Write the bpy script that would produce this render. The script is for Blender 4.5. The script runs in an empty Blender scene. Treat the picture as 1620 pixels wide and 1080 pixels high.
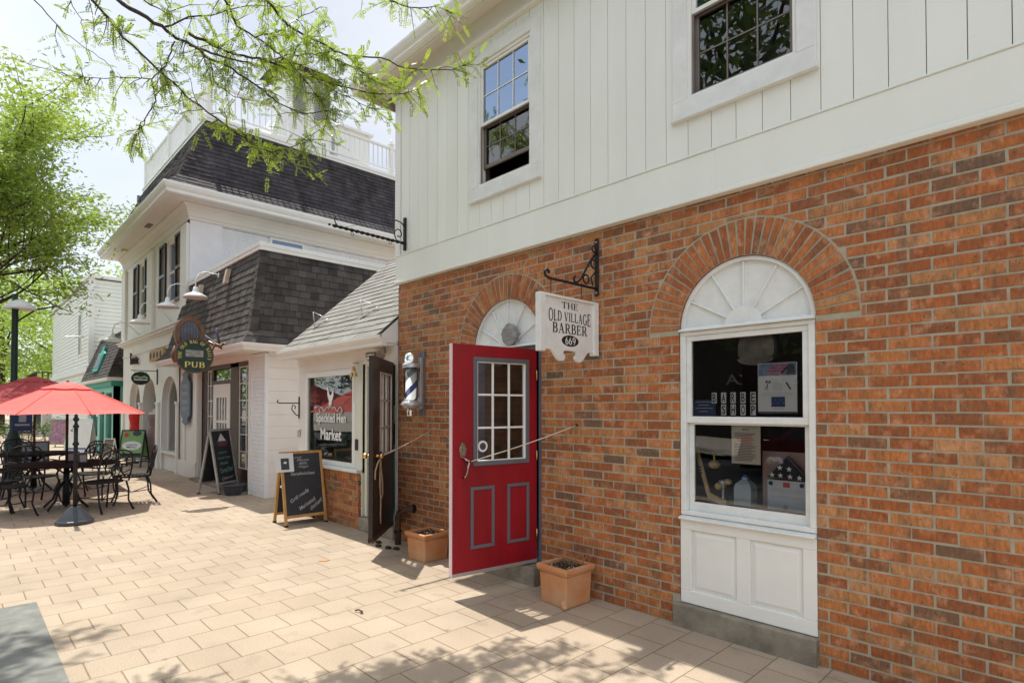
import bpy, bmesh, math, random
from mathutils import Vector, Matrix
R = math.radians
random.seed(7)
scene = bpy.context.scene
COL = scene.collection

# ------------------------------------------------------------------ camera, sky, sun, exposure
TH = math.atan(880 / 909.)
PITCH = R(1.0)
CAM = Vector((5.68, -3.67, 1.516))
FH = Vector((-math.cos(TH), math.sin(TH), 0))
RT = Vector((math.sin(TH), math.cos(TH), 0))
FW = FH * math.cos(PITCH) + Vector((0, 0, 1)) * math.sin(PITCH)
UP = RT.cross(FW)
cd = bpy.data.cameras.new('camera')
cam = bpy.data.objects.new('camera', cd)
COL.objects.link(cam)
cam.matrix_world = Matrix((( RT.x, UP.x, -FW.x, CAM.x), (RT.y, UP.y, -FW.y, CAM.y), (RT.z, UP.z, -FW.z, CAM.z), (0, 0, 0, 1)))
cd.sensor_width = 36
cd.lens = 36 * 909 / 1620.
cd.shift_y = (629 - 540) / 1620.
cd.clip_start = 0.05
cd.clip_end = 3000
cd.dof.use_dof = True
cd.dof.focus_distance = 4.6
cd.dof.aperture_fstop = 5.6
scene.camera = cam

SUNV = Vector((-0.41, 0.027, 1.0)).normalized()      # towards the sun
w = bpy.data.worlds.new('World')
scene.world = w
w.use_nodes = True
nt = w.node_tree
nt.nodes.clear()
out = nt.nodes.new('ShaderNodeOutputWorld')
bg = nt.nodes.new('ShaderNodeBackground')
sky = nt.nodes.new('ShaderNodeTexSky')
sky.sky_type = 'NISHITA'
sky.sun_disc = False
sky.sun_elevation = math.asin(SUNV.z)
sky.sun_rotation = math.atan2(SUNV.x, SUNV.y)
sky.air_density = 1.0
sky.dust_density = 1.5
tc = nt.nodes.new('ShaderNodeTexCoord')
mp = nt.nodes.new('ShaderNodeMapping')
mp.inputs['Scale'].default_value = (1, 1, 2.6)
nz = nt.nodes.new('ShaderNodeTexNoise')
nz.inputs['Scale'].default_value = 2.3
nz.inputs['Detail'].default_value = 8
nz.inputs['Roughness'].default_value = 0.55
rp = nt.nodes.new('ShaderNodeValToRGB')
rp.color_ramp.elements[0].position = 0.38
rp.color_ramp.elements[0].color = (0.62, 0.62, 0.62, 1)
rp.color_ramp.elements[1].position = 0.62
rp.color_ramp.elements[1].color = (0.95, 0.95, 0.95, 1)
mx = nt.nodes.new('ShaderNodeMixRGB')
mx.inputs[2].default_value = (6.3, 6.6, 7.1, 1)
nt.links.new(tc.outputs['Generated'], mp.inputs[0])
nt.links.new(mp.outputs[0], nz.inputs['Vector'])
nt.links.new(nz.outputs['Fac'], rp.inputs[0])
nt.links.new(rp.outputs[0], mx.inputs[0])
nt.links.new(sky.outputs[0], mx.inputs[1])
# extra sky brightness toward the street side (-Y), added as fill for the facades
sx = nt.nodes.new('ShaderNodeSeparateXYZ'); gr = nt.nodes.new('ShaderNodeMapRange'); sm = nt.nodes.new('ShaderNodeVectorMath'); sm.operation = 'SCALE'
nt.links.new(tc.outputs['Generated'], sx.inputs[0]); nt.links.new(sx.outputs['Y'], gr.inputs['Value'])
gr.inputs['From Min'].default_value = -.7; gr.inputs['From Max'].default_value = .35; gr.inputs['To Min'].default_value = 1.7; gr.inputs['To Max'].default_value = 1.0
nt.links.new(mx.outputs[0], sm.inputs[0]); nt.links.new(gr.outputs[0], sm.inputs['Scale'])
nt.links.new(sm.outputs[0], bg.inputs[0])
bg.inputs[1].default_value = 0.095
nt.links.new(bg.outputs[0], out.inputs[0])

sl = bpy.data.lights.new('sun', 'SUN')
sl.energy = 3.55
sl.angle = R(0.5)
sl.color = (1.0, 0.96, 0.885)
sun = bpy.data.objects.new('sun', sl)
COL.objects.link(sun)
sun.rotation_euler = (-SUNV).to_track_quat('-Z', 'Y').to_euler()
sun.location = (0, 0, 30)

scene.view_settings.view_transform = 'Standard'
scene.view_settings.look = 'None'
scene.view_settings.exposure = 0.58
scene.view_settings.gamma = 1
scene.cycles.max_bounces = 8
scene.cycles.transparent_max_bounces = 16
scene.cycles.caustics_reflective = False
scene.cycles.caustics_refractive = False

# ------------------------------------------------------------------ materials
MATS = {}
def newmat(name):
    m = bpy.data.materials.new(name)
    m.use_nodes = True
    n = m.node_tree
    n.nodes.clear()
    o = n.nodes.new('ShaderNodeOutputMaterial')
    b = n.nodes.new('ShaderNodeBsdfPrincipled')
    n.links.new(b.outputs[0], o.inputs[0])
    MATS[name] = m
    return m, n, b, o

def pm(name, col, rough=0.6, metal=0.0, var=0.12, vs=6.0, bump=0.0, bs=40.0, rnd=0.0, spec=0.5, col2=None, stretch=None, trans=None, bd=0.004):
    """colour with broad noise variation, a finer grain, optional per-face 'rnd' attribute variation and bump"""
    m, n, b, o = newmat(name)
    L = n.links.new
    t = n.nodes.new('ShaderNodeTexCoord')
    vec = t.outputs['Object']
    if stretch:
        mpn = n.nodes.new('ShaderNodeMapping')
        mpn.inputs['Scale'].default_value = stretch
        L(vec, mpn.inputs[0])
        vec = mpn.outputs[0]
    a = n.nodes.new('ShaderNodeTexNoise')
    a.inputs['Scale'].default_value = vs
    a.inputs['Detail'].default_value = 7
    a.inputs['Roughness'].default_value = 0.62
    L(vec, a.inputs['Vector'])
    mr = n.nodes.new('ShaderNodeMapRange')
    mr.inputs['From Min'].default_value = 0.3
    mr.inputs['From Max'].default_value = 0.7
    L(a.outputs['Fac'], mr.inputs['Value'])
    mix = n.nodes.new('ShaderNodeMixRGB')
    c2 = col2 if col2 else tuple(c * (1 - var * 1.6) for c in col)
    c1 = col if col2 else tuple(min(1, c * (1 + var)) for c in col)
    mix.inputs[1].default_value = (*c1, 1)
    mix.inputs[2].default_value = (*c2, 1)
    L(mr.outputs[0], mix.inputs[0])
    cur = mix.outputs[0]
    if rnd:
        at = n.nodes.new('ShaderNodeAttribute')
        at.attribute_name = 'rnd'
        hs = n.nodes.new('ShaderNodeHueSaturation')
        m2 = n.nodes.new('ShaderNodeMapRange')
        m2.inputs['To Min'].default_value = 1 - rnd
        m2.inputs['To Max'].default_value = 1 + rnd
        L(at.outputs['Fac'], m2.inputs['Value'])
        L(m2.outputs[0], hs.inputs['Value'])
        L(cur, hs.inputs['Color'])
        cur = hs.outputs[0]
    L(cur, b.inputs['Base Color'])
    b.inputs['Roughness'].default_value = rough
    b.inputs['Metallic'].default_value = metal
    b.inputs['Specular IOR Level'].default_value = spec
    if bump:
        f = n.nodes.new('ShaderNodeTexNoise')
        f.inputs['Scale'].default_value = bs
        f.inputs['Detail'].default_value = 5
        L(vec, f.inputs['Vector'])
        bp = n.nodes.new('ShaderNodeBump')
        bp.inputs['Strength'].default_value = bump
        bp.inputs['Distance'].default_value = bd
        L(f.outputs['Fac'], bp.inputs['Height'])
        L(bp.outputs[0], b.inputs['Normal'])
    if trans:
        tr = n.nodes.new('ShaderNodeBsdfTranslucent')
        tr.inputs[0].default_value = (*trans, 1)
        ad = n.nodes.new('ShaderNodeAddShader')
        L(b.outputs[0], ad.inputs[0])
        L(tr.outputs[0], ad.inputs[1])
        L(ad.outputs[0], o.inputs[0])
    return m

def glassmat(name, tint=(0.9, 0.95, 0.93), refl=0.05, rc=(1, 1, 1)):
    m, n, b, o = newmat(name)
    n.nodes.remove(b)
    L = n.links.new
    tr = n.nodes.new('ShaderNodeBsdfTransparent')
    tr.inputs[0].default_value = (*tint, 1)
    gl = n.nodes.new('ShaderNodeBsdfGlossy')
    gl.inputs['Roughness'].default_value = 0.0
    gl.inputs[0].default_value = (*rc, 1)
    lw = n.nodes.new('ShaderNodeFresnel')
    lw.inputs['IOR'].default_value = 1.5
    ad = n.nodes.new('ShaderNodeMath')
    ad.operation = 'ADD'
    ad.use_clamp = True
    ad.inputs[1].default_value = refl
    ms = n.nodes.new('ShaderNodeMixShader')
    nzz = n.nodes.new('ShaderNodeTexNoise')
    nzz.inputs['Scale'].default_value = 1.6
    bp = n.nodes.new('ShaderNodeBump')
    bp.inputs['Strength'].default_value = 0.03
    bp.inputs['Distance'].default_value = 0.05
    tcn = n.nodes.new('ShaderNodeTexCoord')
    L(tcn.outputs['Object'], nzz.inputs['Vector'])
    L(nzz.outputs['Fac'], bp.inputs['Height'])
    L(bp.outputs[0], gl.inputs['Normal'])
    L(lw.outputs[0], ad.inputs[0])
    L(ad.outputs[0], ms.inputs[0])
    L(tr.outputs[0], ms.inputs[1])
    L(gl.outputs[0], ms.inputs[2])
    L(ms.outputs[0], o.inputs[0])
    return m

def brickmat():
    m, n, b, o = newmat('brick')
    L = n.links.new
    at = n.nodes.new('ShaderNodeAttribute'); at.attribute_name = 'rnd'
    cr = n.nodes.new('ShaderNodeValToRGB')
    cr.color_ramp.interpolation = 'LINEAR'
    stops = [(0.0, (.15, .095, .06)), (0.06, (.19, .10, .058)), (0.13, (.25, .10, .045)), (0.30, (.30, .090, .030)), (0.5, (.40, .128, .040)), (0.68, (.47, .175, .056)), (0.84, (.42, .20, .078)), (1.0, (.49, .235, .11))]
    e = cr.color_ramp.elements
    e[0].position, e[0].color = stops[0][0], (*stops[0][1], 1)
    e[1].position, e[1].color = stops[-1][0], (*stops[-1][1], 1)
    for p, c in stops[1:-1]:
        x = e.new(p); x.color = (*c, 1)
    L(at.outputs['Fac'], cr.inputs[0])
    t = n.nodes.new('ShaderNodeTexCoord')
    # blotches (flashing) on the brick faces
    a = n.nodes.new('ShaderNodeTexNoise'); a.inputs['Scale'].default_value = 9; a.inputs['Detail'].default_value = 6; a.inputs['Roughness'].default_value = 0.65
    mp_ = n.nodes.new('ShaderNodeMapping'); mp_.inputs['Scale'].default_value = (1, 1, .55)
    L(t.outputs['Object'], mp_.inputs[0]); L(mp_.outputs[0], a.inputs['Vector'])
    r1 = n.nodes.new('ShaderNodeValToRGB')
    r1.color_ramp.elements[0].position = .48; r1.color_ramp.elements[0].color = (0, 0, 0, 1)
    r1.color_ramp.elements[1].position = .66; r1.color_ramp.elements[1].color = (.8, .8, .8, 1)
    L(a.outputs['Fac'], r1.inputs[0])
    m1 = n.nodes.new('ShaderNodeMixRGB'); m1.blend_type = 'MIX'
    m1.inputs[2].default_value = (.15, .095, .055, 1)
    L(r1.outputs[0], m1.inputs[0]); L(cr.outputs[0], m1.inputs[1])
    a2 = n.nodes.new('ShaderNodeTexNoise'); a2.inputs['Scale'].default_value = 13; a2.inputs['Detail'].default_value = 5; a2.inputs['Roughness'].default_value = .6
    mp3 = n.nodes.new('ShaderNodeMapping'); mp3.inputs['Location'].default_value = (7.3, 2.1, 4.4)
    L(t.outputs['Object'], mp3.inputs[0]); L(mp3.outputs[0], a2.inputs['Vector'])
    r4 = n.nodes.new('ShaderNodeValToRGB')
    r4.color_ramp.elements[0].position = .52; r4.color_ramp.elements[0].color = (0, 0, 0, 1)
    r4.color_ramp.elements[1].position = .74; r4.color_ramp.elements[1].color = (.75, .75, .75, 1)
    L(a2.outputs['Fac'], r4.inputs[0])
    m5 = n.nodes.new('ShaderNodeMixRGB'); m5.inputs[2].default_value = (.60, .30, .16, 1)
    L(r4.outputs[0], m5.inputs[0]); L(m1.outputs[0], m5.inputs[1])
    vo = n.nodes.new('ShaderNodeTexVoronoi'); vo.inputs['Scale'].default_value = 24
    L(t.outputs['Object'], vo.inputs['Vector'])
    r5 = n.nodes.new('ShaderNodeMapRange'); r5.inputs['From Min'].default_value = .05; r5.inputs['From Max'].default_value = .13; r5.inputs['To Min'].default_value = .35; r5.inputs['To Max'].default_value = 1
    L(vo.outputs['Distance'], r5.inputs['Value'])
    m6 = n.nodes.new('ShaderNodeMixRGB'); m6.blend_type = 'MULTIPLY'; m6.inputs[0].default_value = 1
    L(m5.outputs[0], m6.inputs[1]); L(r5.outputs[0], m6.inputs[2])
    m1 = m6
    # fine speckle
    f = n.nodes.new('ShaderNodeTexNoise'); f.inputs['Scale'].default_value = 60; f.inputs['Detail'].default_value = 6; f.inputs['Roughness'].default_value = .72
    mp2 = n.nodes.new('ShaderNodeMapping'); mp2.inputs['Scale'].default_value = (1, 1, .3)
    L(t.outputs['Object'], mp2.inputs[0]); L(mp2.outputs[0], f.inputs['Vector'])
    r2 = n.nodes.new('ShaderNodeMapRange'); r2.inputs['From Min'].default_value = .3; r2.inputs['From Max'].default_value = .7
    r2.inputs['To Min'].default_value = .6; r2.inputs['To Max'].default_value = 1.38
    L(f.outputs['Fac'], r2.inputs['Value'])
    m2 = n.nodes.new('ShaderNodeMixRGB'); m2.blend_type = 'MULTIPLY'; m2.inputs[0].default_value = 1
    L(m1.outputs[0], m2.inputs[1]); L(r2.outputs[0], m2.inputs[2])
    L(m2.outputs[0], b.inputs['Base Color'])
    b.inputs['Roughness'].default_value = .78
    b.inputs['Specular IOR Level'].default_value = .35
    bp = n.nodes.new('ShaderNodeBump'); bp.inputs['Strength'].default_value = .55; bp.inputs['Distance'].default_value = .004
    L(f.outputs['Fac'], bp.inputs['Height']); L(bp.outputs[0], b.inputs['Normal'])
    return m

def pavermat():
    m, n, b, o = newmat('paver')
    L = n.links.new
    t = n.nodes.new('ShaderNodeTexCoord')
    mp_ = n.nodes.new('ShaderNodeMapping')
    mp_.inputs['Rotation'].default_value = (0, 0, R(90))
    mp_.inputs['Location'].default_value = (.023, -.005, 0)
    L(t.outputs['Object'], mp_.inputs[0])
    # small wobble so that joints are not ruler-straight
    wn = n.nodes.new('ShaderNodeTexNoise'); wn.inputs['Scale'].default_value = 3.0
    L(t.outputs['Object'], wn.inputs['Vector'])
    vs = n.nodes.new('ShaderNodeVectorMath'); vs.operation = 'SCALE'; vs.inputs['Scale'].default_value = .008
    L(wn.outputs['Color'], vs.inputs[0])
    va = n.nodes.new('ShaderNodeVectorMath'); va.operation = 'ADD'
    L(mp_.outputs[0], va.inputs[0]); L(vs.outputs[0], va.inputs[1])
    br = n.nodes.new('ShaderNodeTexBrick')
    br.offset = .5
    br.inputs['Scale'].default_value = 1
    br.inputs['Brick Width'].default_value = .285
    br.inputs['Row Height'].default_value = .285
    br.inputs['Mortar Size'].default_value = .0042
    br.inputs['Mortar Smooth'].default_value = .25
    br.inputs['Bias'].default_value = 0
    br.inputs['Color1'].default_value = (.465, .375, .28, 1)
    br.inputs['Color2'].default_value = (.425, .335, .245, 1)
    br.inputs['Mortar'].default_value = (.26, .19, .12, 1)
    L(va.outputs[0], br.inputs['Vector'])
    a = n.nodes.new('ShaderNodeTexNoise'); a.inputs['Scale'].default_value = 1.3; a.inputs['Detail'].default_value = 6
    L(t.outputs['Object'], a.inputs['Vector'])
    f = n.nodes.new('ShaderNodeTexNoise'); f.inputs['Scale'].default_value = 130; f.inputs['Detail'].default_value = 4
    L(t.outputs['Object'], f.inputs['Vector'])
    r1 = n.nodes.new('ShaderNodeMapRange'); r1.inputs['From Min'].default_value = .3; r1.inputs['From Max'].default_value = .7; r1.inputs['To Min'].default_value = .86; r1.inputs['To Max'].default_value = 1.08
    L(a.outputs['Fac'], r1.inputs['Value'])
    r2 = n.nodes.new('ShaderNodeMapRange'); r2.inputs['From Min'].default_value = .3; r2.inputs['From Max'].default_value = .7; r2.inputs['To Min'].default_value = .78; r2.inputs['To Max'].default_value = 1.15
    L(f.outputs['Fac'], r2.inputs['Value'])
    mu = n.nodes.new('ShaderNodeMath'); mu.operation = 'MULTIPLY'
    L(r1.outputs[0], mu.inputs[0]); L(r2.outputs[0], mu.inputs[1])
    # gum and oil spots
    vo = n.nodes.new('ShaderNodeTexVoronoi'); vo.inputs['Scale'].default_value = 1.7; vo.inputs['Randomness'].default_value = 1
    L(t.outputs['Object'], vo.inputs['Vector'])
    vr = n.nodes.new('ShaderNodeMapRange'); vr.inputs['From Min'].default_value = .025; vr.inputs['From Max'].default_value = .045; vr.inputs['To Min'].default_value = .72; vr.inputs['To Max'].default_value = 1
    L(vo.outputs['Distance'], vr.inputs['Value'])
    # dark stains
    s = n.nodes.new('ShaderNodeTexNoise'); s.inputs['Scale'].default_value = 4.5; s.inputs['Detail'].default_value = 5
    L(t.outputs['Object'], s.inputs['Vector'])
    r3 = n.nodes.new('ShaderNodeMapRange'); r3.inputs['From Min'].default_value = .6; r3.inputs['From Max'].default_value = .78; r3.inputs['To Min'].default_value = 1.0; r3.inputs['To Max'].default_value = .78
    L(s.outputs['Fac'], r3.inputs['Value'])
    mu2 = n.nodes.new('ShaderNodeMath'); mu2.operation = 'MULTIPLY'
    L(mu.outputs[0], mu2.inputs[0]); L(r3.outputs[0], mu2.inputs[1])
    mu3 = n.nodes.new('ShaderNodeMath'); mu3.operation = 'MULTIPLY'; L(mu2.outputs[0], mu3.inputs[0]); L(vr.outputs[0], mu3.inputs[1]); mu2 = mu3
    mm = n.nodes.new('ShaderNodeMixRGB'); mm.blend_type = 'MULTIPLY'; mm.inputs[0].default_value = 1
    L(br.outputs['Color'], mm.inputs[1]); L(mu2.outputs[0], mm.inputs[2])
    L(mm.outputs[0], b.inputs['Base Color'])
    b.inputs['Roughness'].default_value = .82
    b.inputs['Specular IOR Level'].default_value = .3
    sub = n.nodes.new('ShaderNodeMath'); sub.operation = 'MULTIPLY_ADD'
    L(br.outputs['Fac'], sub.inputs[0]); sub.inputs[1].default_value = -1.2
    sc_ = n.nodes.new('ShaderNodeMath'); sc_.operation = 'MULTIPLY'; sc_.inputs[1].default_value = .25
    L(f.outputs['Fac'], sc_.inputs[0]); L(sc_.outputs[0], sub.inputs[2])
    bp = n.nodes.new('ShaderNodeBump'); bp.inputs['Strength'].default_value = .7; bp.inputs['Distance'].default_value = .005
    L(sub.outputs[0], bp.inputs['Height']); L(bp.outputs[0], b.inputs['Normal'])
    return m

M = {}
M['brick'] = brickmat()
M['paver'] = pavermat()
M['mortar'] = pm('mortar', (.40, .36, .265), .9, var=.12, vs=14, bump=.6, bs=160)
M['siding'] = pm('siding', (.80, .82, .755), .55, var=.03, vs=2.5, bump=.15, bs=30, rnd=.02, stretch=(1, 1, .25))
M['trim'] = pm('trim', (.81, .815, .775), .5, var=.03, vs=3, bump=.1, bs=25)
M['trim_worn'] = pm('trim_worn', (.75, .765, .74), .55, var=.06, vs=8, bump=.35, bs=45)
M['cream'] = pm('cream', (.76, .74, .68), .6, var=.03, vs=2)
M['pink_white'] = pm('pink_white', (.78, .735, .70), .6, var=.03, vs=2, bump=.1, bs=30)
M['white_brick'] = pm('white_brick', (.78, .79, .80), .65, var=.04, vs=3, bump=.3, bs=40)
M['shingle'] = pm('shingle', (.066, .056, .050), .85, var=.3, vs=5, bump=.5, bs=60, rnd=.4, stretch=(1, 1, .5))
M['shingle_big'] = pm('shingle_big', (.040, .033, .036), .85, var=.5, vs=2.2, bump=.5, bs=60, rnd=.35, stretch=(1.6, 1.6, .25))
M['shingle_grey'] = pm('shingle_grey', (.235, .225, .20), .85, var=.12, vs=8, bump=.5, bs=90, rnd=.12)
M['red'] = pm('red_paint', (.29, .004, .012), .42, var=.16, vs=3, bump=.12, bs=35, stretch=(2, 2, .4))
M['grey_paint'] = pm('grey_paint', (.13, .13, .15), .5, var=.06)
M['slate_paint'] = pm('slate_paint', (.115, .15, .20), .5, var=.1)
M['alu'] = pm('aluminium', (.58, .56, .56), .38, metal=.6, var=.1)
M['chrome'] = pm('chrome', (.75, .75, .75), .12, metal=1.0, var=.02)
M['nickel'] = pm('nickel', (.50, .42, .36), .25, metal=1.0, var=.15)
M['brass'] = pm('brass', (.62, .40, .16), .3, metal=1.0, var=.15)
M['iron'] = pm('iron', (.018, .017, .020), .55, spec=.3, var=.3, vs=30, bump=.25, bs=90)
M['iron_soft'] = pm('iron_soft', (.020, .018, .020), .4, var=.2)
M['rust'] = pm('rust', (.10, .052, .03), .85, var=.5, vs=25, bump=.5, bs=60)
M['brown_door'] = pm('brown_door', (.030, .018, .016), .4, var=.15, vs=3)
M['dark_wood'] = pm('dark_wood', (.055, .022, .013), .5, var=.25, vs=6, stretch=(4, 4, .4))
M['glass'] = glassmat('glass', tint=(.97, .98, .97), refl=.065)
M['glass_sky'] = glassmat('glass_sky', tint=(.30, .36, .42), refl=.26, rc=(.55, .72, 1.0))
M['glass_dim'] = glassmat('glass_dim', tint=(.45, .45, .45), refl=.04)
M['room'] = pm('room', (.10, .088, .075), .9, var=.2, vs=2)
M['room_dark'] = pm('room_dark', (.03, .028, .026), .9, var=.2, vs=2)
M['room_green'] = pm('room_green', (.20, .29, .23), .85, var=.2, vs=3)
M['sash_dark'] = pm('sash_dark', (.17, .145, .125), .55, var=.1)
M['terracotta'] = pm('terracotta', (.56, .205, .065), .85, col2=(.60, .36, .20), vs=4.5, bump=.4, bs=50)
M['soil'] = pm('soil', (.09, .06, .042), .95, spec=.1, var=.5, vs=40, bump=1, bs=60, rnd=.5)
M['dry'] = pm('dry_stem', (.30, .19, .10), .9, var=.3)
M['pebble'] = pm('pebble', (.5, .46, .40), .9, var=.3, rnd=.4)
M['concrete'] = pm('concrete', (.27, .235, .18), .9, var=.25, vs=7, bump=.6, bs=70)
M['slab'] = pm('slab', (.21, .212, .19), .9, var=.22, vs=5, bump=.5, bs=60)
M['black'] = pm('black_paint', (.012, .012, .013), .5, var=.1)
M['black_gloss'] = pm('black_gloss', (.015, .016, .02), .18, var=.1)
M['white'] = pm('white_paint', (.82, .82, .80), .5, var=.03)
M['rope'] = pm('rope', (.50, .37, .24), .9, var=.2, vs=60, bump=.5, bs=200)
M['bungee'] = pm('bungee', (.66, .60, .45), .8, var=.15, vs=60)
M['pine'] = pm('pine', (.56, .30, .10), .5, var=.18, vs=9, stretch=(3, 3, .4))
M['chalkboard'] = pm('chalkboard', (.022, .023, .027), .55, col2=(.045, .046, .052), vs=4)
M['chalk'] = pm('chalk', (.46, .46, .48), .9, var=.25, vs=60)
M['chalk_dim'] = pm('chalk_dim', (.20, .21, .24), .9, var=.3, vs=60)
M['chalk_green'] = pm('chalk_green', (.16, .36, .28), .9, var=.25, vs=60)
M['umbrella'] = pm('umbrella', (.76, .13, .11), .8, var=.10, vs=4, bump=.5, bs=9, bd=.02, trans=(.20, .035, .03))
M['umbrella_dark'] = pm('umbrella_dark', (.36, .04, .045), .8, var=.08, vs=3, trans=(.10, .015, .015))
M['plastic_dark'] = pm('plastic_dark', (.05, .055, .065), .28, var=.15)
M['leaf'] = pm('leaf', (.17, .23, .03), .5, var=.3, vs=2.5, rnd=.6, trans=(.19, .25, .022))
M['leaf2'] = pm('leaf_crown', (.18, .25, .045), .55, var=.4, vs=1.3, rnd=.7, trans=(.18, .24, .03))
M['leaf_far'] = pm('leaf_far', (.13, .21, .035), .6, var=.25, vs=.4, rnd=.5, trans=(.13, .21, .03))
M['leaf_dark'] = pm('leaf_dark', (.05, .085, .02), .6, var=.25, vs=.4, rnd=.5, trans=(.05, .08, .015))
M['bark'] = pm('bark', (.075, .05, .042), .9, var=.35, vs=20, bump=.8, bs=60)
M['mint'] = pm('mint', (.22, .56, .48), .55, var=.06)
M['teal'] = pm('teal', (.03, .33, .27), .5, var=.06)
M['red_fab'] = pm('red_fabric', (.60, .015, .012), .7, var=.1)
M['grey_fab'] = pm('grey_fabric', (.28, .19, .18), .8, var=.15, stretch=(6, 6, .5))
M['skin_form'] = pm('dress_form', (.70, .56, .46), .7, var=.05)
M['bronze'] = pm('bronze', (.22, .12, .08), .35, metal=.7, var=.15)
M['sign_green'] = pm('sign_green', (.012, .038, .026), .4, var=.1)
M['gold'] = pm('gold', (.80, .60, .18), .5, var=.1)
M['plaque'] = pm('plaque', (.11, .14, .19), .6, col2=(.17, .21, .27), vs=12)
M['asphalt'] = pm('asphalt', (.06, .06, .062), .9, var=.15, vs=2, bump=.4, bs=60)
M['pavement'] = pm('pavement_far', (.42, .37, .31), .9, var=.08, vs=1)
M['dark_build'] = pm('dark_build', (.045, .036, .032), .9, var=.2, vs=1)
M['car_red'] = pm('car_red', (.16, .006, .014), .2, var=.02)
M['rubber'] = pm('rubber', (.02, .02, .02), .8, var=.1)
M['paper'] = pm('paper', (.78, .78, .78), .7, var=.02)
M['paper_blue'] = pm('paper_blue', (.60, .66, .78), .7, var=.05)
M['navy'] = pm('navy', (.02, .04, .12), .5, var=.1)
M['blue'] = pm('blue', (.02, .10, .42), .4, var=.1)
M['bluegrey'] = pm('bluegrey', (.20, .27, .40), .6, var=.4, vs=20)
M['red_ink'] = pm('red_ink', (.60, .06, .06), .7, var=.05)
M['ink'] = pm('ink', (.06, .06, .07), .7, var=.05)
M['ink_light'] = pm('ink_light', (.35, .35, .38), .7, var=.05)
M['jug'] = pm('jug', (.42, .53, .60), .35, var=.08, trans=(.1, .14, .16))
M['hair_tan'] = pm('tan', (.62, .45, .22), .6, var=.2)
M['pinkboard'] = pm('pinkboard', (.40, .28, .26), .8, var=.08)
M['purple'] = pm('purple', (.16, .05, .28), .6, col2=(.52, .32, .22), vs=11)
M['lime'] = pm('lime', (.22, .42, .16), .6, var=.1)
M['orange'] = pm('orange', (.75, .22, .05), .6, var=.1)
M['log'] = pm('log_grey', (.30, .29, .28), .85, var=.35, vs=10, bump=.5, bs=40, stretch=(1, 1, 4))
M['apple'] = pm('apple', (.22, .42, .05), .4, var=.1)
M['wicker'] = pm('wicker', (.30, .18, .09), .8, var=.3, vs=40)
M['cap'] = pm('cap', (.20, .175, .14), .9, var=.25, vs=15)
M['stone_far'] = pm('stone_far', (.30, .29, .27), .9, var=.1)

# ------------------------------------------------------------------ object helpers
ORG = {}
def thing(name, label, cat, loc=(0, 0, 0), group=None, local=False):
    o = bpy.data.objects.new(name, None)
    COL.objects.link(o)
    o.empty_display_size = .1
    o.location = loc
    o['label'] = label
    o['category'] = cat
    if group: o['group'] = group
    ORG[o.name] = Vector((0, 0, 0)) if local else Vector(loc)
    return o

def children(o): return [c for c in bpy.data.objects if c.parent == o]
def dup(root, label, loc=None, rz=None, group=None, scale=None):
    r = root.copy(); COL.objects.link(r)
    r['label'] = label
    if loc is not None: r.location = loc
    if rz is not None: r.rotation_euler = (0, 0, rz)
    if scale is not None: r.scale = (scale, scale, scale)
    if group: r['group'] = group
    for ch in children(root):
        c = ch.copy(); COL.objects.link(c); c.parent = r
        for g in children(ch):
            d = g.copy(); COL.objects.link(d); d.parent = c
    return r

def arc(cx, cy, rx, ry, a0, a1, n=12):
    return [(cx + rx * math.cos(R(a0 + (a1 - a0) * i / n)), cy + ry * math.sin(R(a0 + (a1 - a0) * i / n))) for i in range(n + 1)]

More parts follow.
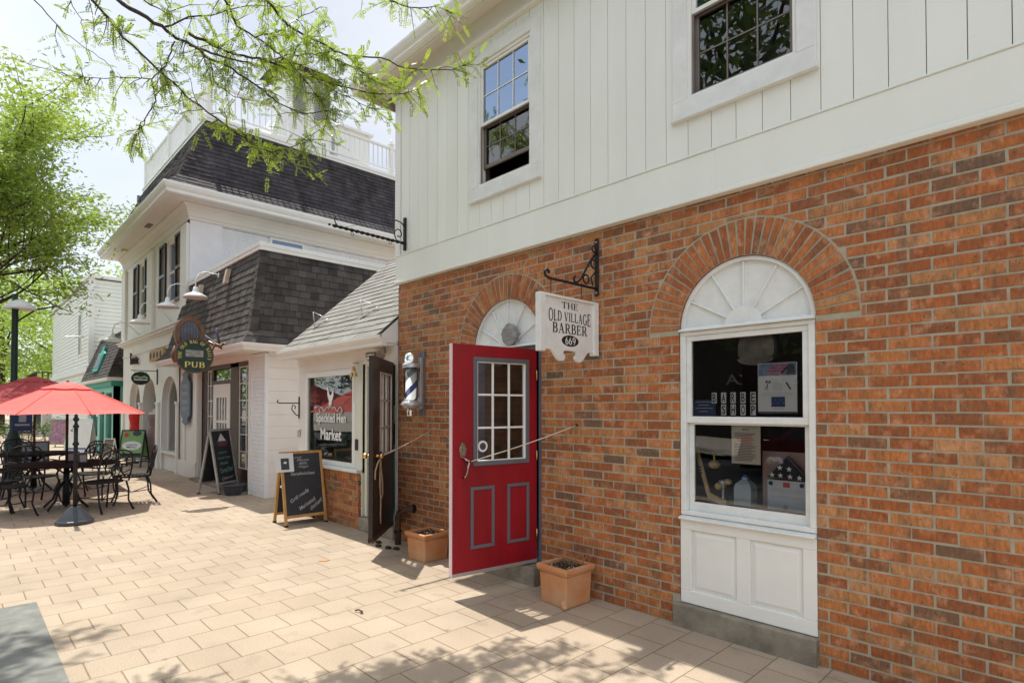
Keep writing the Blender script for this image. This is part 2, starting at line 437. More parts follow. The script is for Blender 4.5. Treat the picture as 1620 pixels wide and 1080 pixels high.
class MB:
    def __init__(s):
        s.v = []; s.f = []; s.r = []; s.sm = []; s.rv = .5
    def add(s, verts, faces, smooth=False, rv=None):
        b = len(s.v)
        s.v.extend([tuple(p) for p in verts])
        for f in faces:
            s.f.append([b + i for i in f]); s.r.append(s.rv if rv is None else rv); s.sm.append(smooth)
    def poly(s, pts, rv=None): s.add(pts, [list(range(len(pts)))], rv=rv)
    def box(s, x0, x1, y0, y1, z0, z1, rv=None):
        if x0 > x1: x0, x1 = x1, x0
        if y0 > y1: y0, y1 = y1, y0
        if z0 > z1: z0, z1 = z1, z0
        v = [(x0, y0, z0), (x1, y0, z0), (x1, y1, z0), (x0, y1, z0), (x0, y0, z1), (x1, y0, z1), (x1, y1, z1), (x0, y1, z1)]
        s.add(v, [(0, 3, 2, 1), (4, 5, 6, 7), (0, 1, 5, 4), (1, 2, 6, 5), (2, 3, 7, 6), (3, 0, 4, 7)], rv=rv)
    def hexa(s, a, b, rv=None):
        """two quads a (4 pts) and b (4 pts) joined into a solid"""
        v = list(a) + list(b)
        s.add(v, [(3, 2, 1, 0), (4, 5, 6, 7), (0, 1, 5, 4), (1, 2, 6, 5), (2, 3, 7, 6), (3, 0, 4, 7)], rv=rv)
    def obox(s, c, ex, ey, ez, rv=None):
        """box centred at c with half-extent vectors"""
        c = Vector(c); ex = Vector(ex); ey = Vector(ey); ez = Vector(ez)
        s.hexa([c - ex - ey - ez, c + ex - ey - ez, c + ex + ey - ez, c - ex + ey - ez], [c - ex - ey + ez, c + ex - ey + ez, c + ex + ey + ez, c - ex + ey + ez], rv=rv)
    def bar(s, p, q, w, h, up=(0, 0, 1), rv=None):
        p = Vector(p); q = Vector(q); d = (q - p)
        l = d.length; d.normalize(); u = Vector(up)
        if abs(d.dot(u)) > .98: u = Vector((1, 0, 0))
        a = d.cross(u).normalized(); u = a.cross(d)
        s.obox((p + q) / 2, d * l / 2, a * w / 2, u * h / 2, rv=rv)
    def prism(s, pts, f, a, b, rv=None, smooth=False):
        """pts 2D polygon, f(u,v,w)->3D, extruded w from a to b"""
        n = len(pts)
        v = [f(u, w_, a) for u, w_ in pts] + [f(u, w_, b) for u, w_ in pts]
        s.add(v, [list(range(n))[::-1], list(range(n, 2 * n))], rv=rv)
        s.add(v, [(i, (i + 1) % n, n + (i + 1) % n, n + i) for i in range(n)], smooth, rv)
    def tube(s, pts, r, n=8, cap=True, rv=None, closed=False):
        pts = [Vector(p) for p in pts]
        k = len(pts)
        rs = r if isinstance(r, (list, tuple)) else [r] * k
        t0 = (pts[1] - pts[0]).normalized()
        u = Vector((0, 0, 1)) if abs(t0.z) < .9 else Vector((1, 0, 0))
        a = t0.cross(u).normalized()
        V = []
        for i, p in enumerate(pts):
            if closed: t = pts[(i + 1) % k] - pts[i - 1]
            else: t = pts[min(i + 1, k - 1)] - pts[max(i - 1, 0)]
            if t.length < 1e-9: t = t0
            t = t.normalized()
            a = (a - t * a.dot(t))
            a = a.normalized() if a.length > 1e-6 else t.orthogonal().normalized()
            b = t.cross(a)
            for j in range(n):
                an = 2 * math.pi * j / n
                V.append(p + (a * math.cos(an) + b * math.sin(an)) * rs[i])
        F = []
        for i in range(k - (0 if closed else 1)):
            i2 = (i + 1) % k
            for j in range(n):
                F.append((i * n + j, i * n + (j + 1) % n, i2 * n + (j + 1) % n, i2 * n + j))
        s.add(V, F, True, rv)
        if cap and not closed:
            b = len(s.v) - len(V)
            s.f.append([b + j for j in range(n)][::-1]); s.r.append(s.rv); s.sm.append(False)
            s.f.append([b + (k - 1) * n + j for j in range(n)]); s.r.append(s.rv); s.sm.append(False)
    def lathe(s, prof, c=(0, 0, 0), n=20, ax='z', rv=None, smooth=True):
        c = Vector(c); V = []
        for (r, h) in prof:
            for j in range(n):
                a = 2 * math.pi * j / n
                x, y = r * math.cos(a), r * math.sin(a)
                V.append(c + (Vector((x, y, h)) if ax == 'z' else Vector((x, h, y)) if ax == 'y' else Vector((h, x, y))))
        F = []
        for i in range(len(prof) - 1):
            for j in range(n):
                F.append((i * n + j, i * n + (j + 1) % n, (i + 1) * n + (j + 1) % n, (i + 1) * n + j))
        s.add(V, F, smooth, rv)
        b = len(s.v) - len(V)
        for i in (0, len(prof) - 1):
            if prof[i][0] > 1e-5:
                s.f.append([b + i * n + j for j in range(n)]); s.r.append(s.rv); s.sm.append(False)
    def ball(s, c, r, n=10, sx=1, sy=1, sz=1, rv=None):
        c = Vector(c); m = max(4, n // 2 + 1); V = []
        for i in range(m + 1):
            ph = math.pi * i / m
            for j in range(n):
                a = 2 * math.pi * j / n
                V.append(c + Vector((sx * r * math.sin(ph) * math.cos(a), sy * r * math.sin(ph) * math.sin(a), sz * r * math.cos(ph))))
        F = [(i * n + j, i * n + (j + 1) % n, (i + 1) * n + (j + 1) % n, (i + 1) * n + j) for i in range(m) for j in range(n)]
        s.add(V, F, True, rv)
    def frame(s, f, x0, x1, z0, z1, w, a, b, wb=None, wt=None):
        """rectangular frame in the plane of f(u,v,w): outer x0..x1,z0..z1, member width w, depth a..b; butted"""
        wb = w if wb is None else wb; wt = w if wt is None else wt
        def bx(u0, u1, v0, v1):
            s.hexa([f(u0, v0, a), f(u1, v0, a), f(u1, v0, b), f(u0, v0, b)], [f(u0, v1, a), f(u1, v1, a), f(u1, v1, b), f(u0, v1, b)])
        bx(x0, x1, z0, z0 + wb); bx(x0, x1, z1 - wt, z1)
        bx(x0, x0 + w, z0 + wb, z1 - wt); bx(x1 - w, x1, z0 + wb, z1 - wt)
    def bx(s, f, u0, u1, v0, v1, a, b, rv=None):
        s.hexa([f(u0, v0, a), f(u1, v0, a), f(u1, v0, b), f(u0, v0, b)], [f(u0, v1, a), f(u1, v1, a), f(u1, v1, b), f(u0, v1, b)], rv=rv)
    def wall(s, f, x0, x1, z0, z1, holes, a, b, rv=None):
        """slab with rectangular holes; a = front depth, b = back depth"""
        xs = sorted(set([x0, x1] + [h[0] for h in holes] + [h[1] for h in holes]))
        zs = sorted(set([z0, z1] + [h[2] for h in holes] + [h[3] for h in holes]))
        xs = [x for x in xs if x0 <= x <= x1]; zs = [z for z in zs if z0 <= z <= z1]
        def solid(i, j):
            if i < 0 or j < 0 or i >= len(xs) - 1 or j >= len(zs) - 1: return False
            cx = (xs[i] + xs[i + 1]) / 2; cz = (zs[j] + zs[j + 1]) / 2
            return not any(h[0] < cx < h[1] and h[2] < cz < h[3] for h in holes)
        for i in range(len(xs) - 1):
            for j in range(len(zs) - 1):
                if not solid(i, j): continue
                X0, X1, Z0, Z1 = xs[i], xs[i + 1], zs[j], zs[j + 1]
                s.poly([f(X0, Z0, a), f(X1, Z0, a), f(X1, Z1, a), f(X0, Z1, a)], rv)
                s.poly([f(X0, Z0, b), f(X0, Z1, b), f(X1, Z1, b), f(X1, Z0, b)], rv)
                if not solid(i - 1, j): s.poly([f(X0, Z0, a), f(X0, Z1, a), f(X0, Z1, b), f(X0, Z0, b)], rv)
                if not solid(i + 1, j): s.poly([f(X1, Z0, a), f(X1, Z0, b), f(X1, Z1, b), f(X1, Z1, a)], rv)
                if not solid(i, j - 1): s.poly([f(X0, Z0, a), f(X0, Z0, b), f(X1, Z0, b), f(X1, Z0, a)], rv)
                if not solid(i, j + 1): s.poly([f(X0, Z1, a), f(X1, Z1, a), f(X1, Z1, b), f(X0, Z1, b)], rv)
    def text(s, txt, c, r, u, w=None, h=None, d=.002, shear=0, bold=0, rv=None):
        """built-in font fitted into w x h, centred at c, r = reading direction, u = up"""
        cu = bpy.data.curves.new('t', 'FONT'); cu.body = txt; cu.extrude = .02; cu.offset = bold; cu.shear = shear; cu.resolution_u = 3
        ob = bpy.data.objects.new('t', cu); COL.objects.link(ob)
        bpy.context.view_layer.update()
        me = bpy.data.meshes.new_from_object(ob.evaluated_get(bpy.context.evaluated_depsgraph_get()))
        bpy.data.objects.remove(ob)
        if len(me.vertices) == 0: return
        xs = [v.co.x for v in me.vertices]; ys = [v.co.y for v in me.vertices]
        bw = max(xs) - min(xs) or 1; bh = max(ys) - min(ys) or 1
        if w is None: sx = sy = h / bh
        elif h is None: sx = sy = w / bw
        else: sx = w / bw; sy = h / bh
        mx_, my_ = (max(xs) + min(xs)) / 2, (max(ys) + min(ys)) / 2
        c = Vector(c); r = Vector(r).normalized(); u = Vector(u).normalized(); nn = r.cross(u)
        V = [c + r * (v.co.x - mx_) * sx + u * (v.co.y - my_) * sy + nn * (v.co.z / .04 + .5) * d for v in me.vertices]
        s.add(V, [list(p.vertices) for p in me.polygons], rv=rv)
        bpy.data.meshes.remove(me)
    def build(s, name, mat, parent=None, bevel=0, label=None, cat=None, group=None, kind=None, seg=1):
        if parent is not None: org = ORG[parent.name]
        elif kind == 'structure': org = Vector((0, 0, 0))
        else:
            xs = [v[0] for v in s.v]; ys = [v[1] for v in s.v]; zs = [v[2] for v in s.v]
            org = Vector(((min(xs) + max(xs)) / 2, (min(ys) + max(ys)) / 2, min(zs)))
        me = bpy.data.meshes.new(name)
        me.from_pydata([(v[0] - org.x, v[1] - org.y, v[2] - org.z) for v in s.v], [], s.f)
        at = me.attributes.new('rnd', 'FLOAT', 'FACE')
        at.data.foreach_set('value', s.r)
        me.polygons.foreach_set('use_smooth', s.sm)
        me.materials.append(mat)
        me.validate()
        me.update()
        o = bpy.data.objects.new(name, me)
        COL.objects.link(o)
        if parent is not None: o.parent = parent; ORG[o.name] = org
        else: o.location = org; ORG[o.name] = org
        if bevel:
            bm = bmesh.new(); bm.from_mesh(me)
            bmesh.ops.recalc_face_normals(bm, faces=bm.faces)
            bm.to_mesh(me); bm.free()
            md = o.modifiers.new('bevel', 'BEVEL'); md.width = bevel; md.segments = seg; md.limit_method = 'ANGLE'; md.angle_limit = R(40)
        if label: o['label'] = label
        if cat: o['category'] = cat
        if group: o['group'] = group
        if kind: o['kind'] = kind
        return o

FY = lambda u, v, w_: (u, w_, v)                 # wall facing -Y: w = y
FXw = lambda X: (lambda u, v, w_: (X + w_, u, v))   # wall facing +X at X: w = offset in x, u = y
X_, Y_, Z_ = Vector((1, 0, 0)), Vector((0, 1, 0)), Vector((0, 0, 1))

# own roman capitals with thick and thin strokes
def glyph(ch):
    T, t = .17, .065
    S = []
    def st(p, q, w_): S.append(([p, q], [w_, w_]))
    def serif(x, y, h=.13): st((x - h, y), (x + h, y), t)
    def stem(x, y0=0, y1=1): st((x, y0), (x, y1), T)
    def bowl(cx, cy, rx, ry, a0, a1, n=14):
        P = arc(cx, cy, rx, ry, a0, a1, n)
        S.append((P, [t + (T - t) * abs(math.cos(R(a0 + (a1 - a0) * i / n))) for i in range(n + 1)]))
    b, tp = t / 2, 1 - t / 2
    if ch == 'T': stem(.42); st((.04, tp), (.80, tp), t); serif(.42, b, .17); st((.04, .75), (.04, 1), t); st((.80, .75), (.80, 1), t); return S, .84
    if ch == 'H': stem(.16); stem(.74); st((.16, .5), (.74, .5), t); [serif(x, y) for x in (.16, .74) for y in (b, tp)]; return S, .90
    if ch == 'E': stem(.16); st((.02, b), (.66, b), t); st((.02, tp), (.64, tp), t); st((.16, .52), (.48, .52), t); st((.66, 0), (.66, .27), t); st((.64, .76), (.64, 1), t); st((.48, .40), (.48, .64), t); return S, .72
    if ch == 'F': stem(.16); serif(.16, b); st((.02, tp), (.64, tp), t); st((.16, .52), (.48, .52), t); st((.64, .76), (.64, 1), t); return S, .70
    if ch == 'O': bowl(.46, .5, .37, .48, 0, 360, 24); return S, .92
    if ch == 'L': stem(.16); st((.02, b), (.64, b), t); serif(.16, tp); st((.64, 0), (.64, .28), t); return S, .70
    if ch == 'D': stem(.16); st((.02, b), (.40, b), t); st((.02, tp), (.40, tp), t); bowl(.38, .5, .36, .467, -90, 90); return S, .86
    if ch == 'V': st((.15, 1), (.44, 0), T); st((.74, 1), (.46, .02), t); serif(.15, tp); serif(.74, tp); return S, .88
    if ch == 'I': stem(.17); serif(.17, b, .15); serif(.17, tp, .15); return S, .34
    if ch == 'A': st((.15, 0), (.42, 1), t); st((.42, 1), (.74, 0), T); st((.24, .34), (.62, .34), t); serif(.15, b); serif(.74, b, .14); return S, .88
    if ch == 'G': bowl(.46, .5, .37, .48, 45, 345, 20); stem(.76, .05, .40); serif(.76, .42); return S, .92
    if ch == 'B': stem(.16); st((.02, b), (.40, b), t); st((.02, tp), (.38, tp), t); st((.16, .52), (.38, .52), t); bowl(.38, .755, .21, .21, -90, 90); bowl(.40, .27, .25, .24, -90, 90); return S, .74
    if ch == 'R': stem(.16); serif(.16, b); st((.02, tp), (.40, tp), t); st((.16, .48), (.40, .48), t); bowl(.39, .73, .22, .235, -90, 90); st((.42, .48), (.70, .0), T * .9); serif(.74, b, .09); return S, .82
    if ch == 'P': stem(.16); serif(.16, b, .15); st((.02, tp), (.40, tp), t); st((.16, .44), (.40, .44), t); bowl(.40, .705, .24, .262, -90, 90); return S, .72
    if ch == 'U': stem(.16, .3, 1); st((.70, .3), (.70, 1), t * 1.5); bowl(.43, .30, .27, .27, 180, 360); serif(.16, tp); serif(.70, tp); return S, .86
    if ch == 'N': st((.15, 0), (.15, 1), t * 1.3); st((.15, 1), (.72, 0), T); st((.72, 0), (.72, 1), t * 1.3); serif(.13, b); serif(.13, tp); serif(.72, tp); return S, .86
    if ch == 'C': bowl(.46, .5, .37, .48, 45, 315, 20); st((.74, .70), (.74, .95), t); return S, .84
    if ch == 'S': bowl(.34, .74, .22, .23, 30, 270); bowl(.34, .27, .24, .24, -150, 90); return S, .66
    if ch == '6': bowl(.34, .30, .24, .28, 0, 360, 20); bowl(.52, .36, .42, .60, 180, 105, 10); return S, .68
    if ch == '9': bowl(.34, .70, .24, .28, 0, 360, 20); bowl(.16, .64, .42, .60, 0, -75, 10); return S, .68
    return S, .4

def serif_text(mb, txt, c, r, u, w_=None, h=.1, d=.0015, sp=.10, arcf=None):
    """arcf(x,y) -> (x,y) optional warp in text plane, x centred"""
    items = []; x = 0
    for ch in txt:
        if ch == ' ': x += .38; continue
        S, wd = glyph(ch)
        items.append((x, S)); x += wd + sp
    tot = x - sp
    sx = (w_ / tot) if w_ else h
    c = Vector(c); r = Vector(r).normalized(); u = Vector(u).normalized(); nn = r.cross(u)
    k = 0
    for (x0, S) in items:
        for (P, W) in S:
            k += 1
            off = d + (k % 7) * .00012
            pts = [Vector((x0 + p[0], p[1])) for p in P]
            Lp, Rp = [], []
            m = len(pts)
            closed = (pts[0] - pts[-1]).length < 1e-4
            for i in range(m):
                if closed and i in (0, m - 1): tg = pts[1] - pts[-2]
                else: tg = pts[min(i + 1, m - 1)] - pts[max(i - 1, 0)]
                tg.normalize(); nr = Vector((-tg.y, tg.x)) * W[i] / 2
                Lp.append(pts[i] + nr); Rp.append(pts[i] - nr)
            def m3(p):
                X, Y = (p.x - tot / 2) * sx, (p.y - .5) * h
                if arcf: X, Y = arcf(X, Y)
                return c + r * X + u * Y + nn * off
            V = [m3(p) for p in Lp] + [m3(p) for p in Rp]
            mb.add(V, [(m + i, m + i + 1, i + 1, i) for i in range(m - 1)])

def clip(poly, nx, nz, dd):
    """keep part where p.n >= dd"""
    outp = []
    for i in range(len(poly)):
        a, b = poly[i], poly[(i + 1) % len(poly)]
        da = a[0] * nx + a[1] * nz - dd; db = b[0] * nx + b[1] * nz - dd
        if da >= 0: outp.append(a)
        if (da >= 0) != (db >= 0):
            t = da / (da - db); outp.append((a[0] + (b[0] - a[0]) * t, a[1] + (b[1] - a[1]) * t))
    return outp
def area(p): return abs(sum(p[i][0] * p[(i + 1) % len(p)][1] - p[(i + 1) % len(p)][0] * p[i][1] for i in range(len(p)))) / 2

def brick_piece(mb, poly, f, y, rv):
    n = len(poly); cx = sum(p[0] for p in poly) / n; cz = sum(p[1] for p in poly) / n
    poly = [(p[0] + random.uniform(-.0016, .0016), p[1] + random.uniform(-.0016, .0016)) for p in poly]
    ins = []
    for p in poly:
        dx, dz = cx - p[0], cz - p[1]
        ins.append((p[0] + (.0022 if dx > 0 else -.0022), p[1] + (.0022 if dz > 0 else -.0022)))
    V = [f(p[0], p[1], y) for p in ins] + [f(p[0], p[1], y + .0025) for p in poly] + [f(p[0], p[1], y + .014) for p in poly]
    F = [list(range(n))] + [(i, n + i, n + (i + 1) % n, (i + 1) % n) for i in range(n)] + [(n + i, 2 * n + i, 2 * n + (i + 1) % n, n + (i + 1) % n) for i in range(n)]
    mb.add(V, F, rv=rv)
def brick_rnd():
    r = random.random()
    return random.uniform(0, .12) if r < .045 else min(1, max(.12, random.gauss(.5, .2)))

def brick_field(mb, f, x0, x1, z0, z1, rects=(), arches=(), cw=.2032, ch=.0678, jt=.0115, phase=0.0, y=0.0):
    nrow = int(math.ceil((z1 - z0) / ch))
    for k in range(nrow):
        za, zb = z0 + k * ch + jt / 2, min(z0 + (k + 1) * ch - jt / 2, z1)
        if zb - za < .012: continue
        sh = phase + (cw / 2 if k % 2 else 0)
        i0 = int(math.floor((x0 - sh) / cw)) - 1
        i1 = int(math.ceil((x1 - sh) / cw)) + 1
        for i in range(i0, i1):
            jx = random.uniform(-.003, .003)
            xa, xb = sh + i * cw + jt / 2 + jx, sh + (i + 1) * cw - jt / 2 + jx
            jz = random.uniform(-.0012, .0012)
            segs = [(max(xa, x0), min(xb, x1))]
            for (rx0, rx1, rz0, rz1) in rects:
                if zb > rz0 + .01 and za < rz1 - .01:
                    ns = []
                    for (a, b) in segs:
                        if b <= rx0 or a >= rx1: ns.append((a, b)); continue
                        if a < rx0: ns.append((a, rx0))
                        if b > rx1: ns.append((rx1, b))
                    segs = ns
            rv = brick_rnd(); yy = y + random.uniform(-.0018, .0018)
            for (a, b) in segs:
                if b - a < .015: continue
                P = [(a, za + jz), (b, za + jz), (b, zb + jz), (a, zb + jz)]
                for (cx, cz, rr) in arches:
                    mx_, mz_ = (a + b) / 2 - cx, (za + zb) / 2 - cz
                    if zb < cz - .02: continue
                    dd = math.hypot(mx_, max(mz_, 0))
                    if dd < rr + .15 and dd > 1e-3:
                        nx, nz = mx_ / dd, max(mz_, 0) / dd
                        P = clip(P, nx, nz, nx * cx + nz * cz + rr) if P else P
                        if len(P) < 3: P = []; break
                if len(P) >= 3 and area(P) > .0004: brick_piece(mb, P, f, yy, rv)

def arch_ring(mb, f, cx, cz, r0, r1, y, n=33):
    for i in range(n):
        a0 = math.pi * i / n; a1 = math.pi * (i + 1) / n
        g0, g1 = .0052 / r0, .0078 / r1
        P = [(cx + r0 * math.cos(a0 + g0), cz + r0 * math.sin(a0 + g0)), (cx + r1 * math.cos(a0 + g1), cz + r1 * math.sin(a0 + g1)),
             (cx + r1 * math.cos(a1 - g1), cz + r1 * math.sin(a1 - g1)), (cx + r0 * math.cos(a1 - g0), cz + r0 * math.sin(a1 - g0))]
        brick_piece(mb, P, f, y + random.uniform(-.002, .001), min(1, max(.1, random.gauss(.5, .16))))

def mortar_wall(mb, f, x0, x1, z0, z1, arches, y):
    """arches: (cx, spring, r_in); openings run down to z0"""
    xs = [x0]
    for (cx, cz, r) in sorted(arches):
        mb.bx(f, xs[-1], cx - r, z0, z1, y, y + .12) if False else None
        a, b = cx - r, cx + r
        mb.poly([f(xs[-1], z0, y), f(a, z0, y), f(a, z1, y), f(xs[-1], z1, y)])
        N = 20
        for i in range(N):
            t0, t1 = math.pi * i / N, math.pi * (i + 1) / N
            p0 = (cx + r * math.cos(t0), cz + r * math.sin(t0)); p1 = (cx + r * math.cos(t1), cz + r * math.sin(t1))
            mb.poly([f(p0[0], p0[1], y), f(p0[0], z1, y), f(p1[0], z1, y), f(p1[0], p1[1], y)])
        xs.append(b)
    mb.poly([f(xs[-1], z0, y), f(x1, z0, y), f(x1, z1, y), f(xs[-1], z1, y)])

def shingles(mb, bl, br, tr, tl, expo, tab, thick=.012, jit=.25):
    """overlapping shingle tabs over quad bottom-left, bottom-right, top-right, top-left"""
    bl, br, tr, tl = map(Vector, (bl, br, tr, tl))
    nrm = (br - bl).cross(tl - bl).normalized()
    sl_ = ((tl + tr) / 2 - (bl + br) / 2); H = sl_.length
    rows = max(1, int(round(H / expo)))
    mb.add([bl - nrm * .004, br - nrm * .004, tr - nrm * .004, tl - nrm * .004], [(0, 1, 2, 3)], rv=.15)
    for k in range(rows):
        t0, t1 = k / rows, min(1, (k + 1.12) / rows)
        L0, R0 = bl.lerp(tl, t0), br.lerp(tr, t0)
        L1, R1 = bl.lerp(tl, t1), br.lerp(tr, t1)
        W = (R0 - L0).length
        n = max(1, int(round(W / tab)))
        cuts = [0] + sorted([(i + (.5 if k % 2 else 0) + random.uniform(-jit, jit)) / n for i in range(0 if k % 2 else 1, n)]) + [1]
        cuts = [c for c in cuts if 0 <= c <= 1]
        for i in range(len(cuts) - 1):
            a, b = cuts[i] , cuts[i + 1]
            if (b - a) * W < .01: continue
            g = .003 / W
            a2, b2 = a + g, b - g
            drop = random.uniform(-.006, .006) / H
            l0 = (bl.lerp(tl, max(0, t0 + drop))).lerp(br.lerp(tr, max(0, t0 + drop)), a2); r0 = (bl.lerp(tl, max(0, t0 + drop))).lerp(br.lerp(tr, max(0, t0 + drop)), b2)
            l1 = L1.lerp(R1, a2); r1 = L1.lerp(R1, b2)
            th = thick * random.uniform(.75, 1.35)
            mb.add([l0, r0, r1, l1, l0 + nrm * th, r0 + nrm * th, r1 + nrm * .0015, l1 + nrm * .0015], [(4, 5, 6, 7), (0, 1, 5, 4), (1, 2, 6, 5), (3, 0, 4, 7)], rv=random.random())

# ------------------------------------------------------------------ ground
mb = MB(); mb.poly([(-140, -5.2, 0), (40, -5.2, 0), (40, 60, 0), (-140, 60, 0)]); mb.build('plaza_paving', M['paver'], kind='structure')
mb = MB(); mb.box(-140, 40, -5.35, -5.2, -.14, .0); mb.build('kerb', M['concrete'], kind='structure')
mb = MB(); mb.poly([(-400, -14, -.14), (400, -14, -.14), (400, -5.35, -.14), (-400, -5.35, -.14)]); mb.build('road', M['asphalt'], kind='structure')
mb = MB(); mb.poly([(-900, -900, -.15), (900, -900, -.15), (900, 900, -.15), (-900, 900, -.15)]); mb.build('ground', M['stone_far'], kind='structure')
mb = MB(); mb.poly([(-400, -90, -.01), (400, -90, -.01), (400, -14, -.01), (-400, -14, -.01)]); mb.build('pavement_opposite', M['pavement'], kind='structure')
mb = MB(); mb.box(-.14, 1.9, -4.9, -3.2, -.02, .006); mb.build('concrete_slab', M['slab'], kind='structure')

# ------------------------------------------------------------------ barber shop building
B = thing('brick_shop_building', 'brick shop with arched window and open red door under white upper storey', 'building', (4, 0, 0))
WX0, WX1, WS, WR = 3.588, 4.485, 2.06, .4485
DX0, DX1, DS, DR = 1.345, 2.255, 2.07, .455
WC, DC = (WX0 + WX1) / 2, (DX0 + DX1) / 2
RO = .682
mb = MB()
brick_field(mb, FY, 0.004, 8.6, 0, 2.95, rects=[(WX0, WX1, -.1, WS), (DX0, DX1, -.1, DS), (3.55, 4.49, -.1, .165), (1.29, 2.31, -.1, .165)], arches=[(WC, WS, RO + .012), (DC, DS, RO + .012)], phase=.075)
arch_ring(mb, FY, WC, WS, WR + .004, RO, -.001)
arch_ring(mb, FY, DC, DS, DR + .004, RO, -.001)
# return of the wall at the left corner
brick_field(mb, FXw(0.0), .02, .35, 0, 2.3, y=0) if False else None
bw = mb.build('brick_wall', M['brick'], B)
mb = MB()
mortar_wall(mb, FY, 0.006, 8.6, 0, 2.93, [(DC, DS, DR), (WC, WS, WR)], .0035)
mb.build('mortar_joints', M['mortar'], bw)
# opening reveals
for (cx, zs, r) in ((WC, WS, WR), (DC, DS, DR)):
    mb = MB(); N = 20
    for i in range(N):
        t0, t1 = math.pi * i / N, math.pi * (i + 1) / N
        p0 = (cx + r * math.cos(t0), zs + r * math.sin(t0)); p1 = (cx + r * math.cos(t1), zs + r * math.sin(t1))
        mb.poly([(p0[0], .0075, p0[1]), (p1[0], .0075, p1[1]), (p1[0], .12, p1[1]), (p0[0], .12, p0[1])])
    for x in (cx - r, cx + r): mb.poly([(x, .0075, 0), (x, .12, 0), (x, .12, zs), (x, .0075, zs)])
    mb.build('reveal', M['brick'], bw)
mb = MB()
mb.wall(FY, 0.0, 8.6, 0, 2.90, [(WX0 + .02, WX1 - .02, .17, WS - .01), (DX0 + .03, DX1 - .03, .165, DS - .02)], .115, .2)
mb.box(0, .006, .0, .115, 0, 2.9)
mb.box(0.001, .09, .2, 7.9, 0, 2.9); mb.box(8.5, 8.6, .2, 7.9, 0, 5.2); mb.box(0, 8.6, 7.9, 8, 0, 5.2)
mb.box(.09, 8.5, .2, 7.9, 2.72, 2.9); mb.box(.09, 8.5, .2, 7.9, -.1, .15)
mb.box(.09, 8.5, 3.2, 3.3, .15, 2.72)
mb.box(3.0, 3.08, .2, 3.2, .15, 2.72)
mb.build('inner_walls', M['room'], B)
mb = MB()
for (a_, b_) in ((0, 1.62), (1.6225, 3.88), (3.8825, 6.2), (6.2025, 8.6)): mb.box(a_, b_, -.045 + random.uniform(-.0008, .0008), .3, 2.965, 3.245)
mb.box(0.01, 8.59, -.043, .29, 2.97, 3.24);  mb.box(0, 8.6, -.062, .3, 2.932, 2.964)
mb.box(-.002, 8.6, -.052, .0, 3.245, 3.258)
mb.build('band_board', M['siding'], B, bevel=.004)
# upper storey siding boards
UW = [(1.37, 2.27, 3.58, 4.95), (3.60, 4.50, 3.58, 4.95), (6.3, 7.2, 3.58, 4.95)]
mb = MB()
UWi = [(1.45, 2.19, 3.66, 4.87), (3.68, 4.42, 3.66, 4.87), (6.38, 7.12, 3.66, 4.87)]
bwid = .1705
x = .105
while x < 8.6:
    rv = random.random(); a, b = x + .0022, min(x + bwid - .0022, 8.6)
    zs_ = [3.258, 5.08]
    hs = [h for h in UWi if h[0] < b and h[1] > a]
    mb.wall(FY, a, b, 3.25, 5.08, [(max(h[0], a - 1), min(h[1], b + 1), h[2], h[3]) for h in hs], -.036 + random.uniform(-.0012, .0012), -.018, rv)
    x += bwid
x = .105
while x < 6.4:
    for zz in (3.34, 4.2, 5.0):
        if not any(h[0] - .1 < x + .03 < h[1] + .1 and h[2] - .15 < zz < h[3] + .15 for h in UWi): mb.ball((x + .03 + random.uniform(-.008, .008), -.0365, zz + random.uniform(-.04, .04)), .0032, 6, sy=.35)
    x += bwid
for k in range(24):
    for zz in (3.0, 3.2): mb.ball((.15 + k * .27 + random.uniform(-.03, .03), -.0455, zz + random.uniform(-.01, .01)), .003, 6, sy=.35)
mb.build('siding', M['siding'], B, bevel=.0015)
mb = MB()
mb.wall(FY, 0.012, 8.6, 2.97, 5.3, UWi, -.0205, .12)
mb.box(0.012, .1, .12, 8, 2.95, 5.3)
mb.box(.1, 8.5, .12, 7.9, 5.2, 5.3); mb.box(.1, 8.5, 1.2, 1.3, 2.92, 5.2)
mb.build('upper_wall', M['sash_dark'], B)
mb = MB()
mb.box(-.004, .10, -.05, .05, 3.246, 5.08); mb.box(-.016, -.005, -.035, .10, 3.2, 5.08)
mb.build('corner_board', M['trim'], B, bevel=.003)
mb = MB()
mb.box(-.02, 8.6, -.065, -.0205, 5.095, 5.29); mb.box(-.03, 8.6, -.085, -.0205, 5.065, 5.095)
mb.build('frieze', M['trim'], B, bevel=.003)
mb = MB()
mb.box(-.42, 8.7, -.27, .10, 5.205 + .085, 5.31)
mb.box(-.42, 8.7, -.285, -.27, 5.19, 5.33); mb.box(-.44, -.42, -.285, 8.2, 5.19, 5.33)
mb.build('soffit', M['cream'], B)
mb = MB()
prof = [(-.286, 5.20), (-.34, 5.20), (-.352, 5.215), (-.352, 5.235), (-.375, 5.26), (-.395, 5.30), (-.395, 5.325), (-.385, 5.325), (-.375, 5.30), (-.286, 5.30)]
mb.prism(prof, lambda u, v, w_: (w_, u, v), -.46, 8.7)
mb.build('gutter', M['trim'], B)
mb = MB()
mb.hexa([(-.46, -.30, 5.335), (8.7, -.30, 5.335), (8.7, 8.2, 5.335), (-.46, 8.2, 5.335)], [(1.4, 2.5, 6.0), (7.2, 2.5, 6.0), (7.2, 5.5, 6.0), (1.4, 5.5, 6.0)])
mb.build('roof', M['shingle'], B)

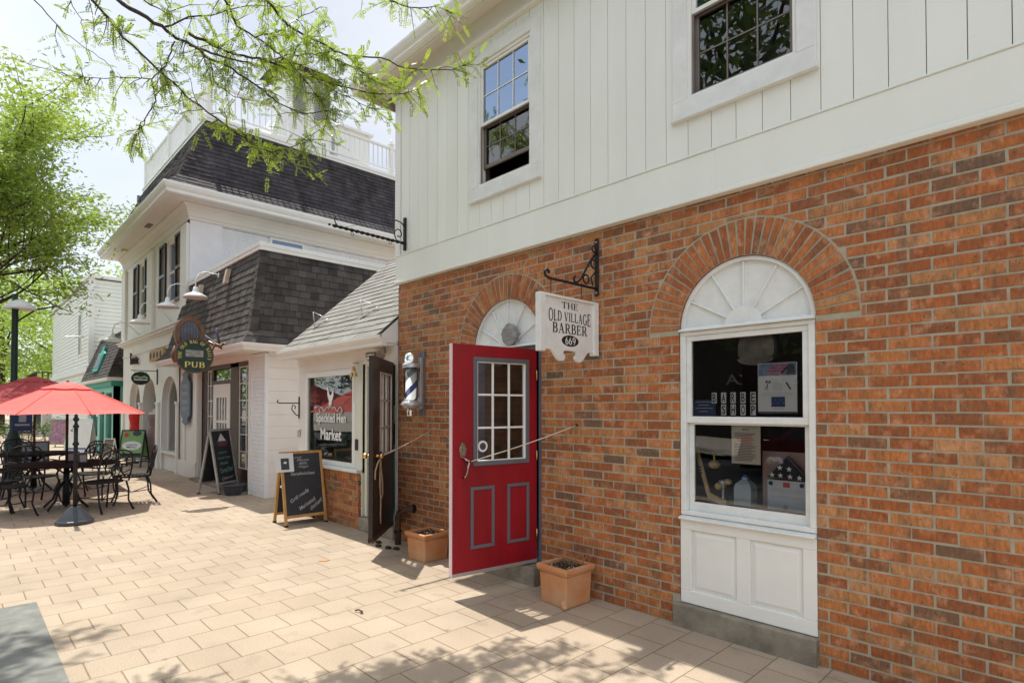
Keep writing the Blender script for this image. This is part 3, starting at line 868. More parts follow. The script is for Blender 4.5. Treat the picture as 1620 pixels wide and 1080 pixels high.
def upper_window(x0, x1, open_):
    # casing, outer 3.54-4.97
    mb = MB(); z0, z1 = 3.545, 4.975; X0, X1 = x0 - .02, x1 + .02
    mb.frame(FY, X0, X1, z0, z1, .11, -.062, -.02, wb=.105, wt=.12)
    mb.box(X0 - .012, X1 + .012, -.075, -.02, z0 - .03, z0 - .001)
    c = mb.build('window_casing', M['trim_worn'], B, bevel=.003)
    i0, i1, j0, j1 = X0 + .11, X1 - .11, z0 + .105, z1 - .12
    mb = MB(); mb.frame(FY, i0, i1, j0, j1, .025, -.045, .03); mb.build('jamb', M['trim'], c)
    mid = (j0 + j1) / 2 - .01
    mb = MB(); a0, a1 = i0 + .026, i1 - .026
    mb.frame(FY, a0, a1, mid, j1 - .026, .028, -.032, -.01)
    for k in (1, 2): xx = a0 + .028 + (a1 - a0 - .056) * k / 3; mb.box(xx - .006, xx + .006, -.020, -.015, mid + .028, j1 - .054)
    zz = (mid + .028 + j1 - .054) / 2; mb.box(a0 + .028, a1 - .028, -.0195, -.0155, zz - .006, zz + .006)
    s1 = mb.build('upper_sash', M['trim'], c, bevel=.002)
    mb = MB(); mb.poly([(a0 + .02, -.013, mid + .02), (a1 - .02, -.013, mid + .02), (a1 - .02, -.013, j1 - .04), (a0 + .02, -.013, j1 - .04)]); mb.build('pane', M['glass_sky'], c)
    mb = MB(); up = .16 if open_ else .0
    lz0, lz1 = j0 + .026 + up, mid - .002 + (.0 if not open_ else .0)
    mb.frame(FY, a0, a1, lz0, mid + .02, .032, .002, .024, wb=.036)
    for k in (1, 2): xx = a0 + .032 + (a1 - a0 - .064) * k / 3; mb.box(xx - .006, xx + .006, .008, .013, lz0 + .036, mid - .012)
    zz = (lz0 + mid + .02) / 2; mb.box(a0 + .032, a1 - .032, .0085, .0125, zz - .006, zz + .006)
    mb.build('lower_sash', M['sash_dark'], c, bevel=.002)
    mb = MB(); mb.poly([(a0 + .02, .015, lz0 + .02), (a1 - .02, .015, lz0 + .02), (a1 - .02, .015, mid), (a0 + .02, .015, mid)]); mb.build('pane', M['glass'], c)
    mb = MB()
    mb.frame(FY, a0, a1, j0 + .026, mid + .0, .014, -.030, -.022); mb.build('screen_frame', M['sash_dark'], c)
upper_window(1.37, 2.27, True)
upper_window(3.60, 4.50, False)

# fanlights
def fanlight(cx, zs, r):
    mb = MB()
    P = arc(cx, zs, r - .002, r - .002, 0, 180, 28)
    mb.prism(P, FY, .045, .06)
    # rim
    Q = arc(cx, zs, r - .004, r - .004, 0, 180, 28); I = arc(cx, zs, r - .028, r - .028, 0, 180, 28)
    for i in range(28):
        mb.hexa([(Q[i][0], .018, Q[i][1]), (Q[i + 1][0], .018, Q[i + 1][1]), (I[i + 1][0], .018, I[i + 1][1]), (I[i][0], .018, I[i][1])], [(Q[i][0], .044, Q[i][1]), (Q[i + 1][0], .044, Q[i + 1][1]), (I[i + 1][0], .044, I[i + 1][1]), (I[i][0], .044, I[i][1])])
    f = mb.build('fanlight', M['trim_worn'], B)
    mb = MB()
    for a in (28, 59, 90, 121, 152):
        c, s = math.cos(R(a)), math.sin(R(a))
        p = Vector((cx + .10 * c, .036, zs + .10 * s)); q = Vector((cx + (r - .03) * c, .036, zs + (r - .03) * s))
        mb.obox((p + q) / 2, (q - p) / 2, (0, .009, 0), Vector((-s, 0, c)) * .0055)
    mb.build('rib', M['trim_worn'], f, bevel=.002)
    mb = MB(); mb.prism(arc(cx, zs, .125, .125, 0, 180, 20), FY, .02, .044); mb.build('hub', M['trim_worn'], f, bevel=.003)
    mb = MB(); mb.hexa([(cx - r + .002, -.022, zs - .012), (cx + r - .002, -.022, zs - .012), (cx + r - .002, .044, zs - .012), (cx - r + .002, .044, zs - .012)],
                       [(cx - r + .002, -.022, zs - .002), (cx + r - .002, -.022, zs - .002), (cx + r - .002, .044, zs + .022), (cx - r + .002, .044, zs + .022)])
    mb.build('sill_board', M['trim_worn'], f, bevel=.003)
fanlight(WC, WS, WR); fanlight(DC, DS + .012, DR)

# shop window
mb = MB()
x0, x1 = WX0 + .003, WX1 - .003
mb.frame(FY, x0, x1, .77, WS - .014, .042, .005, .11, wb=.03, wt=.028)
wf = mb.build('window_frame', M['trim_worn'], B, bevel=.004)
a0, a1 = x0 + .043, x1 - .043
mb = MB(); mb.frame(FY, a0, a1, 1.412, WS - .043, .036, .018, .045, wb=.045, wt=.036); mb.build('upper_sash', M['trim_worn'], wf, bevel=.003)
mb = MB(); mb.frame(FY, a0, a1, .80, 1.43, .036, .05, .076, wb=.06, wt=.030); mb.build('lower_sash', M['trim_worn'], wf, bevel=.003)
mb = MB(); mb.poly([(a0 + .03, .035, 1.45), (a1 - .03, .035, 1.45), (a1 - .03, .035, WS - .07), (a0 + .03, .035, WS - .07)]); mb.build('pane', M['glass'], wf)
mb = MB(); mb.poly([(a0 + .03, .064, .85), (a1 - .03, .064, .85), (a1 - .03, .064, 1.41), (a0 + .03, .064, 1.41)]); mb.build('pane', M['glass'], wf)
mb = MB(); mb.hexa([(x0, -.032, .742), (x1 + .0, -.032, .742), (x1, .08, .742), (x0, .08, .742)], [(x0, -.030, .757), (x1, -.030, .757), (x1, .08, .778), (x0, .08, .778)])
mb.build('window_sill', M['trim_worn'], B, bevel=.003)
# white panel below
mb = MB()
mb.box(x0, x1, .02, .11, .163, .741)
st_ = .075; mid = (x0 + x1) / 2
for (u0, u1, v0, v1) in ((x0, x1, .163, .163 + .09), (x0, x1, .741 - .07, .741), (x0, x0 + .08, .253, .671), (x1 - .08, x1, .253, .671), (mid - .045, mid + .045, .253, .671)):
    mb.box(u0, u1, .0, .0195, v0, v1)
pn = mb.build('lower_panel', M['trim'], B, bevel=.004, seg=2)
for (u0, u1) in ((x0 + .105, mid - .07), (mid + .07, x1 - .105)):
    mb = MB()
    mb.hexa([(u0 - .018, .0195, .26), (u1 + .018, .0195, .26), (u1 + .018, .0195, .664), (u0 - .018, .0195, .664)], [(u0 + .012, .007, .29), (u1 - .012, .007, .29), (u1 - .012, .007, .634), (u0 + .012, .007, .634)])
    mb.build('raised_panel', M['trim'], pn)
mb = MB(); mb.box(3.553, 4.487, -.05, .13, -.02, .158); mb.build('concrete_ledge', M['concrete'], B, bevel=.008, seg=2)
mb = MB(); mb.box(1.30, 2.30, -.14, .13, -.02, .158); mb.build('doorstep', M['concrete'], B, bevel=.008, seg=2)
# window display shelf inside
mb = MB(); mb.box(3.5, 4.6, .12, .5, .82, .85); mb.build('display_shelf', M['room'], B)

# red door frame
mb = MB(); mb.frame(FY, DX0 + .002, DX1 - .002, .16, DS - .002, .042, .012, .11, wb=.02)
mb.build('door_frame', M['slate_paint'], B, bevel=.003)
# red door leaf
HZ = Vector((2.205, -.004, 0)); FR = Vector((2.075, -.845, 0))
e = (HZ - FR).normalized(); nn_ = Vector((e.y, -e.x, 0)); DW = (HZ - FR).length
FD = lambda u, v, w_: tuple(FR + e * u + nn_ * w_ + Vector((0, 0, v)))
mb = MB(); mb.wall(FD, 0.006, DW, .185, 2.03, [(.205, .755, 1.05, 1.925)], 0, -.04)
door = mb.build('red_door', M['red'], B, bevel=.002)
mb = MB(); mb.bx(FD, 0, .0055, .185, 2.03, -.0415, .0015); mb.build('edge_strip', pm('edge_pink', (.72, .58, .60), .45, var=.05), door)
mb = MB(); mb.bx(FD, .004, DW, .172, .20, -.046, .003); mb.build('bottom_sweep', M['alu'], door, bevel=.002)
mb = MB()
mb.frame(FD, .198, .762, 1.043, 1.932, .036, -.006, .013); mb.frame(FD, .198, .762, 1.043, 1.932, .036, -.052, -.034)
mb.build('window_trim', M['grey_paint'], door, bevel=.003)
mb = MB(); u0, u1, v0, v1 = .234, .726, 1.079, 1.896
mb.frame(FD, u0, u1, v0, v1, .008, -.028, .006)
for k in (1, 2):
    uu = u0 + (u1 - u0) * k / 3; vv = v0 + (v1 - v0) * k / 3
    mb.bx(FD, uu - .008, uu + .008, v0 + .008, v1 - .008, -.024, -.0055)
    mb.bx(FD, u0 + .008, u1 - .008, vv - .008, vv + .008, -.023, -.0065)
mb.build('muntins', M['white'], door, bevel=.002)
mb = MB(); mb.poly([FD(u0, v0, -.014), FD(u1, v0, -.014), FD(u1, v1, -.014), FD(u0, v1, -.014)]); mb.build('pane', M['glass'], door)
for (p0, p1) in ((.175, .405), (.535, .765)):
    mb = MB(); mb.frame(FD, p0, p1, .375, .875, .027, -.002, .010)
    mb.hexa([FD(p0 + .045, .42, 0), FD(p1 - .045, .42, 0), FD(p1 - .045, .83, 0), FD(p0 + .045, .83, 0)], [FD(p0 + .06, .435, .005), FD(p1 - .06, .435, .005), FD(p1 - .06, .815, .005), FD(p0 + .06, .815, .005)]) if False else None
    mb.build('panel_moulding', M['grey_paint'], door, bevel=.003)
mb = MB()
def FDv(u, v, w_): return Vector(FD(u, v, w_))
pl = [(.095 + .030 * math.cos(a) * (1 if True else 1), 1.175 + .062 * math.sin(a)) for a in [2 * math.pi * i / 24 for i in range(24)]]
mb.prism(pl, FD, 0, .010); pl2 = [(.095 + .024 * math.cos(2 * math.pi * i / 24), 1.185 + .026 * math.sin(2 * math.pi * i / 24)) for i in range(24)]
mb.prism(pl2, FD, .010, .026); mb.tube([FDv(.095, 1.185, .026), FDv(.095, 1.185, .05)], [.012, .015], 10)
mb.tube([FDv(.10, 1.125, .008), FDv(.112, 1.10, .04), FDv(.135, 1.09, .052), FDv(.118, 1.04, .055), FDv(.11, .99, .05), FDv(.105, .965, .035), FDv(.10, .955, .01)], [.009, .011, .012, .010, .009, .009, .009], 10)
mb.build('door_handle', M['nickel'], door)
for z in (.42, 1.10, 1.80):
    mb = MB(); mb.tube([HZ + Vector((.012, -.012, z - .045)), HZ + Vector((.012, -.012, z + .045))], .008, 8); mb.build('hinge', M['brass'], door)
mb = MB(); mb.prism([(.30 + .047 * math.cos(2 * math.pi * i / 24), 1.20 + .047 * math.sin(2 * math.pi * i / 24)) for i in range(24)], FD, -.0135, -.0125)
stk = mb.build('round_sticker', M['paper'], door)
mb = MB(); mb.prism([(.30 + .030 * math.cos(2 * math.pi * i / 24), 1.20 + .030 * math.sin(2 * math.pi * i / 24)) for i in range(24)], FD, -.0120, -.0112); mb.build('sticker_centre', M['ink'], door)

# log slice on the fanlight
mb = MB(); P = [(1.868 + (.100 + .004 * math.sin(5 * a) + .003 * math.sin(11 * a)) * math.cos(a), 2.190 + (.100 + .004 * math.sin(4 * a + 1)) * math.sin(a)) for a in [2 * math.pi * i / 36 for i in range(36)]]
mb.prism(P, FY, -.02, .012)
mb.build('log_slice', M['log'], None, bevel=.004, label='weathered grey log slice fixed on the fanlight above the red door', cat='ornament')

# objects in the barber window
def flat(name, x0, x1, z0, z1, y, mat, label=None, cat=None, parent=None, t=.003, group=None):
    mb = MB(); mb.box(x0, x1, y, y + t, z0, z1)
    return mb.build(name, mat, parent, label=label, cat=cat, group=group)
U, V3 = X_, Z_
poster = flat('poster', 4.122, 4.362, 1.482, 1.80, .046, M['paper'], 'white shop poster with flag picture, scissors and comb taped in the arched window', 'poster')
ORG_p = poster
mb = MB(); mb.box(4.126, 4.358, .0445, .0455, 1.72, 1.797); mb.build('picture', M['bluegrey'], poster)
mb = MB()
for k in range(4): mb.box(4.175 + k * .01, 4.28 + k * .008, .0435, .0442, 1.728 + k * .017, 1.735 + k * .017)
mb.build('flag_stripes', M['red_ink'], poster)
mb = MB(); mb.ball((4.325, .0435, 1.765), .025, 10, sy=.02); mb.box(4.302, 4.352, .0430, .0440, 1.722, 1.748); mb.tube([(4.27, .044, 1.735), (4.31, .044, 1.775)], .006, 5)
mb.build('saluting_figure', M['ink'], poster)
mb = MB(); mb.tube([(4.165, .0445, 1.630), (4.190, .0445, 1.675)], .002, 5); mb.tube([(4.180, .0445, 1.628), (4.186, .0445, 1.675)], .002, 5)
mb.lathe([(.006, 0), (.008, .001)], (4.178, .0445, 1.682), 10, 'y'); mb.lathe([(.006, 0), (.008, .001)], (4.196, .0445, 1.680), 10, 'y'); mb.build('scissors', M['ink'], poster); mb = MB(); mb.bar((4.298, .0445, 1.675), (4.325, .0445, 1.63), .002, .009, (0, 0, 1)); mb.build('comb', M['ink'], poster)
mb = MB(); mb.box(4.206, 4.290, .0445, .0452, 1.522, 1.586); mb.build('photo', M['navy'], poster)
mb = MB(); [mb.ball((4.216 + k * .016, .044, 1.545 + (k % 2) * .02), .008, 6, sy=.05) for k in range(5)]; mb.build('photo_people', M['blue'], poster)
mb = MB()
for z in (1.606, 1.596): mb.box(4.145, 4.34, .0445, .0452, z, z + .0015)
for z in (1.672, 1.664, 1.656, 1.648, 1.64, 1.63): mb.box(4.215, 4.275, .0445, .0452, z, z + .0015)
mb.text('Thanks, Veterans', (4.245, .0445, 1.512), X_, Z_, w=.07, h=.008, d=.0006) if False else mb.box(4.215, 4.28, .0445, .0452, 1.508, 1.512)
mb.build('print', M['ink_light'], poster)
flat('lower_edge', 4.122, 4.362, 1.483, 1.492, .0450, M['navy'], parent=poster, t=.0008)

for (txt, z, n0) in (('BARBER', 1.583, 0), ('SHOP', 1.503, 1)):
    for k, ch in enumerate(txt):
        xx = 3.822 + .0665 * (k + n0)
        mb = MB(); mb.box(xx - .0175, xx + .0175, .050, .053, z - .036, z + .036)
        n1 = {0: 'first', 1: 'second', 2: 'third', 3: 'fourth', 4: 'fifth', 5: 'sixth'}[k]
        row = 'upper' if txt == 'BARBER' else 'lower'
        t_ = mb.build('letter_tile', M['paper'], None, label='white window card with black letter %s, %s in the %s row' % (ch, n1, row), cat='letter card', group='letter cards in the barber window')
        mb = MB(); mb.text(ch, (xx, .0495, z), X_, Z_, w=.024, h=.058, d=.001, bold=.02); mb.build('letter', M['ink'], t_)
hrs = flat('small_notice', 3.656, 3.828, 1.458, 1.572, .056, M['navy'], 'small dark blue notice in the lower left corner of the upper sash', 'notice')
mb = MB()
for k, (l, r_) in enumerate(((.02, .14), (.04, .12), (.02, .15), (.05, .11))): mb.box(3.66 + l, 3.66 + r_, .0547, .0558, 1.555 - k * .022, 1.560 - k * .022)
mb.build('print', M['ink_light'], hrs)
mb = MB()
prof = arc(4.09, 1.90, .125, .075, 0, 180, 14) + arc(4.09, 1.90, .125, .05, 180, 360, 14)
mb.prism([(x_, z_ + .04) for x_, z_ in arc(4.09, 1.89, .118, .10, 0, 180, 14)] + [(4.09 - .118, 1.87), (4.09 - .10, 1.835), (4.09 - .04, 1.82), (4.09 + .04, 1.82), (4.09 + .10, 1.84), (4.09 + .118, 1.87)], FY, .09, .14)
cp = mb.build('baseball_cap', M['cap'], None, bevel=.012, seg=2, label='tan baseball cap hanging brim down inside the arched window', cat='cap')
mb = MB(); mb.prism(arc(4.09, 1.84, .12, .045, 180, 360, 14), FY, .075, .12); mb.build('brim', M['cap'], cp)
nt_ = flat('paper_notice', 3.925, 4.118, 1.145, 1.402, .088, pm('notice_paper', (.62, .56, .47), .7, var=.05), 'tall typed paper notice hung behind the lower sash', 'notice')
mb = MB()
for k in range(18):
    z = 1.345 - k * .0105
    mb.box(3.945, 3.945 + random.uniform(.11, .15), .0855, .0870, z, z + .0035) if not (2 <= k <= 6) else None
mb.text('NOTICE', (4.02, .0865, 1.372), X_, Z_, w=.045, h=.010, d=.0008)
mb.build('print', M['ink'], nt_)
mb = MB(); [mb.box(3.945 + .01 * k, 4.06 + .01 * (k % 3), .0855, .0870, 1.345 - (k + 2) * .0105, 1.3485 - (k + 2) * .0105) for k in range(5)]
mb.build('red_print', M['red_ink'], nt_)
# flag case, certificate, board
brd = flat('display_board', 4.06, 4.46, .85, 1.225, .26, M['pinkboard'], 'pinkish display board standing behind the flag case', 'board', t=.02)
flat('photo_frame', 4.335, 4.40, 1.14, 1.20, .25, M['cap'], parent=brd, t=.008)
mb = MB(); T0, T1, T2 = (4.115, 1.058), (4.39, 1.055), (4.245, 1.205)
def tri(s_, y0_, y1_, mbx):
    cx_, cz_ = (T0[0] + T1[0] + T2[0]) / 3, (T0[1] + T1[1] + T2[1]) / 3
    P = [(cx_ + (p[0] - cx_) * s_, cz_ + (p[1] - cz_) * s_) for p in (T0, T1, T2)]
    mbx.prism(P, FY, y0_, y1_)
tri(1.0, .185, .225, mb); fc = mb.build('flag_case', M['cap'], None, bevel=.002, label='triangular case with folded starry flag on top of a certificate', cat='flag case')
mb = MB(); tri(.90, .178, .184, mb); mb.build('folded_flag', pm('flag_navy', (.010, .013, .028), .7), fc)
mb = MB()
def star(cx_, cz_, r_, y_):
    mb = MB()
    P = [(cx_ + (r_ if i % 2 == 0 else r_ * .42) * math.sin(math.pi * i / 5), cz_ + (r_ if i % 2 == 0 else r_ * .42) * math.cos(math.pi * i / 5)) for i in range(10)]
    mb.prism(P, FY, y_, y_ + .0015); mb.build('star', M['white'], fc)
for (sx_, sz_) in ((4.205, 1.128), (4.262, 1.122), (4.155, 1.078), (4.208, 1.078), (4.268, 1.074), (4.325, 1.070)): star(sx_, sz_, .019, .176)
cert = flat('certificate', 4.12, 4.365, .852, 1.045, .19, pm('cert_paper', (.50, .58, .62), .6, col2=(.62, .60, .70), vs=14), 'pale blue framed certificate with round seals and small flag', 'certificate', t=.012)
for x_ in (4.142, 4.335): mb = MB(); mb.lathe([(.0, 0), (.014, 0), (.014, .002)], (x_, .186, 1.022), 14, 'y'); mb.build('seal', M['navy'], cert)
mb = MB(); mb.box(4.22, 4.262, .1875, .189, 1.002, 1.034); mb.build('flag_print', M['red_ink'], cert)
mb = MB(); [mb.box(4.14, 4.34, .1880, .1892, z, z + .002) for z in (.985, .972, .94, .93)]; mb.lathe([(0, 0), (.014, 0), (.014, .002)], (4.235, .187, .875), 12, 'y'); mb.build('print', M['ink_light'], cert)
# jug
mb = MB()
def rr(w_, d_, z_): return [(3.972 + x_, .19 + y_, z_) for x_, y_ in ((-w_, -d_), (w_, -d_), (w_, d_), (-w_, d_))]
lv = [(.052, .045, .85), (.058, .05, .856), (.058, .05, .975), (.05, .044, 1.0), (.028, .026, 1.022), (.017, .017, 1.03), (.017, .017, 1.045)]
for i in range(len(lv) - 1): mb.hexa(rr(*lv[i]), rr(*lv[i + 1]))
jg = mb.build('water_jug', M['jug'], None, label='translucent plastic water jug with blue cap on the window shelf', cat='jug')
mb = MB(); mb.lathe([(.018, 0), (.019, .002), (.018, .018), (0, .018)], (3.972, .19, 1.045), 12); mb.build('cap', M['blue'], jg)
# hockey stick
mb = MB(); mb.bar((3.625, .15, 1.26), (3.735, .14, .905), .016, .03, (0, 0, 1)); mb.bar((3.728, .14, .905), (3.86, .14, .858), .016, .042, (0, 0, 1))
hs_ = mb.build('hockey_stick', M['hair_tan'], None, bevel=.003, label='pale wooden hockey stick leaning in the lower left of the window', cat='hockey stick')
mb = MB(); [mb.bar((3.665 + .006 * k, .1385, 1.10 - .02 * k), (3.668 + .006 * k, .1385, 1.09 - .02 * k), .012, .02) for k in range(3)]; mb.build('tape_mark', M['ink'], hs_)
mb = MB(); mb.ball((3.745, .20, 1.115), .042, 12, sz=.72); wd = mb.build('wooden_ball_ornament', M['hair_tan'], None, label='small tan ball ornament with yellow wick hanging by hockey stick', cat='ornament')
mb = MB(); mb.tube([(3.745, .20, 1.14), (3.745, .20, 1.185)], .006, 6); mb.build('wick', pm('yellow', (.7, .6, .05), .5), wd)
mb = MB(); mb.lathe([(.028, .85), (.022, .87), (.010, .90), (.012, .95), (.03, .985), (.034, 1.01)], (3.80, .22, 0), 12)
tr_ = mb.build('trophy', M['alu'], None, label='small silver trophy beside the water jug', cat='trophy')
mb = MB(); mb.ball((3.775, .2, .965), .028, 10); mb.ball((3.84, .21, 1.0), .022, 8, sx=1.4); mb.build('figure', M['hair_tan'], tr_)

# ------------------------------------------------------------------ hanging sign 669 and its bracket
mb = MB(); SX = 2.87
mb.box(SX - .02, SX + .02, -.014, -.003, 2.405, 2.865)
bk = mb.build('sign_bracket', M['iron'], None, bevel=.003, label='black wrought iron scroll bracket on the brick wall above the barber sign', cat='bracket')
mb = MB()
mb.tube([(SX, -.014, 2.462), (SX, -.30, 2.462), (SX, -.575, 2.462), (SX, -.612, 2.475), (SX, -.622, 2.502), (SX, -.600, 2.523), (SX, -.577, 2.512), (SX, -.577, 2.497)], .0105, 8)
mb.build('arm', M['iron'], bk)
mb = MB(); mb.tube([(SX, -.016, 2.75), (SX, -.10, 2.66), (SX, -.21, 2.51), (SX, -.26, 2.472), (SX, -.285, 2.48), (SX, -.295, 2.505), (SX, -.275, 2.52)], .009, 8); mb.build('brace', M['iron'], bk)
mb = MB()
for (yy, zz, r_) in ((-.145, 2.52, .034), (-.048, 2.655, .034), (-.045, 2.775, .024)):
    mb = MB(); mb.tube([(SX, yy + r_ * math.cos(2 * math.pi * i / 14), zz + r_ * math.sin(2 * math.pi * i / 14)) for i in range(14)], .0065, 6, closed=True); mb.build('ring', M['iron'], bk)
mb = MB(); mb.tube([(SX, -.02, 2.60), (SX, -.08, 2.545), (SX, -.06, 2.48)], .0065, 6)
mb.build('scroll', M['iron'], bk)
mb = MB()
for z in (2.43, 2.835): mb.ball((SX, -.016, z), .007, 8)
mb.build('bolt', M['alu'], bk)

sg = thing('hanging_sign', 'white hanging shop sign reading THE OLD VILLAGE BARBER 669', 'sign', (SX, -.36, 1.86))
def FS(u, v, w_): return (SX + w_, u, v)
pts = [(-.63, 1.945), (-.63, 2.315), (-.06, 2.335), (-.06, 1.945)]
# board with scrolled foot: left/right lobes
lob = [(-.06, 1.945), (-.13, 1.945), (-.16, 1.925), (-.20, 1.875), (-.235, 1.862), (-.27, 1.875), (-.285, 1.905), (-.275, 1.93), (-.295, 1.945), (-.345, 1.945), (-.395, 1.945), (-.415, 1.93), (-.405, 1.905), (-.42, 1.875), (-.455, 1.862), (-.49, 1.875), (-.53, 1.925), (-.56, 1.945), (-.63, 1.945), (-.63, 2.325), (-.06, 2.325)]
mb = MB()
# triangulate by strips: upper rectangle and two lobes
mb.prism([(-.64, 1.945), (-.055, 1.945), (-.055, 2.325), (-.64, 2.325)], FS, -.011, .011)
for sgn in (1, -1):
    c_ = -.3475
    L_ = [(.215, 1.9452), (.19, 1.925), (.15, 1.882), (.115, 1.862), (.082, 1.866), (.062, 1.885), (.062, 1.905), (.080, 1.918), (.082, 1.933), (.062, 1.9452)]
    P = [(c_ + sgn * a_, b_) for a_, b_ in L_]
    mb.prism(P if sgn < 0 else P[::-1], FS, -.011, .011)
brd_ = mb.build('board', M['trim_worn'], sg)
for yy in (-.665, -.045):
    mb = MB(); mb.box(SX - .026, SX + .026, yy - .028, yy + .028, 1.925, 2.345); mb.build('side_post', M['trim_worn'], sg, bevel=.003)
mb = MB(); mb.box(SX - .030, SX + .030, -.64, -.07, 2.326, 2.343); mb.build('top_rail', M['trim_worn'], sg, bevel=.002)
mb = MB(); LX = SX + .0115
serif_text(mb, 'THE', (LX, -.355, 2.280), Y_, Z_, w_=.185, h=.048)
serif_text(mb, 'OLD VILLAGE', (LX, -.350, 2.196), Y_, Z_, w_=.485, h=.066, arcf=lambda x_, y_: (x_, y_ * (1 + .5 * (x_ / .24) ** 2)))
serif_text(mb, 'BARBER', (LX, -.350, 2.107), Y_, Z_, w_=.40, h=.074)
mb.build('lettering', M['black'], sg)
mb = MB(); mb.prism([(-.35 + .098 * math.cos(2 * math.pi * i / 32), 2.018 + .042 * math.sin(2 * math.pi * i / 32)) for i in range(32)], FS, .0114, .0122); mb.build('oval', M['black'], sg)
mb = MB(); serif_text(mb, '669', (SX + .0125, -.35, 2.018), Y_, Z_, w_=.118, h=.056); mb.build('number', M['white'], sg)
for yy in (-.555, -.20):
    mb = MB()
    for k in range(5):
        zc = 2.452 - k * .024
        A_ = (lambda a: (SX + .006 * math.cos(a), yy, zc + .013 * math.sin(a))) if k % 2 else (lambda a: (SX, yy + .006 * math.cos(a), zc + .013 * math.sin(a)))
        mb.tube([A_(2 * math.pi * i / 8) for i in range(8)], .0022, 5, closed=True)
    mb.build('chain', M['rust'], sg)

# empty twisted bracket on the left corner of the upper storey
BX = .2
mb = MB(); mb.box(BX - .02, BX + .02, -.062, -.038, 3.29, 3.66)
bk2 = mb.build('twisted_sign_bracket', M['iron'], None, bevel=.004, label='long black twisted iron bracket with scroll, no sign, at white upper corner', cat='bracket')
mb = MB()
N = 70
for j in range(2):
    P = [(BX + .009 * math.cos(i * .62 + j * math.pi), -.06 - .86 * i / N, 3.368 + .014 * i / N + .009 * math.sin(i * .62 + j * math.pi)) for i in range(N + 1)]
    mb.tube(P, .010, 6)
mb.ball((BX, -.955, 3.384), .014, 8)
mb.build('rod', M['iron'], bk2)
mb = MB()
mb.tube([(BX, -.86, 3.385), (BX, -.885, 3.41), (BX, -.90, 3.445), (BX, -.895, 3.475), (BX, -.87, 3.49)], .006, 6)
mb.build('scroll', M['iron'], bk2); mb = MB(); mb.tube([(BX, -.05, 3.56), (BX, -.10, 3.595), (BX, -.16, 3.605), (BX, -.22, 3.60)], .007, 6)
mb.tube([(BX, -.16, 3.38)] + [(BX, -.13 - .055 * math.cos(a) * (1 - a / 9), 3.46 + .062 * math.sin(a) * (1 - a / 9)) for a in [-.8 + .45 * i for i in range(15)]], .007, 6)
mb.build('scroll', M['iron'], bk2)
mb = MB(); mb.tube([(BX, -.20, 3.60), (BX, -.79, 3.392)], .0018, 5); mb.build('stay_wire', M['iron'], bk2)
for yy in (-.24, -.70): mb = MB(); mb.tube([(BX, yy + .017 * math.cos(2 * math.pi * i / 12), 3.342 + .017 * math.sin(2 * math.pi * i / 12)) for i in range(12)], .003, 5, closed=True); mb.build('ring', M['iron'], bk2)

# ------------------------------------------------------------------ cords
mb = MB()
pa, pb = FDv(.13, 1.085, .05), Vector((2.655, -.012, 1.37))
mb.tube([pa.lerp(pb, t / 10) - Vector((0, 0, .012 * math.sin(math.pi * t / 10))) for t in range(11)], .0042, 6)
bg_ = mb.build('bungee_cord', M['bungee'], None, label='cream elastic cord holding the red door open to a hook in the bricks', cat='cord')
mb = MB(); mb.tube([pb + Vector((-.045, -.008, -.018)), pb, pb + Vector((.012, .01, .012))], .0065, 6); mb.tube([pa + Vector((-.03, 0, -.006)), pa + Vector((.02, 0, .003))], .007, 6); mb.build('hook', M['iron'], bg_)
mb = MB(); mb.tube([(.66, -.03, 1.275), (.70, -.018, 1.29), (.735, -.006, 1.305)], .003, 5)
mb.build('wall_hook', M['alu'], None, label='thin metal hook in the bricks left of the red door', cat='hook')

# ------------------------------------------------------------------ barber pole
PX, PY = .49, -.155
mb = MB(); mb.box(PX - .045, PX + .045, -.022, -.002, 1.43, 2.13)
bp_ = mb.build('barber_pole', M['grey_paint'], None, bevel=.004, label='barber pole with blue and white spiral under glass on the brick wall', cat='barber pole')
mb = MB(); mb.box(PX - .022, PX + .022, PY + .05, -.022, 1.94, 2.03); mb.box(PX - .022, PX + .022, PY + .05, -.022, 1.52, 1.60); mb.box(PX - .035, PX + .035, -.06, -.022, 1.5, 2.06); mb.build('mount', M['alu'], bp_, bevel=.004)
mb = MB(); mb.lathe([(.094, 1.945), (.097, 1.96), (.094, 1.985), (.080, 1.995)], (PX, PY, 0), 28); mb.build('collar', M['alu'], bp_); mb = MB(); mb.lathe([(.062, 1.60), (.090, 1.585), (.112, 1.555), (.112, 1.545), (.085, 1.53), (.08, 1.51), (.045, 1.505)], (PX, PY, 0), 28); mb.build('collar', M['alu'], bp_)
mb = MB(); mb.lathe([(.080, 1.995), (.080, 2.045), (.068, 2.085), (.040, 2.108), (0, 2.115)], (PX, PY, 0), 28); mb.build('top_cap', M['chrome'], bp_)
mb = MB(); mb.lathe([(.050, 1.505), (.050, 1.455), (.045, 1.43), (.03, 1.418), (0, 1.415)], (PX, PY, 0), 24); mb.build('bottom_cap', M['chrome'], bp_)
def stripes(mb, u0, r_):
    NA, NZ = 36, 1
    V = []; n = 40; pitch = .36
    for i in range(n + 1):
        a = 2 * math.pi * i / n
        for dz in (0, .075):
            z = u0 + pitch * i / n + dz
            z = min(max(z, 1.60), 1.945)
            V.append((PX + r_ * math.cos(a), PY + r_ * math.sin(a), z))
    mb.add(V, [(2 * i, 2 * i + 2, 2 * i + 3, 2 * i + 1) for i in range(n) if abs(V[2 * i][2] - V[2 * i + 1][2]) > .002 or abs(V[2 * i + 2][2] - V[2 * i + 3][2]) > .002], True)
mb = MB(); mb.lathe([(.062, 1.59), (.062, 1.95)], (PX, PY, 0), 32); cyl = mb.build('cylinder', M['white'], bp_)
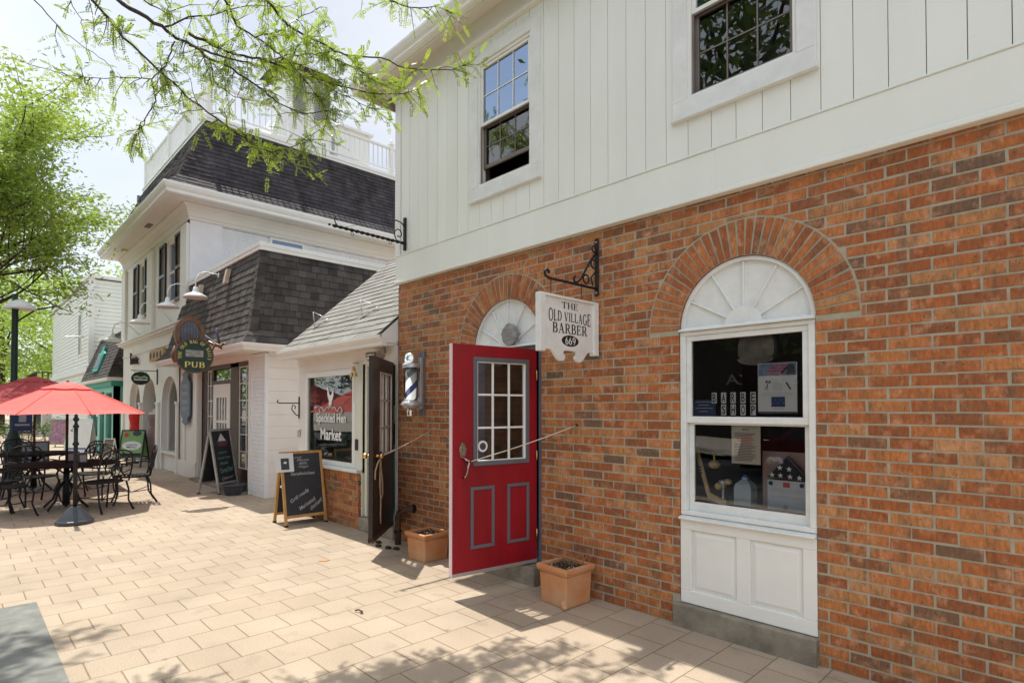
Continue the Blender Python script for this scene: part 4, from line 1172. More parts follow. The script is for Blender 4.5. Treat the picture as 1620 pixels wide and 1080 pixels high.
mb = MB(); [stripes(mb, 1.35 + .36 * k, .0628) for k in (-1, 0, 1)]; mb.build('blue_stripe', M['blue'], cyl)
mb = MB(); [stripes(mb, 1.53 + .36 * k, .0628) for k in (-2, -1, 0, 1)]; mb.build('tan_stripe', M['log'], cyl)
mb = MB(); mb.lathe([(.078, 1.59), (.078, 1.955)], (PX, PY, 0), 32); mb.build('glass_tube', M['glass'], bp_)

# ------------------------------------------------------------------ terracotta planters
def planter(cx, cy, w_, h, label, rot=0, chip=False):
    t = thing('terracotta_planter', label, 'planter', (cx, cy, 0), group='square terracotta planters by the brick wall', local=True)
    mb = MB()
    def ring(s_, z): return [(-s_, -s_, z), (s_, -s_, z), (s_, s_, z), (-s_, s_, z)]
    b_, m_, o_ = w_ * .43, w_ * .46, w_ * .52
    mb.hexa(ring(b_, 0), ring(m_, h * .80))
    mb.hexa(ring(m_ + .004, h * .80), ring(o_, h * .87))
    for (x0_, x1_, y0_, y1_) in ((-o_, o_, -o_, -o_ + .035), (-o_, o_, o_ - .035, o_), (-o_, -o_ + .035, -o_ + .035, o_ - .035), (o_ - .035, o_, -o_ + .035, o_ - .035)):
        mb.box(x0_, x1_, y0_, y1_, h * .871, h)
    t_ = mb.build('pot', M['terracotta'], t, bevel=.009, seg=3)
    mb = MB(); mb.box(-o_ + .036, o_ - .036, -o_ + .036, o_ - .036, h * .872, h * .91)
    for k in range(320): mb.ball((random.uniform(-1, 1) * (o_ - .045), random.uniform(-1, 1) * (o_ - .045), h * .91 + random.uniform(-.002, .004)), random.uniform(.003, .008), 6, rv=random.random())
    mb.build('soil', M['soil'], t)
    mb = MB()
    for k in range(26): mb.ball((random.uniform(-1, 1) * (o_ - .05), random.uniform(-1, 1) * (o_ - .06), h * .935), random.uniform(.003, .006), 6, rv=random.random())
    mb.build('pebbles', M['pebble'], t)
    if chip:
        mb = MB()
        for k in range(40):
            x_, y_ = random.uniform(-.08, .06), random.uniform(-.02, .1)
            mb.tube([(x_, y_, h * .9), (x_ + random.uniform(-.03, .03), y_ + random.uniform(-.03, .03), h * .9 + random.uniform(.02, .06)), (x_ + random.uniform(-.06, .06), y_ + random.uniform(-.05, .05), h * .9 + random.uniform(.03, .09))], .0016, 4)
        mb.tube([(.09, .08, h * .93), (.13, .10, h + .06)], .004, 5)
        mb.build('dry_stems', M['dry'], t)
        mb = MB(); mb.ball((o_ - .03, -o_ + .015, .018), .026, 8, sz=.8); mb.ball((o_ - .055, -o_ + .03, .02), .028, 8, sx=.8, sz=1.6); mb.build('broken_foot', M['terracotta'], t)
    t.rotation_euler = (0, 0, rot)
    return t
planter(2.715, -.215, .315, .30, 'terracotta planter with dry stems and a broken foot right of the red door', R(-3), True)
planter(.90, -.225, .325, .275, 'terracotta planter left of the red door, near the rusty pipe', R(1))
# rusty pipe at the wall
mb = MB(); mb.tube([(.19, -.12, 0), (.19, -.12, .30), (.20, -.11, .35), (.26, -.07, .39), (.33, -.01, .40)], [.034, .034, .036, .034, .034], 10)
pp = mb.build('standpipe', M['rust'], None, label='rusty bent pipe rising from the paving by the corner of the brick wall', cat='pipe')
mb = MB(); mb.lathe([(.05, 0), (.05, .008)], (.33, -.012, .40), 14, 'y'); mb.lathe([(.044, .13), (.044, .16)], (.19, -.12, 0), 10); mb.build('fitting', M['iron'], pp)
mb = MB()
for (x_, y_) in ((.13, -.33), (.28, -.30), (-.02, -.24), (.38, -.26)): mb.ball((x_, y_, .012), .05, 9, sz=.35, sy=.6)
mb.build('door_wedge', M['rubber'], None, label='dark flat rubber bits lying under the open black door', cat='doorstop')
mb = MB()
P = [(-.09, -.035), (-.03, -.05), (.05, -.03), (.09, 0), (.03, .04), (-.05, .035)]
mb.prism([(a_ * .6 - .36 + .0, b_ - .0) for a_, b_ in P], lambda u, v, w_: (u + .62, v - 1.02, w_), 0.001, .006)
mb.build('brick_chip', M['terracotta'], None, label='small flat reddish chip lying on the sunlit paving', cat='chip')
mb = MB(); mb.tube([(1.78, -1.52, .012), (1.80, -1.50, .02), (1.84, -1.49, .006)], .006, 5); mb.prism([(0, 0), (.03, .01), (.05, 0), (.03, -.012)], lambda u, v, w_: (1.81 + u, -1.50 + v, .014 + w_ + u * .2), 0, .002)
mb.build('dry_leaf', M['rust'], None, label='single curled dry leaf on the paving in front of the door', cat='leaf')

# ------------------------------------------------------------------ market shop (between the brick shop and the pub)
K = thing('market_shop_building', 'small white shop with grey shingle roof, big lettered window and black door', 'building', (-1.4, 0, 0))
mb = MB()
mb.wall(FY, -2.68, -.02, .70, 2.29, [(-2.40, -.98, .73, 2.0), (-.80, -.06, .60, 2.06)], 0.0, .14)
mb.box(-.80, -.60, .0, .14, .16, .6995) if False else None
mb.box(-2.68, -2.60, .14, 5, 0, 2.29)
mb.box(-.06, -.02, 0, .14, 0, .70)
mb.build('front_wall', M['pink_white'], K, bevel=.002)
mb = MB(); mb.box(-.97, -.80, -.012, .10, .16, 2.1); mb.box(-.79, -.735, .02, .10, .16, 2.06); mb.box(-.735, -.07, .02, .10, 2.03, 2.065)
mb.build('door_frame', pm('door_post', (.72, .70, .60), .55, var=.04), K, bevel=.004)
mb = MB(); mb.frame(FY, -2.42, -.97, .745, 2.02, .075, -.018, .03, wb=.06); f_ = mb.build('window_frame', M['trim'], K, bevel=.004)
mb = MB(); mb.poly([(-2.36, .005, .79), (-1.03, .005, .79), (-1.03, .005, 1.96), (-2.36, .005, 1.96)]); mb.build('pane', M['glass'], f_)
mb = MB(); mb.box(-2.66, -.80, -.085, .02, .70, .742); mb.build('window_sill', M['trim_worn'], K, bevel=.005)
mb = MB()
brick_field(mb, lambda u, v, w_: (u, w_, v), -2.66, -.83, 0, .60, phase=.03, y=-.05)
xx = -2.66
while xx < -.84:
    brick_piece(mb, [(xx + .004, .604), (min(xx + .064, -.83), .604), (min(xx + .064, -.83), .697), (xx + .004, .697)], lambda u, v, w_: (u, w_, v), -.058, brick_rnd()); xx += .0678
brick_field(mb, lambda u, v, w_: (-.83 - w_ , u, v), -.05, .02, 0, .69, y=-.014)
kb = mb.build('knee_wall', M['brick'], K)
mb = MB(); mb.box(-2.66, -.83, -.0425, .02, 0, .699); mb.build('mortar_joints', M['mortar'], kb)
mb = MB(); mb.box(-.81, .0 - .01, -.06, .13, 0, .158); mb.build('doorstep', M['concrete'], K, bevel=.008)
mb = MB()
mb.box(-2.6, -.02, 1.9, 1.98, 0, 2.6); mb.box(-2.6, -.02, .14, 1.9, 0, .14); mb.box(-2.6, -.02, .14, 1.9, 2.35, 2.45)
mb.box(-2.598, -2.57, .14, 1.9, .14, 2.35); mb.box(-.05, -.021, .14, 1.9, .14, 2.35)
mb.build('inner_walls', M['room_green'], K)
mb = MB(); mb.box(-2.5, -1.05, .15, .55, .68, .76); mb.build('display_counter', pm('mint_counter', (.30, .48, .38), .6), K, bevel=.004)
# eave, gutter and roof
SLP = .89
mb = MB(); mb.box(-2.70, -.02, -.22, .02, 2.235, 2.255); mb.box(-2.70, -.02, -.012, .0, 2.12, 2.2345); mb.build('soffit', M['pink_white'], K, bevel=.002)
mb = MB()
prof = [(-.22, 2.21), (-.265, 2.21), (-.275, 2.225), (-.275, 2.25), (-.30, 2.275), (-.315, 2.30), (-.315, 2.325), (-.305, 2.325), (-.29, 2.30), (-.22, 2.30)]
mb.prism(prof, lambda u, v, w_: (w_, u, v), -2.74, .10); mb.build('gutter', M['pink_white'], K, bevel=.002)
mb = MB()
yb, zb_, yt = -.28, 2.325, 2.4
shingles(mb, (-2.72, yb, zb_), (-.01, yb, zb_), (-.01, yt, zb_ + SLP * (yt - yb)), (-2.72, yt, zb_ + SLP * (yt - yb)), .135, .30, .011, .2)
rf = mb.build('roof', M['shingle_grey'], K)
mb = MB(); mb.hexa([(-2.70, -.2, 2.26), (-.02, -.2, 2.26), (-.02, yt, 2.26), (-2.70, yt, 2.26)], [(-2.70, -.2, 2.36), (-.02, -.2, 2.36), (-.02, yt, zb_ + SLP * (yt - yb) - .04), (-2.70, yt, zb_ + SLP * (yt - yb) - .04)]); mb.build('roof_deck', M['trim'], K)
for (x_, y_) in ((-2.43, .13), (-1.05, .13)):
    z_ = zb_ + SLP * (y_ - yb)
    mb = MB(); mb.tube([(x_, y_, z_ + .01), (x_ - .02, y_ - .02, z_ + .24)], .006, 5); mb.tube([(x_ + .01, y_ - .04, z_ - .02), (x_ + .26, y_ + .08, z_ + .12)], .009, 5)
    mb.tube([(x_ - .02, y_ - .02, z_ + .24), (x_ + .26, y_ + .08, z_ + .12)], .004, 5)
    mb.build('snow_guard', M['alu'], rf)
# window lettering (white, on the glass)
mb = MB(); GY = -.0005
def lett(mb, s_, cx, cz, w_, h_, **k): mb.text(s_, (cx, GY, cz), X_, Z_, w=w_, h=h_, d=.001, **k)
lett(mb, 'Speckled Hen', -1.66, 1.36, .86, .165, bold=.022)
lett(mb, 'Market', -1.655, 1.155, .60, .16, bold=.024)
HN = [(-.06, 0), (-.05, .05), (-.085, .10), (-.10, .15), (-.095, .21), (-.115, .20), (-.10, .24), (-.075, .245), (-.065, .20), (-.04, .14), (.0, .125), (.04, .16), (.075, .21), (.08, .13), (.06, .08), (.03, .045), (.03, 0), (.015, -.0), (.012, -.035), (.03, -.04), (.0, -.045), (-.005, -.005), (-.03, -.005), (-.035, -.035), (-.015, -.045), (-.05, -.04)]
mb.prism([(-1.66 + a_, 1.56 + b_) for a_, b_ in HN], FY, GY - .001, GY)
for s_ in (1, -1):
    P = [(-1.66 + s_ * (.05 + .03 * i), GY - .002, 1.50 + .028 * math.sin(i * 1.05)) for i in range(9)] + [(-1.66 + s_ * (.345 - .03 * math.sin(j * .8)), GY - .002, 1.47 + .02 * j * math.cos(j * .8)) for j in range(4)]
    mb.tube(P, .006, 5)
mb.build('window_lettering', M['white'], K)
# open black door
HB = Vector((-.075, -.012, 0)); FB0 = Vector((.59, -.675, 0)); eb = (HB - FB0).normalized(); nb = Vector((eb.y, -eb.x, 0)); LB = (HB - FB0).length
FBd = lambda u, v, w_: tuple(FB0 + eb * u + nb * w_ + Vector((0, 0, v)))
mb = MB(); mb.wall(FBd, 0, LB, .185, 2.04, [(.30, .80, 1.02, 1.88)], .0, -.042)
bd = mb.build('black_door', M['brown_door'], K, bevel=.003)
mb = MB(); mb.bx(FBd, .0, LB, .168, .215, -.048, .006); mb.build('kick_strip', M['rust'], bd, bevel=.002)
mb = MB(); mb.frame(FBd, .285, .815, 1.005, 1.895, .02, -.005, .008)
for k in (1, 2):
    uu = .30 + .5 * k / 3; vv = 1.02 + .86 * k / 3
    mb.bx(FBd, uu - .012, uu + .012, 1.025, 1.875, -.028, -.004); mb.bx(FBd, .305, .795, vv - .012, vv + .012, -.027, -.005)
mb.build('muntins', pm('muntin_tan', (.50, .42, .36), .5), bd)
mb = MB(); mb.poly([FBd(.30, 1.02, -.015), FBd(.80, 1.02, -.015), FBd(.80, 1.88, -.015), FBd(.30, 1.88, -.015)]); mb.build('pane', M['glass'], bd)
mb = MB()
c_ = Vector(FBd(.085, 1.03, 0)); mb.tube([c_, c_ + nb * .045], [.022, .014], 10); mb.ball(c_ + nb * .065, .030, 12)
mb.tube([c_ - nb * .042, c_ - nb * .085], [.022, .014], 10); mb.ball(c_ - nb * .10, .030, 12)
mb.build('door_knob', M['brass'], bd)
mb = MB(); mb.bx(FBd, .19, .33, .98, 1.06, .004, .012); mb.build('tag', M['ink'], bd)
# rope tied to the knob
kn = c_ + nb * .07
mb = MB()
we = Vector((.655, -.015, 1.272)) ; ws = kn + Vector((0, 0, 0))
mb.tube([ws.lerp(we + Vector((0, 0, 0)), t / 8) - Vector((0, 0, .01 * math.sin(math.pi * t / 8))) for t in range(9)], .0065, 6)
def dr(u, v, w_=.02): return FBd(u, v, w_)
mb.tube([dr(.10, 1.03, .06), dr(.17, 1.00, .03), dr(.22, .88), dr(.20, .74), dr(.235, .62), dr(.29, .57), dr(.33, .62), dr(.32, .76), dr(.25, .92), dr(.20, 1.0, .03)], .008, 6)
mb.tube([dr(.18, 1.0, .03), dr(.25, .84), dr(.24, .68), dr(.25, .55), dr(.24, .40), dr(.25, .32)], .008, 6)
mb.tube([dr(.10, 1.02, .06), dr(.05, .97, .04), dr(.02, .88, .02), dr(.015, .80, .02)], .007, 6)
mb.build('rope', M['rope'], None, label='tan rope looped on the knob of the open black door', cat='rope')
# small hardware on the market front
mb = MB(); mb.box(-2.672, -2.664, -.012, 0, 1.34, 1.56) if False else mb.box(-2.66, -2.64, -.014, 0, 1.36, 1.68)
b3 = mb.build('small_bracket', M['iron'], None, label='small empty black scroll bracket at the left edge of the market window', cat='bracket')
mb = MB(); mb.tube([(-2.65, -.014, 1.585), (-2.65, -.30, 1.585), (-2.65, -.33, 1.60), (-2.65, -.32, 1.63)], .009, 6); mb.tube([(-2.65, -.014, 1.40), (-2.65, -.06, 1.42), (-2.65, -.12, 1.50), (-2.65, -.10, 1.56), (-2.65, -.06, 1.54), (-2.65, -.07, 1.50)], .008, 6); mb.build('arm', M['iron'], b3)
mb = MB(); mb.box(-2.66, -2.60, -.03, -.002, 1.09, 1.20); mb.build('door_bell', M['alu'], None, bevel=.006, label='small grey box low on the left post of the market window', cat='box')
mb = MB(); mb.box(-.95, -.89, -.03, -.013, .98, 1.12); mb.build('lock_box', M['iron_soft'], None, bevel=.004, label='small dark latch on the white post beside the black door', cat='latch')
mb = MB()
mb.tube([(-.88, -.02, 2.08), (-.88, -.10, 2.08)], .008, 6); mb.tube([(-.88, -.08, 2.08), (-.88, -.08, 1.60)], .003, 4)
be = mb.build('shop_bells', M['brass'], None, label='cluster of small brass bells hanging at the market door', cat='bell')
mb = MB()
for (dx, dz) in ((0, -.03), (-.045, -.10), (.04, -.10)): mb.lathe([(.0, .035), (.015, .03), (.022, 0), (.030, -.02), (.031, -.024)], (-.88 + dx, -.085, 2.03 + dz), 12)
mb.build('bell', M['brass'], be)
mb = MB(); mb.lathe([(.05, 0), (.05, .012)], (-.30, -.02, 2.19), 14, 'y')
fl = mb.build('flood_light', M['nickel'], None, label='twin-head bronze floodlight under the market gutter', cat='light')
for s_ in (-1, 1):
    mb = MB(); p = Vector((-.30, -.06, 2.165)); d_ = Vector((s_ * .9, -.5, -.25)).normalized(); q = p + d_ * .05
    mb.tube([Vector((-.30, -.02, 2.18)), p, q], .010, 6); mb.tube([q, q + d_ * .05, q + d_ * .10, q + d_ * .12], [.030, .042, .055, .055], 14); mb.build('lamp_head', M['nickel'], fl)
# apples basket in market window
mb = MB(); mb.tube([(-1.42 + .13 * math.cos(a), .22, .80 + .24 * math.sin(a)) for a in [math.pi * i / 14 for i in range(15)]], .008, 6); mb.lathe([(.10, .765), (.13, .80), (.135, .86), (.125, .86), (.1, .80)], (-1.42, .24, 0), 18)
bs_ = mb.build('basket', M['wicker'], None, label='wicker basket with a hoop handle behind the market window', cat='basket')
mb = MB()
for k in range(16): mb.ball((-1.15 + random.uniform(-.09, .09), .26 + random.uniform(-.07, .07), .80 + random.uniform(0, .12)), .038, 10)
mb.box(-1.27, -1.03, .17, .35, .762, .79)
mb.build('apple_tray', M['apple'], None, label='tray piled with green apples behind the market window', cat='fruit tray')
mb = MB(); mb.box(-1.30, -1.10, .7, .9, .16, 1.55); ck = mb.build('cooler', M['room_green'], None, bevel=.01, label='tall pale green cooler standing inside the market', cat='cooler')
mb = MB(); mb.box(-1.25, -1.14, .695, .6995, 1.0, 1.3); mb.build('panel', M['black'], ck)

# ------------------------------------------------------------------ pub building
Q = thing('pub_building', 'white one-storey pub with dark shingled mansard roof and brown framed doorway', 'building', (-6, 0, 0))
PXR = -4.14
FXp = FXw(PXR)
mb = MB(); z = 0
while z < 2.5:
    mb.box(PXR - .012, PXR, .12, 6, z + .0012, min(z + .2, 2.52) - .0012); z += .2
mb.box(PXR - .16, PXR - .0125, .12, 6, 0, 2.52)
mb.build('side_wall', M['pink_white'], Q, bevel=.0015)
mb = MB(); z = 0
while z < 2.44:
    x_ = -4.78 + (0 if round(z / .068) % 2 else -.1)
    while x_ < PXR:
        a_, b_ = max(x_, -4.78), min(x_ + .20, PXR)
        if b_ - a_ > .02: mb.box(a_ + .002, b_ - .002, .055 + random.uniform(-.001, .001), .07, z + .002, z + .066)
        x_ += .2
    z += .068
mb.box(-4.78, PXR, .0655, .12, 0, 2.44)
mb.build('corner_pier', M['white_brick'], Q)
mb = MB(); mb.wall(FY, -9.12, -4.78, 0, 2.46, [(-7.72, -4.82, .04, 2.36)], .03, .10)
mb.box(-8.75, -8.62, .0, .03, 0, 2.42); mb.box(-8.0, -7.74, .0, .03, 0, 2.42); mb.box(-9.10, -7.74, -.02, -.0005, 0, .35)
mb.build('front_wall', M['cream'], Q, bevel=.004)
# doorway infill at y=.12
mb = MB()
mb.box(-7.72, -7.40, .11, .16, .04, 2.36); mb.box(-7.0, -5.98, .11, .16, 1.99, 2.06); mb.box(-5.98, -5.55, .11, .16, .04, 2.36)
mb.box(-7.40, -7.0, .11, .16, .04, .40); mb.box(-5.55, -4.80, .11, .16, .04, .40); mb.box(-7.40, -4.82, .11, .16, 2.28, 2.36); mb.box(-7.06, -7.0, .11, .16, .40, 2.28)
dw = mb.build('doorway_frame', M['dark_wood'], Q, bevel=.004)
mb = MB()
for (a_, b_) in ((-7.40, -7.06), (-5.55, -4.82)):
    mb.frame(FY, a_, b_, .40, 2.28, .018, .120, .14)
    for k in range(1, 6): mb.box(a_ + .018, b_ - .018, .1215, .1385, .40 + 1.88 * k / 6 - .007, .40 + 1.88 * k / 6 + .007)
    xm = (a_ + b_) / 2; mb.box(xm - .007, xm + .007, .1205, .1395, .418, 2.262)
mb.build('sidelight_muntins', M['cream'], dw)
mb = MB()
for (a_, b_) in ((-7.40, -7.06), (-5.55, -4.82), (-7.0, -5.98)): mb.poly([(a_, .145, .42 if a_ != -7.0 else 2.06), (b_, .145, .42 if a_ != -7.0 else 2.06), (b_, .145, 2.27), (a_, .145, 2.27)])
mb.build('sidelight_panes', M['glass'], dw)
mb = MB(); mb.wall(FY, -6.99, -5.99, .05, 1.985, [(-6.80, -6.18, .75, 1.72)], .105, .15)
pd = mb.build('white_door', M['cream'], Q, bevel=.004)
mb = MB()
for k in (1, 2, 3): mb.box(-6.80 + .62 * k / 4 - .022, -6.80 + .62 * k / 4 + .022, .115, .135, .75, 1.72)
mb.box(-6.80, -6.18, .1155, .1345, 1.22, 1.27); mb.build('muntins', M['cream'], pd)
mb = MB(); mb.poly([(-6.80, .128, .75), (-6.18, .128, .75), (-6.18, .128, 1.72), (-6.80, .128, 1.72)]); mb.build('pane', M['glass'], pd)
mb = MB(); mb.box(-7.38, -7.2, .25, .27, .5, 2.2); mb.box(-7.18, -7.05, .24, .26, .5, 2.2); mb.build('curtain', pm('curtain', (.45, .42, .45), .9), Q)
mb = MB(); mb.box(-9.0, -4.3, 2.6, 2.7, 0, 4.1); mb.box(-9.0, -8.9, .12, 2.6, 0, 2.5); mb.box(-9.0, -4.3, .12, 2.6, -.02, .03); mb.box(-9.0, -4.3, .2, 2.6, 2.53, 2.6)
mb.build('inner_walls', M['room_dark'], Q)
mb = MB(); mb.box(-7.75, -4.80, -.12, .11, -.02, .05); mb.build('doorstep', M['concrete'], Q, bevel=.006)
# soffit + fascia
mb = MB()
mb.hexa([(-9.30, -.40, 2.455), (-3.80, -.40, 2.455), (-4.14, .07, 2.455), (-9.30, .07, 2.455)], [(-9.30, -.40, 2.475), (-3.80, -.40, 2.475), (-4.14, .07, 2.475), (-9.30, .07, 2.475)])
mb.hexa([(-4.14, .07, 2.4555), (-3.80, -.40, 2.4555), (-3.80, 4.6, 2.4555), (-4.14, 4.6, 2.4555)], [(-4.14, .07, 2.4755), (-3.80, -.40, 2.4755), (-3.80, 4.6, 2.4755), (-4.14, 4.6, 2.4755)])
mb.build('soffit', M['pink_white'], Q)
def fascia(name, parent, path, prof, mat, bevel=0):
    """prof (out, z) swept along mitred path of (x, y, ox, oy): corner points with outward dirs"""
    mb = MB(); n = len(prof); V = []
    for (x_, y_, ox, oy) in path:
        for (o_, z_) in prof: V.append((x_ + ox * o_, y_ + oy * o_, z_))
    F = []
    for i in range(len(path) - 1):
        for j in range(n): F.append((i * n + j, i * n + (j + 1) % n, (i + 1) * n + (j + 1) % n, (i + 1) * n + j))
    F.append(list(range(n))); F.append([(len(path) - 1) * n + j for j in range(n)][::-1])
    mb.add(V, F)
    return mb.build(name, mat, parent, bevel=bevel)
gp = [(-.05, 2.44), (.0, 2.44), (.012, 2.455), (.012, 2.475), (.035, 2.50), (.048, 2.53), (.048, 2.556), (-.05, 2.56)]
fascia('fascia', Q, [(-9.32, -.40, 0, -1), (-3.80, -.40, 1, -1), (-3.80, 4.6, 1, 0)], gp, M['pink_white'], .002)
# mansard: flared foot then steep face
A0 = [(-9.30, -.42, 2.56), (-3.78, -.42, 2.56)]; A1_ = [(-9.05, -.25, 2.80), (-3.95, -.25, 2.80)]; A2 = [(-8.45, .02, 4.20), (-4.24, .02, 4.20)]
mb = MB()
shingles(mb, A0[0], A0[1], A1_[1], A1_[0], .125, .17, .014, .22)
shingles(mb, A1_[0], A1_[1], A2[1], A2[0], .125, .17, .014, .22)
mb.rv = .5
S0 = [(-3.78, -.42, 2.56), (-3.78, 4.5, 2.56)]; S1 = [(-3.95, -.25, 2.80), (-3.95, 4.5, 2.80)]; S2 = [(-4.24, .02, 4.20), (-4.24, 4.5, 4.20)]
shingles(mb, S0[0], S0[1], S1[1], S1[0], .125, .17, .014, .22)
shingles(mb, S1[0], S1[1], S2[1], S2[0], .125, .17, .014, .22)
# hip cap shingles
P = [Vector(A0[1]), Vector(A1_[1]), Vector(A2[1])]
for i in range(14):
    t = i / 14.
    p = P[0].lerp(P[1], t / .16) if t < .16 else P[1].lerp(P[2], (t - .16) / .84)
    t2 = min(1, t + .085); q = P[0].lerp(P[1], t2 / .16) if t2 < .16 else P[1].lerp(P[2], (t2 - .16) / .84)
    for dv in (Vector((-.12, .0, 0)), Vector((0, .12, 0))):
        off = Vector((.016, -.016, 0)) * 1.1
        mb.add([p + off, p + off * .9 + dv, q + off * .6 + dv, q + off * .6], [(0, 1, 2, 3)], rv=random.random())
mb.build('roof', M['shingle'], Q)
gt = [(-.04, 4.19), (.022, 4.19), (.022, 4.25), (.034, 4.255), (.034, 4.32), (-.04, 4.325)]
fascia('roof_edge_trim', Q, [(-8.45, .0, 0, -1), (-4.22, .0, 1, -1), (-4.22, 4.6, 1, 0)], gt, M['trim'], .002)
mb = MB(); mb.box(-8.4, -4.27, .05, 4.6, 4.10, 4.20); mb.box(-8.34, -4.3, .15, 4.5, 2.7, 2.75); mb.build('flat_roof', M['stone_far'], Q)
mb = MB(); mb.tube([(-5.10, -.36, 2.60), (-5.06, -.42, 2.80), (-5.04, -.42, 2.90)], .025, 6); mb.tube([(-5.10, -.36, 2.60), (-5.62, -.48, 2.85)], .008, 5); mb.build('roof_floodlight', M['plaque'], Q)
mb = MB(); mb.obox((-5.58, -.10, 3.94), (.05, 0, 0), (0, .035, 0), (.02, .02, .13)); mb.build('roof_block', pm('pale_wood', (.62, .52, .40), .7), Q)
mb = MB(); mb.obox((-7.08, -.13, 3.86), (.05, 0, 0), (0, .035, 0), (.0, .02, .15)); mb.build('roof_block', MATS['pale_wood'], Q)
# wall plaque
pq = thing('wall_plaque', 'tall narrow blue-grey plaque with pointed ends on the white pier by the pub', 'sign', (-8.4, -.04, 1.2))
P = [(-.22, 1.36), (-.22, 2.06), (-.12, 2.16), (-.12, 2.22), (-.16, 2.26), (0, 2.33), (.16, 2.26), (.12, 2.22), (.12, 2.16), (.22, 2.06), (.22, 1.36), (.12, 1.28), (.12, 1.24), (.15, 1.20), (0, 1.14), (-.15, 1.20), (-.12, 1.24), (-.12, 1.28)]
mb = MB(); mb.prism([(-8.38 + a_ * 1.5, b_) for a_, b_ in P][::-1], FY, -.055, -.028); mb.build('board', M['plaque'], pq, bevel=.006)
mb = MB()
for k, z in enumerate((2.0, 1.84, 1.66, 1.50)):
    for j in range(2): mb.box(-8.60, -8.60 + random.uniform(.30, .44), -.0585, -.056, z - .045 * j, z - .045 * j + .022)
mb.build('lettering', M['ink_light'], pq)

# PUB blade sign: oval board and bronze bracket with violin-shaped top
pg = thing('pub_sign', 'round dark green PUB sign with gold letters hanging over the pavement', 'sign', (-4.6, -.95, 2.1))
def FP(u, v, w_): return (-4.6 + w_, u, v)
def ell(cy, cz, a_, b_, n=40): return [(cy + a_ * math.cos(2 * math.pi * i / n), cz + b_ * math.sin(2 * math.pi * i / n)) for i in range(n)]
mb = MB(); mb.prism(ell(-.895, 2.365, .285, .287), FP, -.022, .022); mb.build('board', pm('sign_rim', (.10, .055, .03), .45), pg, bevel=.006, seg=2)
mb = MB(); mb.prism(ell(-.895, 2.365, .262, .264), FP, -.024, .024); mb.build('green_panel', M['sign_green'], pg)
mb = MB()
serif_text(mb, 'PUB', (-4.5755, -.895, 2.215), Y_, Z_, w_=.30, h=.088, d=.001)
def ring_txt(mb, txt, cy, cz, ra, rb, a0, a1, h_):
    n = len(txt)
    for i, ch in enumerate(txt):
        if ch == ' ': continue
        a = R(a0 + (a1 - a0) * i / (n - 1))
        c = Vector((-4.5755, cy + ra * math.cos(a), cz + rb * math.sin(a)))
        u_ = Vector((0, math.cos(a), math.sin(a))); r_ = Vector((0, math.sin(a), -math.cos(a)))
        S, wd = glyph(ch)
        serif_text(mb, ch, c, r_, u_, w_=wd * h_ * .8, h=h_, d=.001)
ring_txt(mb, 'THE OLD BAG OF NAILS', -.895, 2.365, .222, .224, 192, -12, .052)
mb.build('lettering', M['gold'], pg)
mb = MB(); mb.box(-4.577, -4.5745, -1.03, -.77, 2.34, 2.45); mb.ball((-4.575, -.90, 2.385), .07, 10, sx=.02, sz=.4); mb.build('picture', M['log'], pg)
pbk = thing('pub_sign_bracket', 'large curved bronze scroll bracket behind the round PUB sign', 'bracket', (-4.7, -1.1, 2.2))
mb = MB()
CY, CZ = -.93, 2.71
def FP2(u, v, w_): return (-4.74 + w_, u, v)
O_ = ell(CY, CZ, .225, .30, 32); I_ = ell(CY, CZ, .165, .225, 32)
for i in range(32):
    j = (i + 1) % 32
    mb.hexa([FP2(*O_[i], -.035), FP2(*O_[j], -.035), FP2(*I_[j], -.035), FP2(*I_[i], -.035)], [FP2(*O_[i], .035), FP2(*O_[j], .035), FP2(*I_[j], .035), FP2(*I_[i], .035)])
mb.tube([(-4.74, CY + .22, CZ - .16), (-4.74, CY + .34, CZ - .22), (-4.72, CY + .38, CZ - .12), (-4.72, CY + .46, CZ - .16), (-4.72, CY + .52, CZ - .10)], [.03, .035, .03, .035, .02], 8)
mb.tube([(-4.74, CY - .20, CZ - .20), (-4.74, CY - .26, CZ - .36), (-4.74, CY - .20, CZ - .46)], .03, 8)
mb.tube([(-4.72, CY + .5, CZ - .12), (-4.72, -.38, 2.62)], .016, 6)
mb.tube([(-4.72, -.66, 2.62), (-4.72, -.38, 2.50), ], .02, 6)
mb.build('scroll_frame', M['bronze'], pbk)
mb = MB(); mb.prism(ell(CY, CZ, .16, .22, 28), FP2, -.01, .01); mb.build('panel', M['plaque'], pbk)
mb = MB()
for k in range(-3, 4): 
    h_ = .19 * math.sqrt(max(0, 1 - (k * .045 / .18) ** 2)); mb.tube([(-4.715, CY + k * .045, CZ - h_), (-4.715, CY + k * .045, CZ + h_)], .006, 5)
mb.build('bars', M['bronze'], pbk)

# ------------------------------------------------------------------ big white brick building
G = thing('white_brick_building', 'tall white brick building with dark mansard roof, roof railing and arched shopfront', 'building', (-12, 0, 0))
BXL, BXR = -15.2, -8.35
mb = MB()
ar = [(-13.6, 1.62, .66), (-11.9, 1.58, .72), (-9.9, 1.55, .72)]
mortar_wall(mb, FY, BXL, -9.08, 0, 3.32, sorted(ar), 0.0)
for (cx, zs, r) in ar:
    N = 18
    for i in range(N):
        t0, t1 = math.pi * i / N, math.pi * (i + 1) / N
        mb.poly([(cx + r * math.cos(t0), 0, zs + r * math.sin(t0)), (cx + r * math.cos(t1), 0, zs + r * math.sin(t1)), (cx + r * math.cos(t1), .28, zs + r * math.sin(t1)), (cx + r * math.cos(t0), .28, zs + r * math.sin(t0))])
    for x_ in (cx - r, cx + r): mb.poly([(x_, 0, 0), (x_, .28, 0), (x_, .28, zs), (x_, 0, zs)])
mb.build('arcade_wall', M['cream'], G)
mb = MB()
